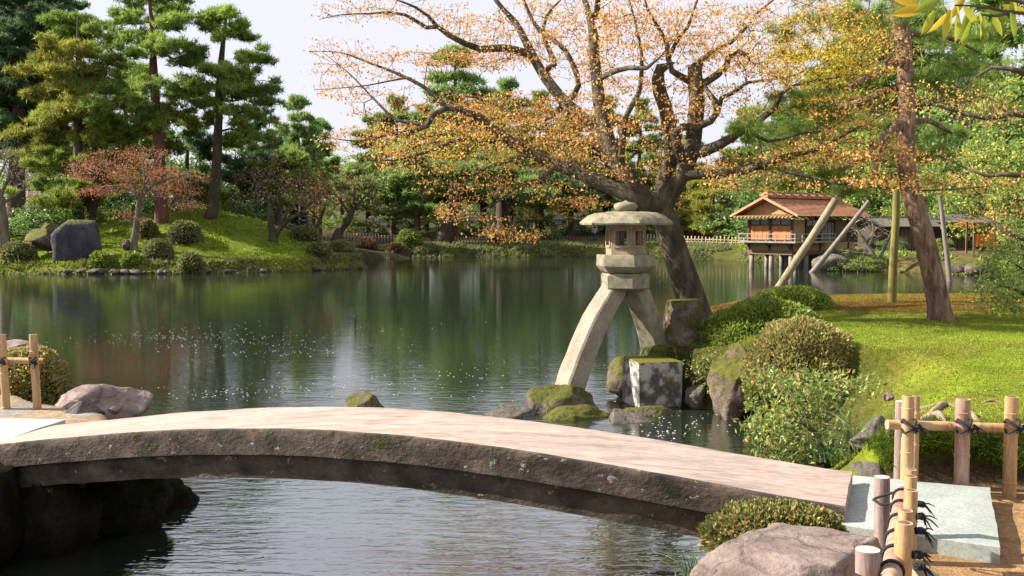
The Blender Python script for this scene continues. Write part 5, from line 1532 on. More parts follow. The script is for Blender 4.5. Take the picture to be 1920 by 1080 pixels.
# ------------------------------------------------------------------ background trees: one mesh per kind, copied
def bg_pine(name, seed, H, width, mats, bark, tiers=9, lean=0.03, gap=0.25):
    rng = np.random.default_rng(seed)
    sk = Skel(20000)
    l = rng.normal(size=2) * lean * H
    sk.limb([np.array([0, 0, -0.3]), np.array([l[0] * 0.3, l[1] * 0.3, H * 0.35]), np.array([l[0] * 0.2, l[1], H * 0.7]), np.array([l[0], l[1], H * 0.97])], [H * 0.025, H * 0.019, H * 0.012, H * 0.003], 0.4)
    T, Cc = [], []
    for k in range(tiers):
        u = k / (tiers - 1)
        z = H * (gap + (0.97 - gap) * u)
        w = width * (0.35 + 0.65 * (1 - u) ** 0.7) * rng.uniform(0.75, 1.15) * (0.7 if u < 0.15 else 1)
        m = 3 + int(5 * (1 - u))
        a0 = rng.random() * 6.28
        for q in range(m):
            a1 = a0 + q * 6.28 / m + rng.normal() * 0.35
            rr = w * rng.uniform(0.45, 1.0) * (0.2 if u > 0.97 else 1)
            c = np.array([math.cos(a1) * rr + l[0] * u, math.sin(a1) * rr + l[1] * u, z + rng.normal() * H * 0.02])
            s = width * rng.uniform(0.26, 0.42) * (0.75 + 0.35 * (1 - u))
            Cc.append((c, np.array([s, s, s * rng.uniform(0.32, 0.45)])))
            T.append(c - [0, 0, 0.1 * s])
    sk.grow(np.array(T), rng, 0.5, 0.2, 0.05, 0.02, 0.3, up_pen=0.5)
    sk.radii(0.03, 2.4)
    t = thing(name, '', 'tree')
    big, small = sk.mesh(0.05, 5, 0.15)
    if small.n:
        for V, (F, m) in zip(small.v, zip(small.f, small.m)):
            big.v.append(V); big.f.append(F + big.n); big.m.append(m); big.n += len(V)
    big.build('trunk', bark, t)
    P = np.vstack([spray(rng, c, r, int(75 * r[0] * r[1] * 1.3) + 24, 0.4) for c, r in Cc])
    V, F = tufts(P, rng, 6, 0.42, 0.10, 0.6)
    stuff(MB().add(V, F).build('crown', mats, t, False))
    return t
def bg_leafy(name, seed, H, width, mat, bark, clumps=60, leaf=0.3, low=0.12, per=60):
    rng = np.random.default_rng(seed)
    sk = Skel(20000)
    sk.limb([np.array([0, 0, -0.3]), np.array([0.1, 0.05, H * 0.3]), np.array([-0.1, 0.1, H * 0.75])], [H * 0.028, H * 0.02, H * 0.006], 0.4)
    T, Cc = [], []
    for k in range(clumps):
        d = unit(rng.normal(size=3))
        rad = rng.random() ** 0.35
        c = np.array([d[0] * width * rad, d[1] * width * rad, H * (low + 1) / 2 + d[2] * H * (1 - low) / 2 * rad])
        s = width * rng.uniform(0.2, 0.36)
        Cc.append((c, np.array([s, s, s * 0.7])))
        T.append(c)
    sk.grow(np.array(T), rng, 0.5, 0.3, 0.05, 0.0, 0.4, up_pen=0.5)
    sk.radii(0.025, 2.4)
    t = thing(name, '', 'tree')
    big, small = sk.mesh(0.05, 5, 0.15)
    if small.n:
        for V, (F, m) in zip(small.v, zip(small.f, small.m)):
            big.v.append(V); big.f.append(F + big.n); big.m.append(m); big.n += len(V)
    big.build('trunk', bark, t)
    P = np.vstack([cloud(rng, c, r, per, -0.4) for c, r in Cc])
    V, F = leaves(P, leaf, rng, 0.9, 0.3, 0.6)
    stuff(MB().add(V, F).build('crown', mat, t, False))
    return t
VAR = {'pa': (bg_pine('pine_tree', 301, 12, 3.0, M['pine_b'], M['bark_far'], 10), 12), 'pb': (bg_pine('pine_tree', 302, 12, 2.4, M['pine_b'], M['bark_redfar'], 9, gap=0.4), 12),
       'pc': (bg_pine('pine_tree', 303, 12, 3.8, M['pine_a'], M['bark_far'], 8, gap=0.3), 12), 'py': (bg_pine('pine_tree', 304, 6, 2.2, M['pine_y'], M['bark_far'], 6, gap=0.2), 6),
       'pd': (bg_pine('pine_tree', 305, 12, 3.2, M['pine_d'], M['bark_far'], 10, gap=0.12), 12),
       'ld': (bg_leafy('evergreen_tree', 311, 10, 3.4, M['leaf_dark'], M['bark_far'], 80, 0.26, 0.05), 10), 'lm': (bg_leafy('evergreen_tree', 312, 10, 3.6, M['leaf_mid'], M['bark_far'], 80, 0.26, 0.05), 10),
       'la': (bg_leafy('autumn_tree', 313, 6, 2.2, M['leaf_autumn'], M['bark_far'], 44, 0.2, 0.25, 34), 6), 'ch': (bg_leafy('cherry_tree', 314, 5, 2.6, M['blossom'], M['bark_far'], 44, 0.16, 0.3, 60), 5),
       'bu': (bg_leafy('evergreen_shrub', 315, 2.4, 1.9, M['leaf_dark'], M['bark_far'], 40, 0.16, 0.0, 50), 2.4), 'bm': (bg_leafy('evergreen_shrub', 316, 2.4, 1.9, M['leaf_mid'], M['bark_far'], 40, 0.16, 0.0, 50), 2.4)}
_used = set()
rngb = np.random.default_rng(77)
def bg(kind, px, D, top, label, wide=1.0, group=None, rz=None):
    src, H0 = VAR[kind]
    x = (px - 960) / FPX * D
    z = gz(x, D)
    h = CAM_Z + (420 - top) * D / FPX - z
    s = h / H0
    rz = rngb.random() * 6.28 if rz is None else rz
    sc = (s * wide, s * wide, s)
    if kind not in _used:
        _used.add(kind)
        src.location = (x, D, z); src.rotation_euler = (0, 0, rz); src.scale = sc
        src['label'] = label
        if group:
            src['group'] = group
        if kind in ('bu', 'bm'):
            src['category'] = 'shrub'
        return src
    return copy_thing(src, (x, D, z), rz, sc, label, group)
GP = 'pines beyond the pond'
for k, px, D, top, lab, wd in [
    ('pb', 567, 82, 180, 'slender open pine against the sky just right of the left shore group', 0.8),
    ('pb', 600, 88, 222, 'second open pine in the sky gap, right of the slender one', 0.9),
    ('pd', 478, 76, 208, 'dark pine directly behind the slender left shore pine', 0.8),
    ('pd', 528, 84, 238, 'dark pine filling the gap left of the slender open pine', 0.9),
    ('pa', 690, 95, 222, 'pine behind the orange leaf tips at the far left of the maple', 1.0),
    ('pa', 737, 90, 186, 'pine with rounded top seen under the outer left maple limb', 1.0),
    ('pc', 800, 98, 212, 'pine seen behind the bend of the long left maple limb', 1.0),
    ('pb', 851, 85, 92, 'tallest far pine with tiered top against the sky left of the maple', 1.05),
    ('pa', 905, 100, 172, 'pine right behind the tallest far pine', 1.0),
    ('pa', 962, 92, 156, 'dark topped pine between the left maple limbs', 0.9),
    ('pc', 1015, 96, 188, 'pine behind the middle of the left maple limbs', 0.9),
    ('pa', 1072, 90, 204, 'pine seen left of the upright maple stem', 0.9),
    ('pc', 1135, 98, 196, 'pine behind the upright maple stem', 0.9),
    ('pa', 1192, 94, 190, 'pine behind the maple fork', 0.9),
    ('pd', 1250, 100, 232, 'dark pine behind the main maple trunk', 0.9),
    ('pa', 1292, 92, 244, 'pine just right of the maple trunk', 0.9),
    ('py', 1338, 80, 325, 'small yellowish pine on the far bank left of the tea house', 1.0),
    ('py', 1302, 84, 345, 'smaller yellowish pine right behind the maple trunk', 1.0),
    ('pc', 1398, 100, 216, 'pine beyond the tea house, leftmost of its backdrop', 0.9),
    ('pa', 1445, 86, 205, 'blue green pine rising above the tea house roof', 0.9),
    ('pc', 1490, 95, 190, 'pine above the right part of the tea house roof', 1.0),
    ('pa', 1560, 88, 120, 'tall pine behind the yellow maple leaves', 1.0),
    ('pc', 1640, 84, 80, 'tall pine behind the red pine boughs', 1.0),
    ('pc', 1600, 92, 60, 'broad pine high behind the yellow leaves', 1.3),
    ('pa', 1690, 90, 40, 'broad pine crown right behind the red pine top', 1.3),
    ('pc', 1530, 100, 150, 'pine behind the upper right maple twigs', 1.2),
    ('pc', 1850, 92, 20, 'tall pine behind the big overhanging leaves', 1.2),
    ('pa', 1750, 86, 110, 'pine filling the gap right of the red pine', 1.2),
    ('pd', 1780, 80, 150, 'dark pine right of the red pine trunk', 1.0),
    ('pd', 240, 78, 120, 'dark pine hidden behind the tallest left shore pine', 1.0),
    ('pd', 95, 80, 150, 'dark pine behind the yellowing left shore pine', 1.0)]:
    bg(k, px, D, top, lab, wd, GP)
GE = 'evergreen wood behind the garden'
for k, px, D, top, lab, wd in [
    ('ld', 20, 78, 268, 'dark evergreen behind the bare tree at the left edge', 1.2), ('ld', 90, 74, 285, 'dark evergreen behind the bushy light pine, left one', 1.2), ('ld', 165, 76, 262, 'dark evergreen behind the bushy light pine, right one', 1.2),
    ('ld', 235, 72, 280, 'dark evergreen left of the reddish pine trunk', 1.2), ('ld', 320, 74, 250, 'dark evergreen right of the reddish pine trunk', 1.2), ('ld', 385, 70, 285, 'dark evergreen behind the mossy leaning pine trunk', 1.2), ('ld', 445, 73, 262, 'dark evergreen right of the mossy leaning pine trunk', 1.2),
    ('lm', 500, 78, 290, 'mid green tree behind the forked cherry', 1.2), ('lm', 640, 92, 300, 'mid green tree behind the leaning cherry', 1.3), ('lm', 560, 86, 300, 'mid green tree under the slender open pine', 1.2),
    ('ld', 770, 104, 290, 'dark evergreen behind the far round bush', 1.3), ('ld', 930, 106, 285, 'dark evergreen behind the two far props', 1.3), ('ld', 1040, 104, 290, 'dark evergreen behind the far lamp post', 1.3), ('ld', 1140, 106, 280, 'dark evergreen behind the lantern cap', 1.3), ('ld', 1240, 104, 290, 'dark evergreen behind the mossy maple trunk', 1.3),
    ('ld', 1388, 78, 318, 'dark evergreen at the left of the tea house roof', 1.0), ('ld', 1440, 74, 285, 'dark evergreen close behind the tea house ridge', 1.1), ('lm', 1515, 72, 265, 'mid green tree behind the tea house roof', 1.1), ('lm', 1590, 70, 235, 'mid green tree above the two leaning props', 1.1), ('ld', 1665, 72, 215, 'dark evergreen behind the tall mossy prop', 1.1),
    ('lm', 1740, 66, 240, 'mid green tree just right of the red pine trunk', 1.1), ('ld', 1810, 64, 110, 'large dark evergreen near the right edge', 0.9), ('lm', 1880, 58, 120, 'large glossy evergreen at the right edge', 0.9), ('ld', 1930, 66, 60, 'tall dark evergreen cut by the right edge', 0.8), ('lm', 1845, 55, 250, 'bushy green tree behind the orange boughs at right', 1.1), ('ld', 1780, 60, 300, 'dark bushy tree behind the grey prop at right', 1.1), ('lm', 1700, 62, 330, 'green tree behind the annex roof', 1.1), ('lm', 1940, 50, 250, 'green tree behind the right edge shrub', 1.0)]:
    bg(k, px, D, top, lab, wd, GE)
for px, D, top, lab in [(38, 68, 322, 'pink blossoming cherry at the far left'), (712, 92, 396, 'low pink blossoming cherry beyond the far path'), (640, 96, 398, 'pink blossoming cherry behind the leaning cherry trunk')]:
    bg('ch', px, D, top, lab, 1.0, 'blossoming cherries')
for px, D, top, lab in [(1330, 90, 300, 'orange tinted tree behind the small yellowish pine'), (1005, 86, 330, 'orange brown tree under the long maple limb'), (1065, 88, 345, 'orange brown tree behind the lantern cap tip'), (590, 80, 310, 'rusty tree right of the forked cherry'), (1270, 88, 300, 'rusty tree right behind the maple trunk')]:
    bg('la', px, D, top, lab, 1.0, 'autumn coloured trees beyond the pond')
GS = 'low evergreen shrubs beyond the far fence'
for i, (px, D, top) in enumerate([(640, 90, 402), (700, 92, 410), (760, 94, 405), (820, 90, 398), (880, 94, 405), (940, 92, 400), (1000, 94, 396), (1060, 96, 400), (1120, 98, 396), (1180, 96, 400), (1240, 94, 400), (1300, 90, 405), (1360, 84, 395), (1400, 78, 385), (1440, 74, 392)]):
    bg('bu' if i % 3 else 'bm', px, D, top, 'low evergreen shrub in the dark undergrowth beyond the far fence', 1.5, GS)
for px, D, top, lab, k in [(100, 54.5, 372, 'broad grey green rhododendron left of the dark standing stone', 'bu'), (60, 53.5, 385, 'grey green shrub at the left edge behind the clipped dome', 'bu'), (155, 57, 385, 'green shrub behind the dark standing stone', 'bm'), (210, 58, 388, 'green shrub left of the red maple trunk', 'bm'), (440, 60, 392, 'dark shrub right of the mossy leaning pine', 'bu'), (475, 60, 388, 'dark shrub behind the forked cherry trunk', 'bu'), (545, 62, 402, 'dark shrub behind the small pagoda', 'bu'), (1600, 49.6, 484, 'green fern like shrub at the water by the tea house', 'bm'), (1635, 49.9, 478, 'yellowish green shrub at the water right of the fern like one', 'bm'), (1745, 49, 470, 'green shrub between the red pine and the grey prop', 'bm'), (1720, 50, 476, 'green shrub on the far bank left of the grey prop', 'bu'), (1672, 52.5, 440, 'tall dark shrub before the annex wall', 'bu'), (1770, 52.5, 446, 'tall green shrub right of the annex', 'bm')]:
    bg(k, px, D, top, lab, 1.5 if px < 600 else 1.0)
for i in range(19):
    bg('ld' if i % 2 else 'lm', -80 + i * 115 + rngb.uniform(-30, 30), 128 + rngb.uniform(-6, 6), 300 + rngb.uniform(-30, 30), 'distant tree in the wood closing the view', 1.5, 'distant wood')

# leaning pine on the far bank
pine('pine_tree', 'thick dark leaning pine on the far bank beside the round green bush', [(822, 458, 0.85), (838, 435, 0.62), (852, 400, 0.48), (858, 350, 0.4), (866, 310, 0.3), (872, 270, 0.15)],
     [(780, 300, 40, 14), (750, 335, 42, 14), (820, 325, 40, 14), (905, 310, 42, 14), (940, 335, 40, 14), (720, 365, 40, 14), (780, 365, 40, 14), (690, 345, 34, 12), (850, 290, 40, 14), (960, 300, 36, 12), (900, 350, 36, 12), (740, 395, 34, 11), (800, 395, 34, 11), (980, 360, 36, 12)], 75, 3.5, [M['pine_b']], M['bark_far'], 61, tuft=(0.42, 0.09))
pine('pine_tree', 'straight brown trunked pine beside the two far props', [(942, 442, 0.6), (942, 400, 0.5), (941, 340, 0.4), (940, 270, 0.2)],
     [(940, 300, 44, 14), (990, 330, 44, 14), (900, 335, 40, 13), (1030, 345, 40, 13), (960, 370, 40, 12), (1000, 375, 40, 12), (1060, 370, 36, 12), (1090, 355, 36, 12)], 80, 3.5, [M['pine_b'], M['pine_d']], M['bark_far'], 62, tuft=(0.42, 0.09))

# ================================================================== CLIPPED BUSHES
def dome(name, label, c, r, n, size, mat, seed, group=None, lump=0.11, sq=2.4, droop=0.0, stems=3, bare=0.0):
    """clipped shrub: leaf shell over a twiggy core, c = centre of its base"""
    rng = np.random.default_rng(seed)
    c = np.asarray(c, float)
    t = thing(name, label, 'shrub', c, 0, group)
    d = unit(rng.normal(size=(n, 3)))
    d[:, 2] = np.where(d[:, 2] < -0.25, -d[:, 2], d[:, 2])
    q = np.abs(d) ** sq
    s = (q[:, 0] + q[:, 1] + q[:, 2]) ** (-1 / sq)
    p = d * s[:, None]
    nrm = unit(np.sign(p) * np.abs(p) ** (sq - 1) / np.asarray(r))
    lum = 1 + lump * fbm(p * 2.2 + seed, 3) + 0.05 * fbm(p * 7 + seed, 2)
    depth = 1 - 0.16 * rng.random(n) ** 2
    sh = unit(rng.normal(size=(26, 3)) + np.array([0, 0, 0.5]))
    near_ = np.max(d @ sh.T, axis=1)
    lum = lum + 0.06 * sstep(0.988, 0.999, near_) * rng.random(n)
    P = p * (lum * depth)[:, None] * np.asarray(r)
    if bare:
        keep = rng.random(n) > bare * sstep(0.1, 0.5, fbm(p * 3 + seed + 4, 3))
        P, nrm = P[keep], nrm[keep]
    V, F = leaves(P, size, rng, 0.0, droop, 0.55, 0.55, dirs=nrm + np.array([0, 0, 0.3 - droop]))
    stuff(MB().add(V, F).build('foliage', mat, t, False))
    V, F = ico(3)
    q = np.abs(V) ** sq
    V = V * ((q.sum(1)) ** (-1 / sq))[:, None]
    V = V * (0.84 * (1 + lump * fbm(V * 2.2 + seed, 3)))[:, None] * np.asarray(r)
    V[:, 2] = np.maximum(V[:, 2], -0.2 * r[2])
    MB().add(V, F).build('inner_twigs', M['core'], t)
    for k in range(stems):
        a_ = k * 2.1 + seed
        e = np.array([math.cos(a_) * r[0] * 0.5, math.sin(a_) * r[1] * 0.5, r[2] * 0.2])
        P_, R_ = smoothpath([np.array([math.cos(a_) * 0.03, math.sin(a_) * 0.03, -0.3 * r[2] - 0.15]), e * 0.5 + [0, 0, -0.1 * r[2]], e], [0.04 * r[0] + 0.006, 0.03 * r[0] + 0.004, 0.01], 0.1)
        V, F = tube(P_, R_, 6, 0.1)
        MB().add(V, F).build('stem', M['bark_twig'], t)
    return t
dome('clipped_bush', 'dark green clipped bush touching the maple trunk, middle of three', at(1436, 655, 13.3), (0.86, 0.7, 0.63), 24000, 0.04, M['azalea_g'], 401, lump=0.09)
dome('clipped_bush', 'low flat topped green bush, farthest of the three by the maple', at(1484, 592, 16.2), (0.69, 0.6, 0.45), 14000, 0.045, M['azalea_g'], 402, lump=0.06)
dome('clipped_bush', 'bronze and green rounded azalea in front of the other clipped bushes', at(1503, 700, 11.6), (0.66, 0.6, 0.63), 20000, 0.036, M['azalea_tan'], 403, lump=0.14, sq=2.1, bare=0.5)
dome('clipped_bush', 'low bushy azalea under the bridge edge beside the pink boulder', at(1452, 1015, 4.75), (0.35, 0.2, 0.175), 11000, 0.022, M['azalea'], 404, lump=0.2)
dome('clipped_bush', 'brownish bush behind the left bamboo fence', at(55, 738, 9.9), (0.36, 0.34, 0.46), 14000, 0.032, M['azalea_tan'], 405, lump=0.12, bare=0.3)
dome('clipped_bush', 'low mossy cushion plants on the bank below the bronze azalea', at(1455, 752, 11.6), (0.34, 0.3, 0.4), 5000, 0.045, M['shrub'], 406, lump=0.25)
for (px, py, D, rx, h, mat, lab, n) in [
    (35, 474, 48.6, 0.76, 0.8, 'azalea_d', 'flat oval clipped dome at the left edge before the mossy rocks', 2600), (297, 486, 48.6, 0.72, 0.92, 'azalea_d', 'clipped dome with a sunlit tan top below the red maple', 2600), (358, 511, 47.4, 0.6, 0.9, 'azalea_d', 'dark clipped bush at the waterline right of the red maple', 2400),
    (346, 462, 51.5, 0.85, 0.95, 'azalea_d', 'loosely clipped tree shrub at the foot of the mound', 2600), (276, 455, 52.0, 0.55, 0.9, 'azalea_d', 'dark shrub beside the pale maple trunk', 2000), (598, 490, 52.0, 0.6, 0.62, 'azalea_d', 'small clipped bush near the right tip of the left shore', 2000), (572, 462, 54.5, 0.85, 0.7, 'azalea_d', 'dark mushroom shaped bush behind the right tip of the left shore', 2200), (640, 492, 53.5, 0.7, 0.6, 'azalea_d', 'dull low bush at the very tip of the left shore', 2000), (100, 423, 52.5, 0.6, 0.8, 'azalea_d', 'dark clipped bush behind the mossy rocks at left', 1800), (190, 500, 47.6, 0.5, 0.55, 'azalea_g', 'green low bush at the right foot of the dark standing stone', 1600), (248, 500, 47.7, 0.5, 0.5, 'azalea_g', 'low ivy green bush at the waterline under the pale maple trunk', 1600),
    (768, 463, 71.8, 1.0, 1.25, 'azalea_g', 'round green clipped bush on the far bank', 2600), (685, 472, 70.5, 0.85, 0.75, 'azalea_br', 'brown clipped dome on the far bank, larger one', 2000), (741, 476, 70.5, 0.55, 0.6, 'azalea_br', 'brown clipped dome on the far bank, smaller one', 1600), (752, 482, 71.2, 0.55, 0.4, 'azalea_g', 'low green plant at the far waterline under the round bush', 1200),
    (943, 450, 74.5, 1.0, 0.9, 'azalea_d', 'dark bush by the slanted far prop', 2000), (1035, 452, 75.5, 0.75, 1.0, 'azalea_d', 'square clipped dark hedge bush near the far lamp post', 1800), (985, 452, 76, 0.6, 0.7, 'azalea_d', 'small dark bush left of the far path fence', 1500)]:
    D_ = D
    c = at(px, py, D_)
    g0 = gz(c[0], c[1])
    c[2] = max(min(c[2], g0 + 0.1), g0 - 0.05)
    dome('clipped_bush', lab, c, (rx, rx * 0.85, h), n, 0.12, M[mat], 420 + int(px), 'clipped bushes on the far shores', 0.13, stems=2)

# ------------------------------------------------------------------ straggly azalea between bridge and lawn
def shrub(name, label, limbs, zones, leafmat, bark, seed, per=14, size=0.035, rad=0.07, tip=0.002, flat=0.8):
    rng = np.random.default_rng(seed)
    sk = Skel(30000)
    for L_ in limbs:
        sk.limb([at(x, y, d) for x, y, d, r in L_], [q[3] for q in L_], 0.05, wob=0.02, seed=seed)
    T = []
    for (cx, cy, rx, ry, n, d0, d1) in zones:
        for _ in range(n):
            u = unit(rng.normal(size=2)) * rng.random() ** 0.5
            T.append(at(cx + u[0] * rx, cy + u[1] * ry, rng.uniform(d0, d1)))
    T = np.array(T)
    sk.grow(T, rng, 0.08, 0.35, 0.04, 0.05, 0.4)
    sk.radii(tip, 2.4)
    b = sk.P[0].copy()
    t = thing(name, label, 'shrub', b)
    big, small = sk.mesh(0.006, 6, 0.2, b)
    for V, (F, m) in zip(small.v, zip(small.f, small.m)):
        big.v.append(V); big.f.append(F + big.n); big.m.append(m); big.n += len(V)
    big.build('branches', bark, t)
    LP, _ = leaf_points(sk, T, rng, per, rad, flat)
    V, F = leaves(LP - b, size, rng, 0.3, -0.6, 0.45)
    stuff(MB().add(V, F).build('foliage', leafmat, t, False))
    return t
shrub('straggly_shrub', 'straggly leafy shrub with bare crooked stems beyond the bridge',
    [[(1540, 880, 8.9, 0.035), (1535, 830, 8.9, 0.03), (1515, 800, 8.9, 0.028), (1490, 785, 8.8, 0.022), (1470, 775, 8.8, 0.012)], [(1535, 830, 8.9, 0.026), (1550, 780, 9.0, 0.022), (1545, 740, 9.1, 0.016), (1530, 705, 9.2, 0.008)], [(1515, 800, 8.9, 0.02), (1500, 760, 9.0, 0.014), (1480, 730, 9.0, 0.008)], [(1548, 790, 9.0, 0.02), (1570, 770, 9.1, 0.016), (1580, 735, 9.2, 0.008)], [(1545, 745, 9.1, 0.014), (1500, 745, 9.0, 0.01), (1460, 742, 9.0, 0.006)], [(1540, 850, 8.9, 0.02), (1500, 850, 8.7, 0.014), (1440, 840, 8.5, 0.007)]],
    [(1440, 810, 34, 34, 46, 8.3, 9.0), (1470, 850, 46, 22, 40, 8.3, 8.9), (1500, 750, 50, 30, 36, 8.7, 9.3), (1550, 770, 44, 40, 34, 8.7, 9.4), (1530, 715, 60, 20, 40, 8.9, 9.5), (1590, 725, 36, 16, 26, 9.0, 9.6), (1470, 780, 40, 26, 28, 8.5, 9.2), (1560, 830, 40, 34, 22, 8.6, 9.2), (1450, 720, 30, 18, 24, 9.2, 9.8)], M['shrub'], M['bark_pale'], 501, per=11, size=0.055, rad=0.07)
shrub('straggly_shrub', 'small leafy shrub on the stones between the white block and the tall boulder', [[(1330, 740, 12.9, 0.015), (1328, 712, 12.8, 0.012), (1335, 690, 12.8, 0.006)], [(1328, 715, 12.8, 0.01), (1312, 695, 12.7, 0.005)]],
    [(1330, 690, 22, 22, 22, 12.5, 13.0), (1320, 715, 18, 20, 14, 12.5, 12.9), (1345, 672, 10, 10, 6, 12.6, 12.9)], M['shrub'], M['bark_pale'], 502, per=12, size=0.05, rad=0.07)
shrub('straggly_shrub', 'leafy shrub hanging over the pond at the right picture edge', [[(1990, 600, 15.2, 0.05), (1950, 570, 15.1, 0.04), (1910, 545, 15.0, 0.03), (1870, 535, 14.9, 0.015)], [(1950, 570, 15.1, 0.03), (1920, 510, 15.0, 0.02), (1880, 480, 15.0, 0.01)], [(1930, 520, 15.0, 0.02), (1915, 460, 15.0, 0.014), (1900, 420, 15.0, 0.007)]],
    [(1890, 500, 50, 34, 70, 14.4, 15.6), (1870, 540, 44, 24, 50, 14.4, 15.4), (1900, 450, 40, 36, 60, 14.4, 15.6), (1860, 570, 34, 14, 24, 14.4, 15.2), (1910, 570, 30, 16, 24, 14.4, 15.2)], M['leaf_mid'], M['bark_far'], 503, per=13, size=0.06, rad=0.13)

# ------------------------------------------------------------------ grasses
def grass(name, label, P, seed, length, width, mat, lean=0.7, dirs=None, cat='grass', struct=True):
    rng = np.random.default_rng(seed)
    b = P.mean(0)
    V, F = blades(P - b, rng, length, width, lean, 3, dirs)
    o = MB().add(V, F).build(name, mat, None, True, b)
    o['label'] = label
    o['category'] = cat
    o['kind'] = 'stuff'
    return o
rng = np.random.default_rng(9)
n = 7000
X_ = rng.uniform(2.45, 4.6, n)
Y_ = 6.42 + 0.34 * rng.random(n) ** 1.3 + 0.05 * np.sin(X_ * 5)
P = np.stack([X_, Y_, ground_z(X_, Y_) - 0.02], -1)
grass('mondo_grass', 'tufted mondo grass hanging over the path edge behind the bamboo fence', P, 10, 0.2, 0.007, M['grass'], 0.95, dirs=np.array([0, -0.8, 0]))
n = 120000
X_ = rng.uniform(2.4, 10.5, n) 
Y_ = rng.uniform(6.7, 19.2, n)
keep = (pond_sd(X_, Y_) > 0.12) & (X_ < Y_ * 0.62 + 0.4) & (fbm(np.stack([X_, Y_, X_ * 0], -1) * 0.8 + 31, 3) < 0.16 + 0.5 * rng.random(n) + 2 * (Y_ > 9.2))
X_, Y_ = X_[keep], Y_[keep]
P = np.stack([X_, Y_, ground_z(X_, Y_) - 0.004], -1)
brown = (Y_ - 0.35 + 0.25 * fbm(np.stack([X_, Y_, X_ * 0], -1) * 1.1 + 5, 4) > 15.1) & (rng.random(len(X_)) < 0.85) | ((fbm(np.stack([X_, Y_, X_ * 0], -1) * 0.55 + 17, 4) > 0.15) & (rng.random(len(X_)) < 0.25))
for sel, mt, nm, lb in ((~brown, 'moss_tuft', 'moss_tufts', 'fine bright green moss tufts over the right lawn'), (brown, 'moss_brown', 'moss_tufts', 'brown moss tufts on the ridge behind the lawn')):
    P_ = P[sel]
    b = P_.mean(0)
    V, F = tufts(P_ - b, rng, 3, 0.02, 0.010, 0.8, 0.9)
    o = MB().add(V, F).build(nm, M[mt], None, False, b)
    o['label'] = lb
    o['category'] = 'moss'
    o['kind'] = 'stuff'
def clump(label, c, n, spread, length, width, mat, seed, lean=0.8, cat='plant', name='strap_leaf_plant'):
    rng = np.random.default_rng(seed)
    off = rng.normal(size=(n, 3)) * np.array([spread, spread, 0])
    V, F = blades(off, rng, length, width, lean, 4, unit(off + 1e-6))
    t = thing(name, label, cat, c)
    o = stuff(MB().add(V, F).build('leaves', mat, t, True))
    V, F = rock_vf((spread * 0.9, spread * 0.9, 0.05), seed, sub=2)
    MB().add(V - [0, 0, 0.03], F).build('root_crown', M['core'], t)
    return t
clump('dark strap leaved plant at the water below the straggly shrub', at(1548, 862, 8.6), 70, 0.1, 0.38, 0.022, M['strap'], 601, 1.1)
clump('spreading strap leaved plant right of the straggly shrub', at(1602, 835, 8.2), 46, 0.08, 0.36, 0.02, M['strap'], 602, 1.3)
clump('dark grass tuft at the foot of the short lantern leg, left side', at(1195, 690, 13.35), 60, 0.07, 0.36, 0.014, M['strap'], 603, 0.8)
clump('grass tuft growing before the stump and lantern leg', at(1262, 672, 13.3), 60, 0.12, 0.32, 0.012, M['grass'], 604, 0.9)
clump('dry grass tuft in front of the short lantern leg', at(1222, 690, 13.2), 50, 0.07, 0.26, 0.012, M['grass'], 605, 0.7)
clump('dark grass tuft low beside the pink boulder at the water', at(1310, 1085, 4.9), 60, 0.06, 0.2, 0.01, M['strap'], 606, 0.9)
clump('grass tuft on the flat moss capped rock', at(1215, 776, 12.35), 50, 0.06, 0.13, 0.008, M['grass'], 607, 0.7)
clump('grass tuft on the stump side', at(1315, 615, 13.6), 46, 0.06, 0.3, 0.012, M['grass'], 608, 1.1)
clump('small fern like grass tuft under the lawn edge by the smooth grey rock', at(1610, 870, 7.4), 60, 0.1, 0.14, 0.01, M['grass'], 609, 0.9)

# ------------------------------------------------------------------ exposed roots on the lawn
def root(label, pts, r, seed):
    P, R_ = smoothpath([atz(x, y, 0.99) + np.array([0, 0, dz]) for x, y, dz in pts], r, 0.03)
    P[:, 2] = np.array([gz(p[0], p[1]) for p in P]) + np.interp(np.linspace(0, 1, len(P)), np.linspace(0, 1, len(pts)), [q[2] for q in pts])
    b = P.mean(0)
    V, F = tube(P - b, R_, 8, 0.3, True, seed)
    o = MB().add(V, F).build('tree_root', M['root'], None, True, b)
    tag(o, label, 'root', 'exposed roots on the lawn')
root('long thin exposed root, farthest of those on the lawn', [(1650, 737, -0.01), (1680, 731, 0.015), (1720, 732, 0.02), (1762, 736, -0.02)], [0.012, 0.022, 0.024, 0.01], 1)
root('forked bent root behind the fence, left of the middle post', [(1728, 756, -0.02), (1745, 765, 0.02), (1772, 752, 0.03), (1796, 758, -0.02)], [0.018, 0.026, 0.026, 0.012], 2)
root('thick arched root just above the bamboo rail', [(1720, 792, -0.02), (1738, 778, 0.03), (1760, 776, 0.03), (1775, 790, -0.02)], [0.022, 0.034, 0.034, 0.02], 3)
root('short root right of the middle fence post', [(1812, 766, -0.01), (1830, 780, 0.02), (1840, 785, -0.02)], [0.014, 0.022, 0.012], 4)
root('thin root at the right, level with the post tops', [(1835, 752, -0.015), (1862, 750, 0.012), (1885, 752, -0.02)], [0.01, 0.016, 0.01], 5)
root('short root nearest the rail, right part', [(1808, 786, -0.015), (1822, 788, 0.012), (1834, 786, -0.02)], [0.014, 0.02, 0.012], 6)

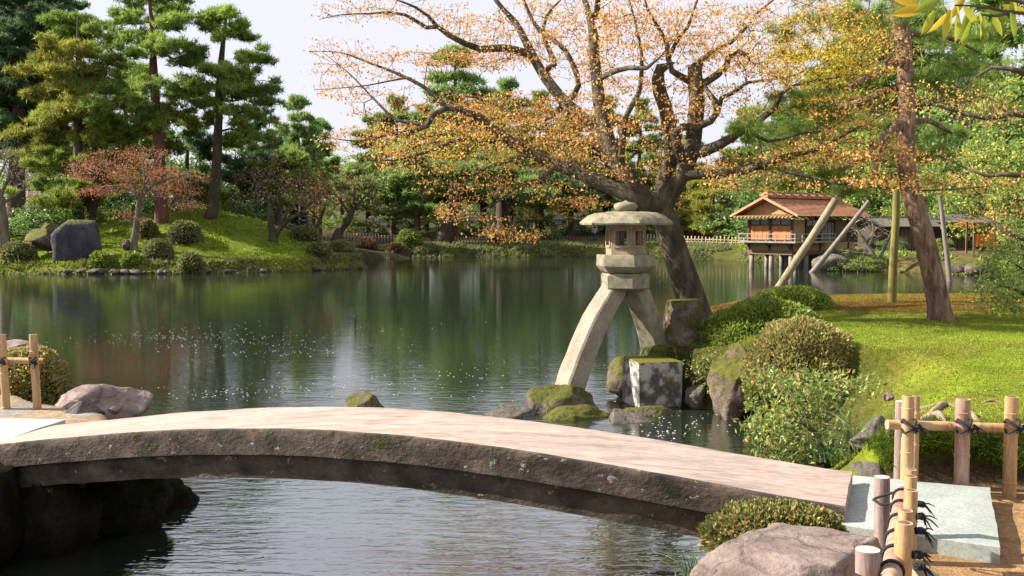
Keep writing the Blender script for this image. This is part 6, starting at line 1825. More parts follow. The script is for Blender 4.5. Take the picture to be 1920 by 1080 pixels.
# ------------------------------------------------------------------ ground cover on the far shores
rng = np.random.default_rng(55)
def cover(name, label, x0, x1, y0, y1, n, lo, hi, size, mat, seed, test=None):
    rng = np.random.default_rng(seed)
    X_ = rng.uniform(x0, x1, n)
    Y_ = rng.uniform(y0, y1, n)
    sd_ = pond_sd(X_, Y_)
    keep = (sd_ > lo) & (sd_ < hi) & (fbm(np.stack([X_, Y_, X_ * 0], -1) * 0.5 + seed, 3) + rng.normal(size=n) * 0.15 > -0.02)
    X_, Y_ = X_[keep], Y_[keep]
    P_ = np.stack([X_, Y_, ground_z(X_, Y_)], -1)
    b_ = P_.mean(0)
    V, F = tufts(P_ - b_, rng, 4, size, size * 0.45, 0.9, 0.9)
    o = MB().add(V, F).build(name, M[mat], None, False, b_)
    o['label'] = label
    o['category'] = 'ground cover'
    o['kind'] = 'stuff'
cover('shore_grass', 'low grass and moss tufts over the left shore mound', -32, -7, 46, 62, 60000, 0.1, 9, 0.13, 'moss_tuft', 1)
cover('shore_weeds', 'dull weeds along the waterline of the left shore', -32, -7, 46, 60, 60000, -0.05, 0.9, 0.22, 'azalea_d', 2)
cover('bank_weeds', 'dull weeds on the slope of the far bank', -9, 17, 60, 76, 60000, 0.0, 3.2, 0.26, 'azalea_d', 3)
cover('bank_grass', 'yellow green grass along the top of the far bank', -9, 17, 60, 80, 30000, 1.6, 5.5, 0.16, 'moss_tuft', 4)
cover('bank_weeds', 'green weeds on the bank by the tea house', 15, 27, 42, 60, 16000, 0.0, 2.6, 0.24, 'leaf_mid', 5)
# ================================================================== BAMBOO FENCES
def bamboo_vf(A, B, r, nodes=3, seed=0, sides=14, hollow=True):
    """bamboo cane from A to B with swollen nodes and a cut end"""
    A = np.asarray(A, float); B = np.asarray(B, float)
    L = np.linalg.norm(B - A)
    ts = [0.0]
    rr = [r]
    for k in range(nodes):
        t = (k + 0.6 + 0.15 * math.sin(seed * 3 + k)) / nodes
        w = 0.012 / L
        ts += [t - 2 * w, t - w * 0.5, t, t + w * 0.3, t + 1.6 * w]
        rr += [r, r * 1.06, r * 1.09, r * 0.965, r]
    ts.append(1.0)
    rr.append(r * 0.985)
    P = A + (B - A) * np.array(ts)[:, None]
    return tube(P, rr, sides, 0.0, True, seed)
def ring_vf(c, axis, r, tr, n=14, m=5):
    axis = unit(np.asarray(axis, float))
    u = unit(np.cross(axis, [0.31, 0.2, 0.93]))
    v = np.cross(axis, u)
    V = []
    for i in range(n):
        t = i * 2 * math.pi / n
        d = u * math.cos(t) + v * math.sin(t)
        for j in range(m):
            s = j * 2 * math.pi / m
            V.append(c + d * (r + tr * math.cos(s)) + axis * tr * math.sin(s))
    i = np.arange(n)[:, None]
    j = np.arange(m)[None, :]
    F = np.stack([i * m + j, ((i + 1) % n) * m + j, ((i + 1) % n) * m + (j + 1) % m, i * m + (j + 1) % m], -1).reshape(-1, 4)
    return np.array(V), F
def knot(c, r, seed, parent, base, tails=2, side=(0.6, -0.6, 0), scale=1.0):
    """black palm rope lashing: cross turns round post and rail, a knot with frayed tails"""
    rng = np.random.default_rng(seed)
    mb = MB()
    c = np.asarray(c, float) - base
    for ax in ((0.75, 0, 0.66), (-0.75, 0, 0.66), (0.6, 0.1, 0.8)):
        V, F = ring_vf(c, ax, r * 1.12, 0.006 * scale)
        mb.add(V, F)
    k = c + unit(np.array(side, float)) * r * 1.2
    V, F = rock_vf((0.018 * scale, 0.016 * scale, 0.018 * scale), seed, sub=2)
    mb.add(V + k, F)
    for q in range(tails * 3):
        d = unit(np.array(side) * 0.55 + rng.normal(size=3) * 0.22 + [0, 0, -0.55])
        e = k + d * 0.055 * scale * rng.uniform(0.7, 1.4)
        P, R_ = smoothpath([k, (k + e) / 2 + [0, 0, 0.008 * scale], e], [0.004 * scale, 0.0035 * scale, 0.0015 * scale], 0.02)
        V, F = tube(P, R_, 4)
        mb.add(V, F)
    return mb.build('rope_knot', M['rope'], parent)
def post(parent, base, A, B, r, mat, seed, nodes=3, name='post', end=None):
    V, F = bamboo_vf(np.asarray(A) - base, np.asarray(B) - base, r, nodes, seed)
    mb = MB().add(V, F[0])
    mb.f.append(F[1]); mb.m.append(np.full(len(F[1]), 1))
    mb.f.append(F[2]); mb.m.append(np.full(len(F[2]), 1))
    if end is None:
        A_, B_ = np.asarray(A) - base, np.asarray(B) - base
        u_ = unit(B_ - A_)
        V, F = tube(np.array([B_ + u_ * 0.0005, B_ + u_ * 0.002]), [r * 0.66, r * 0.62], 12)
        mb.add(V, F, 2)
    o = mb.build(name, [mat, end or M['bamboo_end'], M['brown_wood']], parent)
    e = o.modifiers.new('e', 'EDGE_SPLIT')
    e.split_angle = math.radians(50)
    return o
# left landing fence
b = onground(30, 8.8)
f1 = thing('bamboo_fence', 'low bamboo fence at the left picture edge', 'fence', b)
for k, px in enumerate((3, 62)):
    c = onground(px, 8.8)
    post(f1, b, c - [0, 0, 0.15], at(px, 627, 8.8), 0.036, M['bamboo'], k)
    knot(at(px, 677, 8.77), 0.038, 40 + k, f1, b, 1, scale=1.1)
post(f1, b, at(-70, 674, 8.86), at(82, 677, 8.88), 0.028, M['bamboo'], 4, 2, 'rail')
# right fence along the lawn edge
b = onground(1800, 6.1)
f2 = thing('bamboo_fence', 'bamboo post and rail fence along the grass edge at right', 'fence', b)
FD = 6.1
for k, (px, top, r, mt, d) in enumerate([(1703, 742, 0.038, 'bamboo', FD), (1717, 742, 0.026, 'bamboo', FD + 0.1), (1806, 748, 0.046, 'bamboo_pink', FD), (1897, 744, 0.042, 'bamboo', FD)]):
    t_ = at(px, top, d)
    post(f2, b, [t_[0] + 0.005, d, 0.6], t_, r, M[mt], 10 + k, 3)
    if k != 1:
        knot(at(px + 2, 799, d - 0.05), 0.05, 50 + k, f2, b, 2, (0.8, -0.6, 0), 1.2)
post(f2, b, at(1663, 796, FD + 0.03), at(1990, 806, FD + 0.1), 0.031, M['bamboo'], 15, 5, 'rail')
w0 = at(1690, 752, FD + 0.2)
post(f2, b, [w0[0], w0[1], 0.6], w0, 0.036, M['log'], 17, 0, 'wooden_post', M['log_end'])
for (px, py, yb, d, r) in ((1667, 800, 842, 6.6, 0.024), (1684, 800, 850, 6.7, 0.02)):
    t_ = at(px, py, d)
    o = post(f2, b, [t_[0] + 0.02, d, gz(t_[0], d) - 0.1], t_, r, M['log'], px, 0, 'stake', M['log_end'])
# short stake alone on the lawn
t_ = at(1829, 813, 7.4)
o = post(None, np.zeros(3), [t_[0] - 0.01, 7.4, gz(t_[0], 7.4) - 0.1], t_, 0.026, M['bamboo_pink'], 3, 1, 'bamboo_stake')
tag(o, 'short cut bamboo stake standing alone on the grass right of the middle fence post', 'stake')
# near fence running towards the camera
b = np.array([1.5, 4.4, 0.78])
f3 = thing('bamboo_fence', 'lashed bamboo fence running towards the viewer over the granite slab', 'fence', b)
for k, (px, py, d, r) in enumerate([(1695, 980, 3.62, 0.033), (1698, 957, 3.92, 0.029), (1708, 919, 4.3, 0.030), (1708, 893, 4.62, 0.028), (1709, 874, 4.95, 0.0275), (1703, 846, 5.3, 0.027)][:4] + [(1709, 899, 4.95, 0.027)][:0]):
    t_ = at(px, py, d)
    post(f3, b, [t_[0], d, 0.7], t_, r, M['bamboo'], 20 + k, 2)
tb = at(1708, 880, 5.0)
post(f3, b, [tb[0], 5.0, 0.7], tb, 0.028, M['bamboo'], 29, 2)
RA, RB_ = at(1692, 925, 4.75), at(1668, 1100, 3.35)
post(f3, b, RA, RB_, 0.036, M['bamboo_pink'], 31, 3, 'rail')
for k, t in enumerate((0.06, 0.22, 0.4, 0.58, 0.74, 0.88)):
    c = RA + (RB_ - RA) * t
    mb = MB()
    for dd in (-0.006, 0.006):
        V, F = ring_vf(c - b + unit(RB_ - RA) * dd, (RB_ - RA) + np.array([0.25, 0, 0]), 0.041, 0.0055, 20)
        mb.add(V, F)
    mb.build('rope_ring', M['rope'], f3)
for k, (px, py, d) in enumerate([(1722, 945, 4.6), (1722, 968, 4.28), (1722, 995, 3.92), (1716, 1040, 3.6), (1720, 1062, 3.5)]):
    knot(at(px, py, d), 0.012, 60 + k, f3, b, 2, (1, -0.2, 0.05), 1.05)
for k, (px, py, d, r, yb) in enumerate([(1654, 894, 4.85, 0.038, 0.7), (1627, 1030, 3.5, 0.044, 0.7)]):
    t_ = at(px, py, d)
    o = post(f3, b, [t_[0] + 0.01, d, yb], t_, r, M['log'], 41 + k, 0, 'log_post', M['log_end'])
P_, R_ = smoothpath([at(1640, 935, 4.8) - b, at(1665, 926, 4.76) - b, at(1690, 922, 4.7) - b, at(1705, 925, 4.62) - b], [0.007] * 4, 0.03)
Q_, S_ = smoothpath([at(1637, 936, 4.8) - b, at(1652, 946, 4.76) - b, at(1672, 945, 4.72) - b, at(1695, 936, 4.66) - b], [0.007] * 4, 0.03)
mb = MB()
for p_, r_ in ((P_, R_), (Q_, S_)):
    V, F = tube(p_, r_, 6)
    mb.add(V, F)
mb.build('rope_tie', M['rope'], f3)
t0, t1 = at(1603, 1078, 3.42) - b, at(1655, 1080, 3.42) - b
P_, R_ = smoothpath([t0, (t0 + t1) / 2 + [0, -0.05, -0.008], t1], [0.008] * 3, 0.02)
V, F = tube(P_, R_, 6)
MB().add(V, F).build('rope_tie', M['rope'], f3)
bp = at(1746, 1030, 3.75)
o = MB().box((0, 0, -0.12), (0.045, 0.16, 0.42), 0.12, bevel=0.006).build('marker_board', M['board'], None, False, (bp[0], bp[1] + 0.05, 0.95))
tag(o, 'small plain wooden marker board behind the near bamboo fence', 'board')

# ================================================================== PROPS (support poles)
def pole(label, A, B, r0, r1, mat, seed):
    A = np.asarray(A, float); B = np.asarray(B, float)
    n = 14
    P = A + (B - A) * np.linspace(0, 1, n)[:, None]
    P += np.stack([fbm(np.stack([np.arange(n) * 0.3, np.full(n, seed), np.full(n, q)], -1), 2) for q in (1.1, 4.2, 8.3)], -1) * r0 * 0.25
    V, F = tube(P - A, np.linspace(r0, r1, n), 10, 0.05, True, seed)
    mb = MB().add(V, F[0])
    mb.f += [F[1], F[2]]; mb.m += [np.full(len(F[1]), 1), np.full(len(F[2]), 1)]
    o = mb.build('support_pole', [mat, M['log_end']], None, True, A)
    e = o.modifiers.new('e', 'EDGE_SPLIT')
    e.split_angle = math.radians(60)
    tag(o, label, 'pole', 'wooden poles propping the pines')
pole('thick pale pole leaning left in front of the tea house', at(1393, 645, 19.5), at(1567, 374, 19.5), 0.085, 0.072, M['pole_pale'], 1)
pole('grey brown pole leaning over the water right of the thick pale pole', at(1521, 514, 49.0), at(1629, 378, 49.0), 0.135, 0.105, M['pole_grey'], 2)
pole('upright yellow green mossy pole beside the red pine', at(1672, 592, 16.8), at(1681, 356, 16.8), 0.076, 0.058, M['log_yellow'], 3)
pole('thin grey pole in the pond right of the red pine', at(1781, 528, 41.0), at(1762, 366, 41.0), 0.11, 0.08, M['pole_grey'], 4)
pole('pale slanted prop on the far bank, left of the pair', at(911, 450, 74.5), at(922, 397, 74.5), 0.2, 0.17, M['pole_pale'], 5)
pole('pale slanted prop on the far bank, right of the pair', at(919, 440, 77), at(931, 412, 77), 0.16, 0.13, M['pole_pale'], 6)
pole('pale slanted prop just right of the brown pine trunk on the far bank', at(959, 438, 76), at(967, 405, 76), 0.17, 0.14, M['pole_pale'], 7)
pole('reddish upright prop left of the leaning far pine', at(779, 434, 76), at(780, 384, 76), 0.16, 0.13, M['bark_redfar'], 8)
pole('short reddish prop right of the other one by the leaning far pine', at(786, 434, 77), at(786, 405, 77), 0.12, 0.1, M['bark_redfar'], 9)

# ================================================================== FAR LOW FENCES
def far_fence(label, p0, p1, D0, D1, n, h=0.55, mat='fence_far', rails=1):
    x0, x1 = (p0 - 960) / FPX * D0, (p1 - 960) / FPX * D1
    b = np.array([x0, D0, gz(x0, D0)])
    t = thing('low_fence', label, 'fence', b)
    Vp, Fp = bamboo_vf([0, 0, -0.2], [0, 0, h], 0.055, 1, 1, 6)
    me_ = MB().add(Vp, Fp).mesh('post')
    me_.materials.append(M[mat])
    tops = []
    for k in range(n):
        u = k / (n - 1)
        x, y = x0 + (x1 - x0) * u, D0 + (D1 - D0) * u
        z = gz(x, y)
        o = link('post', me_, t, (x - b[0], y - b[1], z - b[2]), k * 1.3)
        o.scale = (1, 1, 0.92 + 0.16 * ((k * 7919) % 10) / 10)
        tops.append((x, y, z))
    for q in range(rails):
        for k in range(0, n - 1, 6):
            e = min(k + 6, n - 1)
            A = np.array(tops[k]) + [0, 0.02, h * (0.62 - 0.3 * q)] - b
            B = np.array(tops[e]) + [0, 0.02, h * (0.62 - 0.3 * q)] - b
            V, F = bamboo_vf(A, B, 0.035, 2, 1, 5)
            MB().add(V, F).build('rail', M[mat], t)
    return t
far_fence('low pale stake fence on the far bank, left part behind the leaning cherry', 612, 745, 75, 75, 24)
far_fence('low pale stake fence on the far bank between leaning pine and dark bush', 842, 925, 76, 76, 16)
far_fence('low tan stake fence on the far bank near the lamp post', 988, 1024, 78, 78, 9, 0.75, rails=2)
far_fence('low dark stake fence along the far path behind the lantern', 1052, 1150, 80, 80, 18, 0.6, 'brown_wood')
far_fence('pale crossed rail fence on the far bank left of the tea house', 1208, 1402, 78, 70, 30, 0.6, rails=2)

# ================================================================== TEA HOUSE
HC = at(1484, 503, 52.0)
HC[2] = 0
hs = thing('tea_house', 'wooden tea house on stilts over the pond with reddish roof', 'house', HC, math.radians(40))
Lx, Ly = 6.2, 2.75
zf0, zf1, zd, zw0, zw1, zwt = 0.76, 0.98, 1.40, 1.60, 2.32, 2.64
# stilts
k = 0
for x in (0.12, 1.5, 2.9, 4.3):
    for y in (0.12, 1.35, 2.62):
        V, F = tube(np.array([[x + 0.04 * math.sin(k), y, -0.6], [x, y, 0.3], [x, y, zf0 + 0.02]]), [0.15, 0.13, 0.125], 9, 0.08, True, k)
        MB().add(V, F).build('stilt', M['grey_wood'], hs)
        k += 1
MB().box((Lx / 2, Ly / 2, (zf0 + zf1) / 2), (Lx + 0.14, Ly + 0.14, zf1 - zf0)).build('floor_beam', M['brown_wood'], hs, False)
# panels under the balcony
MB().box((0.02, Ly / 2, (zf1 + zd) / 2), (0.06, Ly - 0.1, zd - zf1 - 0.004)).build('lower_panel', M['plaster'], hs, False)
MB().box((Lx / 2, 0.02, (zf1 + zd) / 2), (Lx - 0.1, 0.06, zd - zf1 - 0.004)).build('lower_panel', M['plaster'], hs, False)
for y in (0.0, Ly / 2, Ly):
    MB().box((-0.005, y, (zf1 + zwt) / 2), (0.12, 0.12, zwt - zf1 - 0.01)).build('corner_post', M['dark_wood'], hs, False)
for x in (1.25, 2.6, 4.0, 5.4):
    MB().box((x, -0.005, (zf1 + zwt) / 2), (0.1, 0.1, zwt - zf1 - 0.01)).build('wall_post', M['dark_wood'], hs, False)
# walls
MB().box((Lx / 2, Ly / 2, (zd + zwt) / 2), (Lx - 0.12, Ly - 0.12, zwt - zd - 0.02)).build('wall', M['dark_wood'], hs, False)
# orange cedar boards on the gable side, each its own board
nb = 10
for i in range(nb):
    w = (Ly - 0.16) / nb
    y = 0.08 + w * (i + 0.5)
    MB().box((0.03 - 0.012 * (i % 2), y, (zw0 + zw1) / 2 - 0.03), (0.03, w - 0.014, zw1 - zw0 + 0.04), bevel=0.004).build('board', M['orange_wood'], hs, False)
MB().box((-0.01, Ly / 2, zw1 + 0.02), (0.1, Ly - 0.13, 0.05)).build('rail_beam', M['dark_wood'], hs, False)
for i in range(4):
    w = (Ly - 0.16) / 4
    y = 0.08 + w * (i + 0.5)
    f = MB().box((0.02, y, (zw1 + zwt) / 2 + 0.015), (0.02, w - 0.06, zwt - zw1 - 0.07)).build('window_pane', M['pane'], hs, False)
    for dy in (-w / 2 + 0.015, w / 2 - 0.015):
        MB().box((0.0, y + dy, (zw1 + zwt) / 2 + 0.015), (0.05, 0.03, zwt - zw1 - 0.06)).build('frame', M['dark_wood'], f, False)
# long side: ochre plaster bay, dark sliding bay, paper screens
MB().box((0.62, 0.03, (zd + zwt) / 2 + 0.05), (1.1, 0.04, zwt - zd - 0.12)).build('plaster_bay', M['plaster'], hs, False)
for x in (1.6, 2.2):
    MB().box((x, 0.035, 2.46), (0.52, 0.02, 0.28)).build('window_pane', M['pane'], hs, False)
for i in range(4):
    x = 2.82 + i * 0.36
    s_ = MB().box((x, 0.03, 1.98), (0.32, 0.03, 1.0)).build('paper_screen', M['paper'], hs, False)
    mb = MB()
    for dx in (-0.155, -0.05, 0.05, 0.155):
        mb.box((x + dx, 0.005, 1.98), (0.018, 0.03, 1.02))
    for zz in (1.48, 1.8, 2.12, 2.48):
        mb.box((x, 0.004, zz), (0.29, 0.022, 0.018))
    mb.build('lattice', M['dark_wood'], s_, False)
MB().box((4.75, 0.03, 2.0), (1.2, 0.03, 1.1)).build('sliding_door', M['brown_wood'], hs, False)
# balcony round the corner
dk = MB().box((-0.32, Ly / 2 - 0.2, zd + 0.045), (0.66, Ly + 0.9, 0.09)).build('balcony_deck', M['grey_wood'], hs, False)
dk2 = MB().box((1.6, -0.33, zd + 0.04), (3.2, 0.6, 0.08)).build('balcony_deck', M['grey_wood'], hs, False)
for (A, B, n) in (((-0.62, -0.6), (-0.62, Ly + 0.2), 7), ((-0.56, -0.6), (3.1, -0.6), 7)):
    for i in range(n):
        u = i / (n - 1)
        x, y = A[0] + (B[0] - A[0]) * u, A[1] + (B[1] - A[1]) * u
        MB().box((x, y, zd + 0.27), (0.05, 0.05, 0.36)).build('baluster', M['grey_wood'], hs, False)
    for zz in (zd + 0.24, zd + 0.47):
        MB().box(((A[0] + B[0]) / 2, (A[1] + B[1]) / 2, zz), (abs(B[0] - A[0]) + 0.14 if A[0] != B[0] else 0.065, abs(B[1] - A[1]) + 0.14 if A[1] != B[1] else 0.065, 0.05)).build('handrail', M['grey_wood'], hs, False)
for y in (0.1, Ly / 2, Ly - 0.1):
    V, F = tube(np.array([[-0.02, y, zf1 + 0.08], [-0.2, y, zd - 0.16], [-0.5, y, zd]]), [0.04, 0.04, 0.04], 6)
    MB().add(V, F).build('bracket', M['dark_wood'], hs)
# roof: two curved shingled slopes, course by course
zr, ze = 3.82, 2.84
def slope(sign, x0, x1, name, mat):
    mb = MB()
    nC = 13
    yr = Ly / 2
    half = Ly / 2 + 0.75
    for c in range(nC):
        u0, u1 = c / nC, (c + 1.25) / nC
        def zz(u):
            return zr - (zr - ze) * (1.12 * u - 0.12 * u * u * 1.0) 
        y0, y1 = yr + sign * half * u0, yr + sign * half * min(u1, 1.02)
        z0, z1 = zz(u0) - 0.02, zz(min(u1, 1.02)) + 0.02
        nseg = 26
        for q in range(nseg):
            xa, xb = x0 + (x1 - x0) * q / nseg, x0 + (x1 - x0) * (q + 1) / nseg - 0.012
            dz = 0.006 * math.sin(q * 12.9 + c * 7.1)
            V = np.array([[xa, y0, z0 + dz], [xb, y0, z0 + dz], [xb, y1, z1 + dz], [xa, y1, z1 + dz], [xa, y0, z0 - 0.05], [xb, y0, z0 - 0.05], [xb, y1, z1 - 0.035], [xa, y1, z1 - 0.035]])
            mb.add(V, np.array([[0, 1, 2, 3], [7, 6, 5, 4], [3, 2, 6, 7], [0, 3, 7, 4], [1, 5, 6, 2]]))
    o = mb.build(name, mat, hs, False)
    o['kind'] = 'stuff'
    return o
slope(-1, -0.62, Lx + 0.5, 'roof_shingles', M['tile'])
slope(1, -0.62, Lx + 0.5, 'roof_shingles', M['tile'])
# barge boards, gable wall
yr = Ly / 2
gw = MB()
gw.add(np.array([[-0.1, -0.45, 2.86], [-0.1, Ly + 0.45, 2.86], [-0.1, yr, 3.68], [0.0, -0.45, 2.86], [0.0, Ly + 0.45, 2.86], [0.0, yr, 3.68]]), [np.array([[0, 2, 1], [3, 4, 5]]), np.array([[0, 1, 4, 3], [1, 2, 5, 4], [2, 0, 3, 5]])])
gw.build('gable_wall', M['plaster'], hs, False)
for sgn in (-1, 1):
    L_ = math.hypot(Ly / 2 + 0.78, 1.0)
    an = math.atan2(1.0, Ly / 2 + 0.78)
    MB().box((-0.66, yr + sgn * (Ly / 2 + 0.78) / 2, (zr + ze) / 2 - 0.01), (0.07, L_, 0.12), rx=-sgn * an).build('barge_board', M['tile_pale'], hs, False)
# lower front eave with a row of tile ends
MB().box((-0.34, yr, 2.80), (0.78, Ly + 1.0, 0.06), ry=-0.16).build('front_eave', M['tile'], hs, False)
for i in range(16):
    y = -0.42 + (Ly + 0.84) * i / 15
    V, F = tube(np.array([[0.0, y, 2.905], [-0.4, y, 2.84], [-0.76, y, 2.775]]), [0.045, 0.05, 0.055], 7)
    MB().add(V, F).build('eave_tile', M['tile_pale'], hs)
# ridge cap with cross pieces
rd = MB().box((Lx / 2 - 0.1, yr, zr + 0.06), (Lx + 0.9, 0.42, 0.16), bevel=0.02).build('ridge_cap', M['tile'], hs, False)
MB().box((Lx / 2 - 0.1, yr, zr + 0.26), (Lx + 0.7, 0.14, 0.12), bevel=0.02).build('ridge_beam', M['tile'], rd, False)
for i in range(9):
    x = -0.45 + i * 0.8
    V, F = tube(np.array([[x, yr - 0.36, zr + 0.09], [x, yr, zr + 0.24], [x, yr + 0.36, zr + 0.09]]), [0.06, 0.06, 0.06], 7)
    MB().add(V, F).build('ridge_roll', M['tile_pale'], rd)
# rafters under the eaves
for i in range(11):
    x = -0.4 + i * 0.66
    MB().box((x, -0.32, 2.78), (0.06, 0.9, 0.06), rx=0.36).build('rafter', M['brown_wood'], hs, False)

def small_house(name, label, c, rz, L_, W_, h, rh, over, wallm, roofm, seed):
    t = thing(name, label, 'house', c, rz)
    MB().box((L_ / 2, W_ / 2, h / 2), (L_, W_, h)).build('wall', wallm, t, False)
    for sgn in (-1, 1):
        mb = MB()
        half = W_ / 2 + over
        for cc in range(8):
            u0, u1 = cc / 8, (cc + 1.2) / 8
            V = np.array([[-over, W_ / 2 + sgn * half * u0, h + rh * (1 - u0)], [L_ + over, W_ / 2 + sgn * half * u0, h + rh * (1 - u0)], [L_ + over, W_ / 2 + sgn * half * u1, h + rh * (1 - u1) + 0.03], [-over, W_ / 2 + sgn * half * u1, h + rh * (1 - u1) + 0.03]])
            V2 = V - [0, 0, 0.05]
            mb.add(np.vstack([V, V2]), np.array([[0, 1, 2, 3], [7, 6, 5, 4], [3, 2, 6, 7], [0, 3, 7, 4], [1, 5, 6, 2]]))
        mb.build('roof', roofm, t, False)
    MB().box((L_ / 2, W_ / 2, h + rh + 0.03), (L_ + 2 * over, 0.25, 0.12)).build('ridge_cap', roofm, t, False)
    for gx in (0.04, L_ - 0.04):
        mb = MB()
        mb.add(np.array([[gx - 0.03, 0, h], [gx - 0.03, W_, h], [gx - 0.03, W_ / 2, h + rh * 0.95], [gx + 0.03, 0, h], [gx + 0.03, W_, h], [gx + 0.03, W_ / 2, h + rh * 0.95]]), [np.array([[0, 2, 1], [3, 4, 5]])])
        mb.build('gable_wall', wallm, t, False)
    n = max(2, int(L_ / 0.9))
    for i in range(n):
        x = (i + 0.5) * L_ / n
        dr = MB().box((x, -0.02, h * 0.5), (L_ / n - 0.16, 0.05, h * 0.8)).build('sliding_door', M['brown_wood'] if i % 2 else M['dark_wood'], t, False)
        mb = MB()
        for dx in (-0.3, 0.0, 0.3):
            mb.box((x + dx * (L_ / n - 0.2), -0.05, h * 0.5), (0.03, 0.02, h * 0.8))
        mb.build('lattice', M['dark_wood'], dr, False)
    for i in range(n + 1):
        MB().box((i * L_ / n, -0.03, h / 2), (0.1, 0.1, h)).build('wall_post', M['dark_wood'], t, False)
    return t
hb = at(1655, 497, 56.5)
hb[2] = gz(hb[0], hb[1]) - 0.05
small_house('annex', 'low dark timber annex right behind the bare shrub', hb, math.radians(8), 3.0, 3.0, 1.45, 0.5, 0.45, M['dark_wood'], M['tile_grey'], 1)
hb = at(1742, 490, 59.0)
hb[2] = gz(hb[0], hb[1]) - 0.05
small_house('tea_stall', 'small plastered stall with grey roof behind the red pine', hb, math.radians(-6), 3.2, 2.4, 1.7, 0.5, 0.5, M['plaster'], M['tile_grey'], 2)
hb = at(1850, 455, 70.0)
hb[2] = gz(hb[0], hb[1]) + 1.0
small_house('garden_hut', 'long grey roofed hut behind the orange boughs at right', hb, math.radians(4), 5.0, 2.4, 1.2, 0.4, 0.5, M['plaster'], M['tile_grey'], 3)

# stone landing under the tea house and punt like stone
V, F = rock_vf((1.3, 0.8, 0.62), 701, sub=3)
o = MB().add(V, F).build('boulder', M['rock_grey'], None, True, at(1568, 498, 50.6))
tag(o, 'big grey bank boulder under the right end of the tea house', 'rock')
for k, (px, py, lab) in enumerate([(1600, 502, 'dark bank stone left of the fern like shrub'), (1665, 500, 'bank stone at the foot of the bare shrub'), (1700, 503, 'bank stone between yellow pole and red pine'), (1800, 502, 'low brown bank stone at the right of the grey prop'), (1838, 504, 'bank stone below the orange cloth')]):
    V, F = rock_vf((0.7, 0.5, 0.4), 710 + k, sub=3)
    o = MB().add(V, F).build('boulder', M['rock_moss'], None, True, at(px, py, 50 - max(0, (px - 1690)) * 0.025))
    tag(o, lab, 'rock')

# stall with an orange cloth and a draped bench at the right
c = at(1838, 500, 50.0)
c[2] = gz(c[0], c[1])
t = thing('cloth_stall', 'little stall hung with orange cloths on the far right bank', 'stall', c)
for dx in (-0.55, 0.55):
    for dy in (-0.4, 0.4):
        MB().box((dx, dy, 0.8), (0.08, 0.08, 1.6)).build('post', M['brown_wood'], t, False)
MB().box((0, -0.1, 1.62), (1.5, 1.2, 0.06), rx=0.12).build('roof_board', M['brown_wood'], t, False)
for k, dx in enumerate((-0.36, 0.0, 0.36)):
    n_ = 10
    xs_ = np.linspace(-0.16, 0.16, n_)
    Vt = np.array([[dx + x, -0.42 + 0.03 * math.sin(x * 40 + k), 1.0] for x in xs_] + [[dx + x * 1.05, -0.43 + 0.05 * math.sin(x * 40 + k), 0.35] for x in xs_])
    Vt = np.vstack([Vt, Vt + [0, 0.012, 0]])
    i_ = np.arange(n_ - 1)
    F1 = np.stack([i_, i_ + 1, i_ + n_ + 1, i_ + n_], -1)
    MB().add(Vt, [F1, F1[:, ::-1] + 2 * n_]).build('hanging_cloth', M['orange_cloth'], t, True)
c = at(1812, 452, 56.0)
t = thing('parasol', 'small orange awning on a post behind the grey prop', 'awning', (c[0], c[1], gz(c[0], c[1])))
hz = c[2] - gz(c[0], c[1])
V, F = tube(np.array([[0, 0, 0], [0, 0, hz + 1.0]]), [0.05, 0.04], 7)
MB().add(V, F).build('pole', M['brown_wood'], t)
th_ = np.arange(16) * 2 * math.pi / 16
Vp = np.vstack([np.stack([0.95 * np.cos(th_), 0.95 * np.sin(th_), np.full(16, hz + 0.78 - 0.0)], -1), np.stack([0.5 * np.cos(th_), 0.5 * np.sin(th_), np.full(16, hz + 1.02)], -1), [[0, 0, hz + 1.2]]])
i_ = np.arange(16)
MB().add(Vp, [np.stack([i_, (i_ + 1) % 16, 16 + (i_ + 1) % 16, 16 + i_], -1), np.stack([16 + i_, 16 + (i_ + 1) % 16, np.full(16, 32)], -1)]).build('canopy', M['orange_cloth'], t)

# ================================================================== SMALL FAR THINGS
def tier_ring(prof, n=6, rot=0.3):
    th = rot + np.arange(n) * 2 * math.pi / n
    V = np.concatenate([np.stack([r * np.cos(th), r * np.sin(th), np.full(n, z)], -1) for r, z in prof])
    m = len(prof)
    i = np.arange(m - 1)[:, None] * n
    j = np.arange(n)[None, :]
    F = np.stack([i + j, i + (j + 1) % n, i + n + (j + 1) % n, i + n + j], -1).reshape(-1, 4)
    return V, F
c = at(570, 440, 60.0)
pg = thing('stone_pagoda', 'small dark stepped stone pagoda behind the forked cherry', 'pagoda', (c[0], c[1], gz(c[0], c[1])))
V, F = tier_ring([(0.42, -0.1), (0.42, 0.25), (0.3, 0.3), (0.3, 0.6)], 4)
MB().add(V, F).build('base', M['rock_dark'], pg, False)
for k in range(5):
    z0 = 0.6 + k * 0.24
    s = 1 - k * 0.11
    V, F = tier_ring([(0.28 * s, z0), (0.6 * s, z0 + 0.03), (0.58 * s, z0 + 0.09), (0.26 * s, z0 + 0.16), (0.26 * s, z0 + 0.25)], 4)
    MB().add(V, F).build('roof_tier', M['rock_dark'], pg, False)
V, F = tier_ring([(0.06, 1.78), (0.09, 1.9), (0.05, 2.0), (0.02, 2.2)], 8)
MB().add(V, F).build('finial', M['rock_dark'], pg)
c = at(331, 405, 60.0)
ln = thing('stone_lantern', 'small pale stone lantern in the shade between the left shore pines', 'lantern', (c[0], c[1], gz(c[0], c[1])))
V, F = tier_ring([(0.3, -0.1), (0.3, 0.15), (0.14, 0.2), (0.13, 0.75)], 8)
MB().add(V, F).build('pillar', M['granite'], ln)
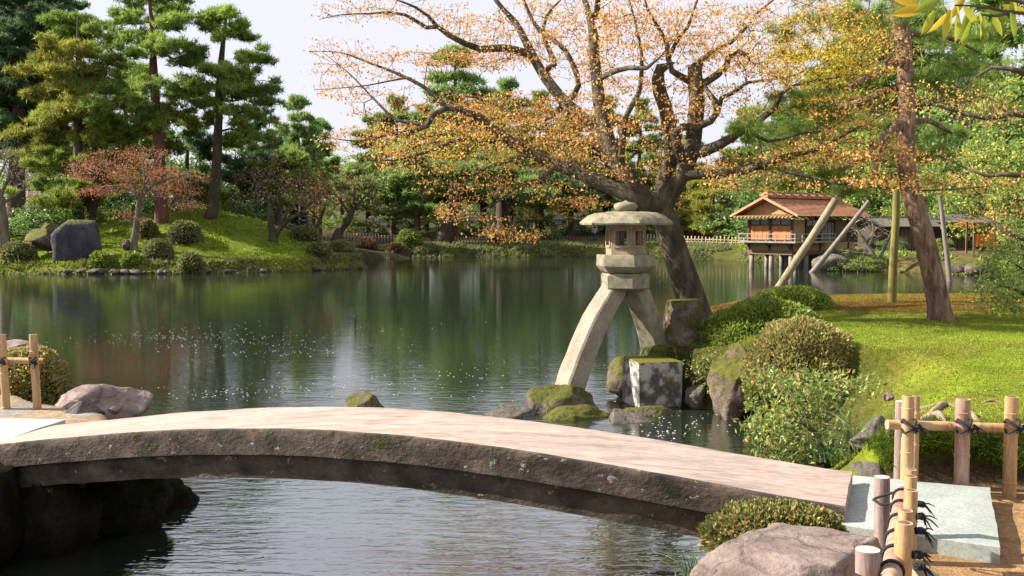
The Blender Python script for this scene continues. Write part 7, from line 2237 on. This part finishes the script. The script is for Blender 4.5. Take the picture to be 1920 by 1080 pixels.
V, F = tier_ring([(0.14, 0.75), (0.3, 0.85), (0.3, 0.93), (0.2, 0.94), (0.2, 1.2)], 6)
MB().add(V, F).build('firebox', M['granite'], ln, False)
V, F = tier_ring([(0.2, 1.2), (0.42, 1.22), (0.4, 1.28), (0.12, 1.48), (0.07, 1.5), (0.1, 1.58), (0.01, 1.68)], 6)
MB().add(V, F).build('cap', M['granite'], ln, False)
c = at(1046, 458, 77.0)
lp = thing('garden_lamp', 'wooden garden lamp post with green copper cap on the far bank', 'lamp post', (c[0], c[1], gz(c[0], c[1])))
MB().box((0, 0, 0.7), (0.2, 0.2, 1.4)).build('post', M['grey_wood'], lp, False)
MB().box((0, 0, 1.42), (0.75, 0.6, 0.07)).build('shelf', M['brown_wood'], lp, False)
MB().box((0, 0, 1.62), (0.5, 0.45, 0.34)).build('lamp_box', M['grey_wood'], lp, False)
V, F = tier_ring([(0.3, 1.79), (0.72, 1.8), (0.68, 1.86), (0.2, 2.14), (0.04, 2.2)], 4, math.pi / 4)
MB().add(V, F).build('cap', M['copper'], lp, False)

# person walking on the far path
def simple_mat(name, c, rough=0.8):
    return solid(name, [(0.3, tuple(q * 0.85 for q in c)), (0.7, c)], (8, 8, 8), 1.5, rough, 0.1, 0.01)
c = at(1115, 458, 80.0)
pc = np.array([c[0], c[1], gz(c[0], c[1])])
pe = thing('person', 'person in pale jacket, dark blue trousers and white hat walking on the far path', 'person', pc, math.radians(80))
pe.scale = (0.86, 0.86, 0.86)
def skin_body(name, verts, edges, radii, mat, parent, sub=2):
    me_ = bpy.data.meshes.new(name)
    me_.from_pydata(verts, edges, [])
    me_.materials.append(mat)
    o = link(name, me_, parent)
    sm = o.modifiers.new('skin', 'SKIN')
    sm.use_smooth_shade = True
    for v, r in zip(me_.skin_vertices[0].data, radii):
        v.radius = r if isinstance(r, tuple) else (r, r)
    me_.skin_vertices[0].data[0].use_root = True
    ss = o.modifiers.new('sub', 'SUBSURF')
    ss.levels = ss.render_levels = sub
    return o
bv = [(0, 0, 0.9), (0, 0, 1.08), (0, 0, 1.3), (0, 0, 1.46), (0.02, 0, 1.53), (0.03, 0, 1.62), (0.04, 0, 1.7),
      (0, 0.09, 0.88), (0.13, 0.1, 0.5), (0.06, 0.1, 0.09), (0.17, 0.1, 0.04), (0, -0.09, 0.88), (0.02, -0.1, 0.5), (-0.2, -0.1, 0.13), (-0.11, -0.1, 0.05),
      (0, 0.19, 1.42), (-0.06, 0.24, 1.15), (0.08, 0.22, 0.92), (0.12, 0.21, 0.83), (0, -0.19, 1.42), (0.05, -0.24, 1.15), (0.2, -0.2, 0.97), (0.26, -0.18, 0.9)]
be = [(0, 1), (1, 2), (2, 3), (3, 4), (4, 5), (5, 6), (0, 7), (7, 8), (8, 9), (9, 10), (0, 11), (11, 12), (12, 13), (13, 14), (3, 15), (15, 16), (16, 17), (17, 18), (3, 19), (19, 20), (20, 21), (21, 22)]
brd = [(0.12, 0.15), (0.12, 0.14), (0.13, 0.17), (0.1, 0.13), 0.055, 0.095, 0.085, 0.095, 0.07, 0.05, 0.045, 0.095, 0.07, 0.05, 0.045, 0.065, 0.05, 0.042, 0.035, 0.065, 0.05, 0.042, 0.035]
skin_body('body', bv, be, brd, simple_mat('dark_blue_trousers', (0.03, 0.045, 0.1)), pe)
jv = [(0, 0, 0.86), (0, 0, 1.08), (0, 0, 1.3), (0, 0, 1.44), (0, 0.2, 1.41), (-0.06, 0.25, 1.15), (0.07, 0.225, 0.95), (0, -0.2, 1.41), (0.05, -0.25, 1.15), (0.18, -0.21, 0.99)]
je = [(0, 1), (1, 2), (2, 3), (3, 4), (4, 5), (5, 6), (3, 7), (7, 8), (8, 9)]
skin_body('jacket', jv, je, [(0.15, 0.18), (0.15, 0.17), (0.155, 0.195), (0.115, 0.14), 0.08, 0.065, 0.055, 0.08, 0.065, 0.055], simple_mat('pale_jacket', (0.36, 0.33, 0.28)), pe)
V, F = ico(2)
V = V * [0.1, 0.085, 0.115] + [0.04, 0, 1.64]
MB().add(V, F).build('face', simple_mat('skin_tone', (0.42, 0.26, 0.19)), pe)
V, F = tier_ring([(0.2, 1.68), (0.2, 1.69), (0.115, 1.70), (0.11, 1.78), (0.07, 1.82), (0.01, 1.83)], 14)
MB().add(V + [0.03, 0, 0], F).build('hat', simple_mat('white_hat', (0.75, 0.75, 0.73)), pe)

# ================================================================== OVERHANGING BIG LEAVES (top right)
rng = np.random.default_rng(91)
b = at(2050, 20, 3.4)
ob = thing('overhanging_branch', 'branch with big yellow green leaves hanging into the top right corner', 'branch', b)
stems_ = [[(2050, 20), (1960, 26), (1890, 22), (1840, 12), (1790, 10)], [(1960, 26), (1920, 5), (1860, -5), (1780, -10), (1730, 5)], [(1900, 22), (1870, 30), (1840, 28)]]
for s_ in stems_:
    P_, R_ = smoothpath([at(x, y, 3.4) - b for x, y in s_], np.linspace(0.008, 0.003, len(s_)), 0.03)
    V, F = tube(P_, R_, 6, 0.1)
    MB().add(V, F).build('stem', M['bark_twig'], ob)
def big_leaf(seed):
    r = np.random.default_rng(seed)
    n, V = 7, []
    for i in range(n + 1):
        t = i / n
        w = 0.36 * math.sin(math.pi * min(t * 0.93 + 0.04, 1)) ** 0.8 * (1 - 0.25 * t)
        if i == n:
            w = 0.004
        z = -0.18 * t * t
        V += [[t, -w * 0.5, z + 0.06 * w], [t, 0, z - 0.03], [t, w * 0.5, z + 0.06 * w]]
    V = np.array(V)
    F = []
    for i in range(n):
        for k in range(2):
            a_ = i * 3 + k
            F.append([a_, a_ + 3, a_ + 4, a_ + 1])
    return V, np.array(F)
LV, LF = big_leaf(1)
lmes = MB().add(LV, LF).mesh('leaf')
spots = [(1722, 8, 200, 46), (1738, 14, 170, 50), (1752, 20, 120, 40), (1768, 8, 60, 44), (1782, 18, 100, 46), (1795, 26, 80, 42), (1806, 12, 40, 40), (1815, 22, 95, 52), (1825, 30, 110, 44), (1836, 24, 60, 40), (1845, 32, 85, 36), (1740, -4, 210, 44), (1765, -6, 150, 46), (1790, -4, 60, 44), (1850, 14, 30, 44), (1862, 26, 70, 36), (1880, 10, 20, 40), (1895, 24, 60, 40), (1906, 6, 330, 44), (1915, 22, 40, 40), (1870, -6, 300, 44), (1835, -6, 270, 40), (1810, -8, 120, 40), (1775, 26, 130, 38), (1930, 14, 90, 44), (1900, -8, 90, 40)]
for k, (x, y, ang, ln_) in enumerate(spots):
    p = at(x, y, 3.4 + rng.uniform(-0.12, 0.12)) - b
    o = link('leaf', lmes, ob, p)
    s_ = ln_ * 1.25 * 3.4 / FPX
    o.scale = (s_, s_ * rng.uniform(0.8, 1.1), s_)
    o.rotation_euler = (math.radians(90) + rng.normal() * 0.5, math.radians(ang), rng.normal() * 0.6)
    om = o
lmes.materials.append(M['bigleaf'])
# colour differs leaf by leaf: share the mesh, tint through the object's own random value
nt = M['bigleaf'].node_tree
oi = nt.nodes.new('ShaderNodeObjectInfo')
for l_ in list(nt.links):
    if l_.from_socket.name == 'Random Per Island':
        to = l_.to_socket
        nt.links.remove(l_)
        nt.links.new(oi.outputs['Random'], to)

# ================================================================== FLOATING PETALS
rng = np.random.default_rng(17)
pts = []
for (cx, cy, rx, ry, n) in [(350, 632, 230, 22, 230), (520, 655, 200, 22, 110), (620, 620, 250, 30, 50), (450, 735, 200, 14, 80), (880, 700, 160, 40, 50), (1290, 790, 90, 26, 60), (1150, 735, 30, 16, 14), (700, 720, 260, 30, 60), (1240, 815, 50, 12, 30)]:
    for _ in range(n):
        u = rng.normal(size=2) * 0.5
        pts.append(atz(cx + u[0] * rx, cy + u[1] * ry, 0.004))
pts = np.array(pts)
pts = pts[pond_sd(pts[:, 0], pts[:, 1]) < -0.15]
# drifts along the waterline of the inlet
for (x0, y0, x1, y1, n) in [(1300, 760, 1420, 778, 60), (1420, 778, 1510, 800, 40), (1140, 722, 1185, 728, 20)]:
    for _ in range(n):
        u = rng.random()
        pts = np.vstack([pts, atz(x0 + (x1 - x0) * u + rng.normal() * 2, y0 + (y1 - y0) * u + rng.normal() * 1.5, 0.004)])
n = len(pts)
a_ = rng.random(n) * 6.28
s = 0.007 + 0.010 * rng.random(n) ** 2
V = []
for q in range(6):
    t = a_ + q * math.pi / 3
    V.append(pts + np.stack([np.cos(t) * s, np.sin(t) * s * 0.7, 0.001 + 0.003 * (q % 2) * np.ones(n)], -1))
V = np.stack(V, 1).reshape(-1, 3)
o = MB().add(V, np.arange(n * 6).reshape(n, 6)).build('petals', M['petal'], None, False)
o['label'] = 'scattered white petals floating on the pond'
o['category'] = 'petals'
o['kind'] = 'stuff'
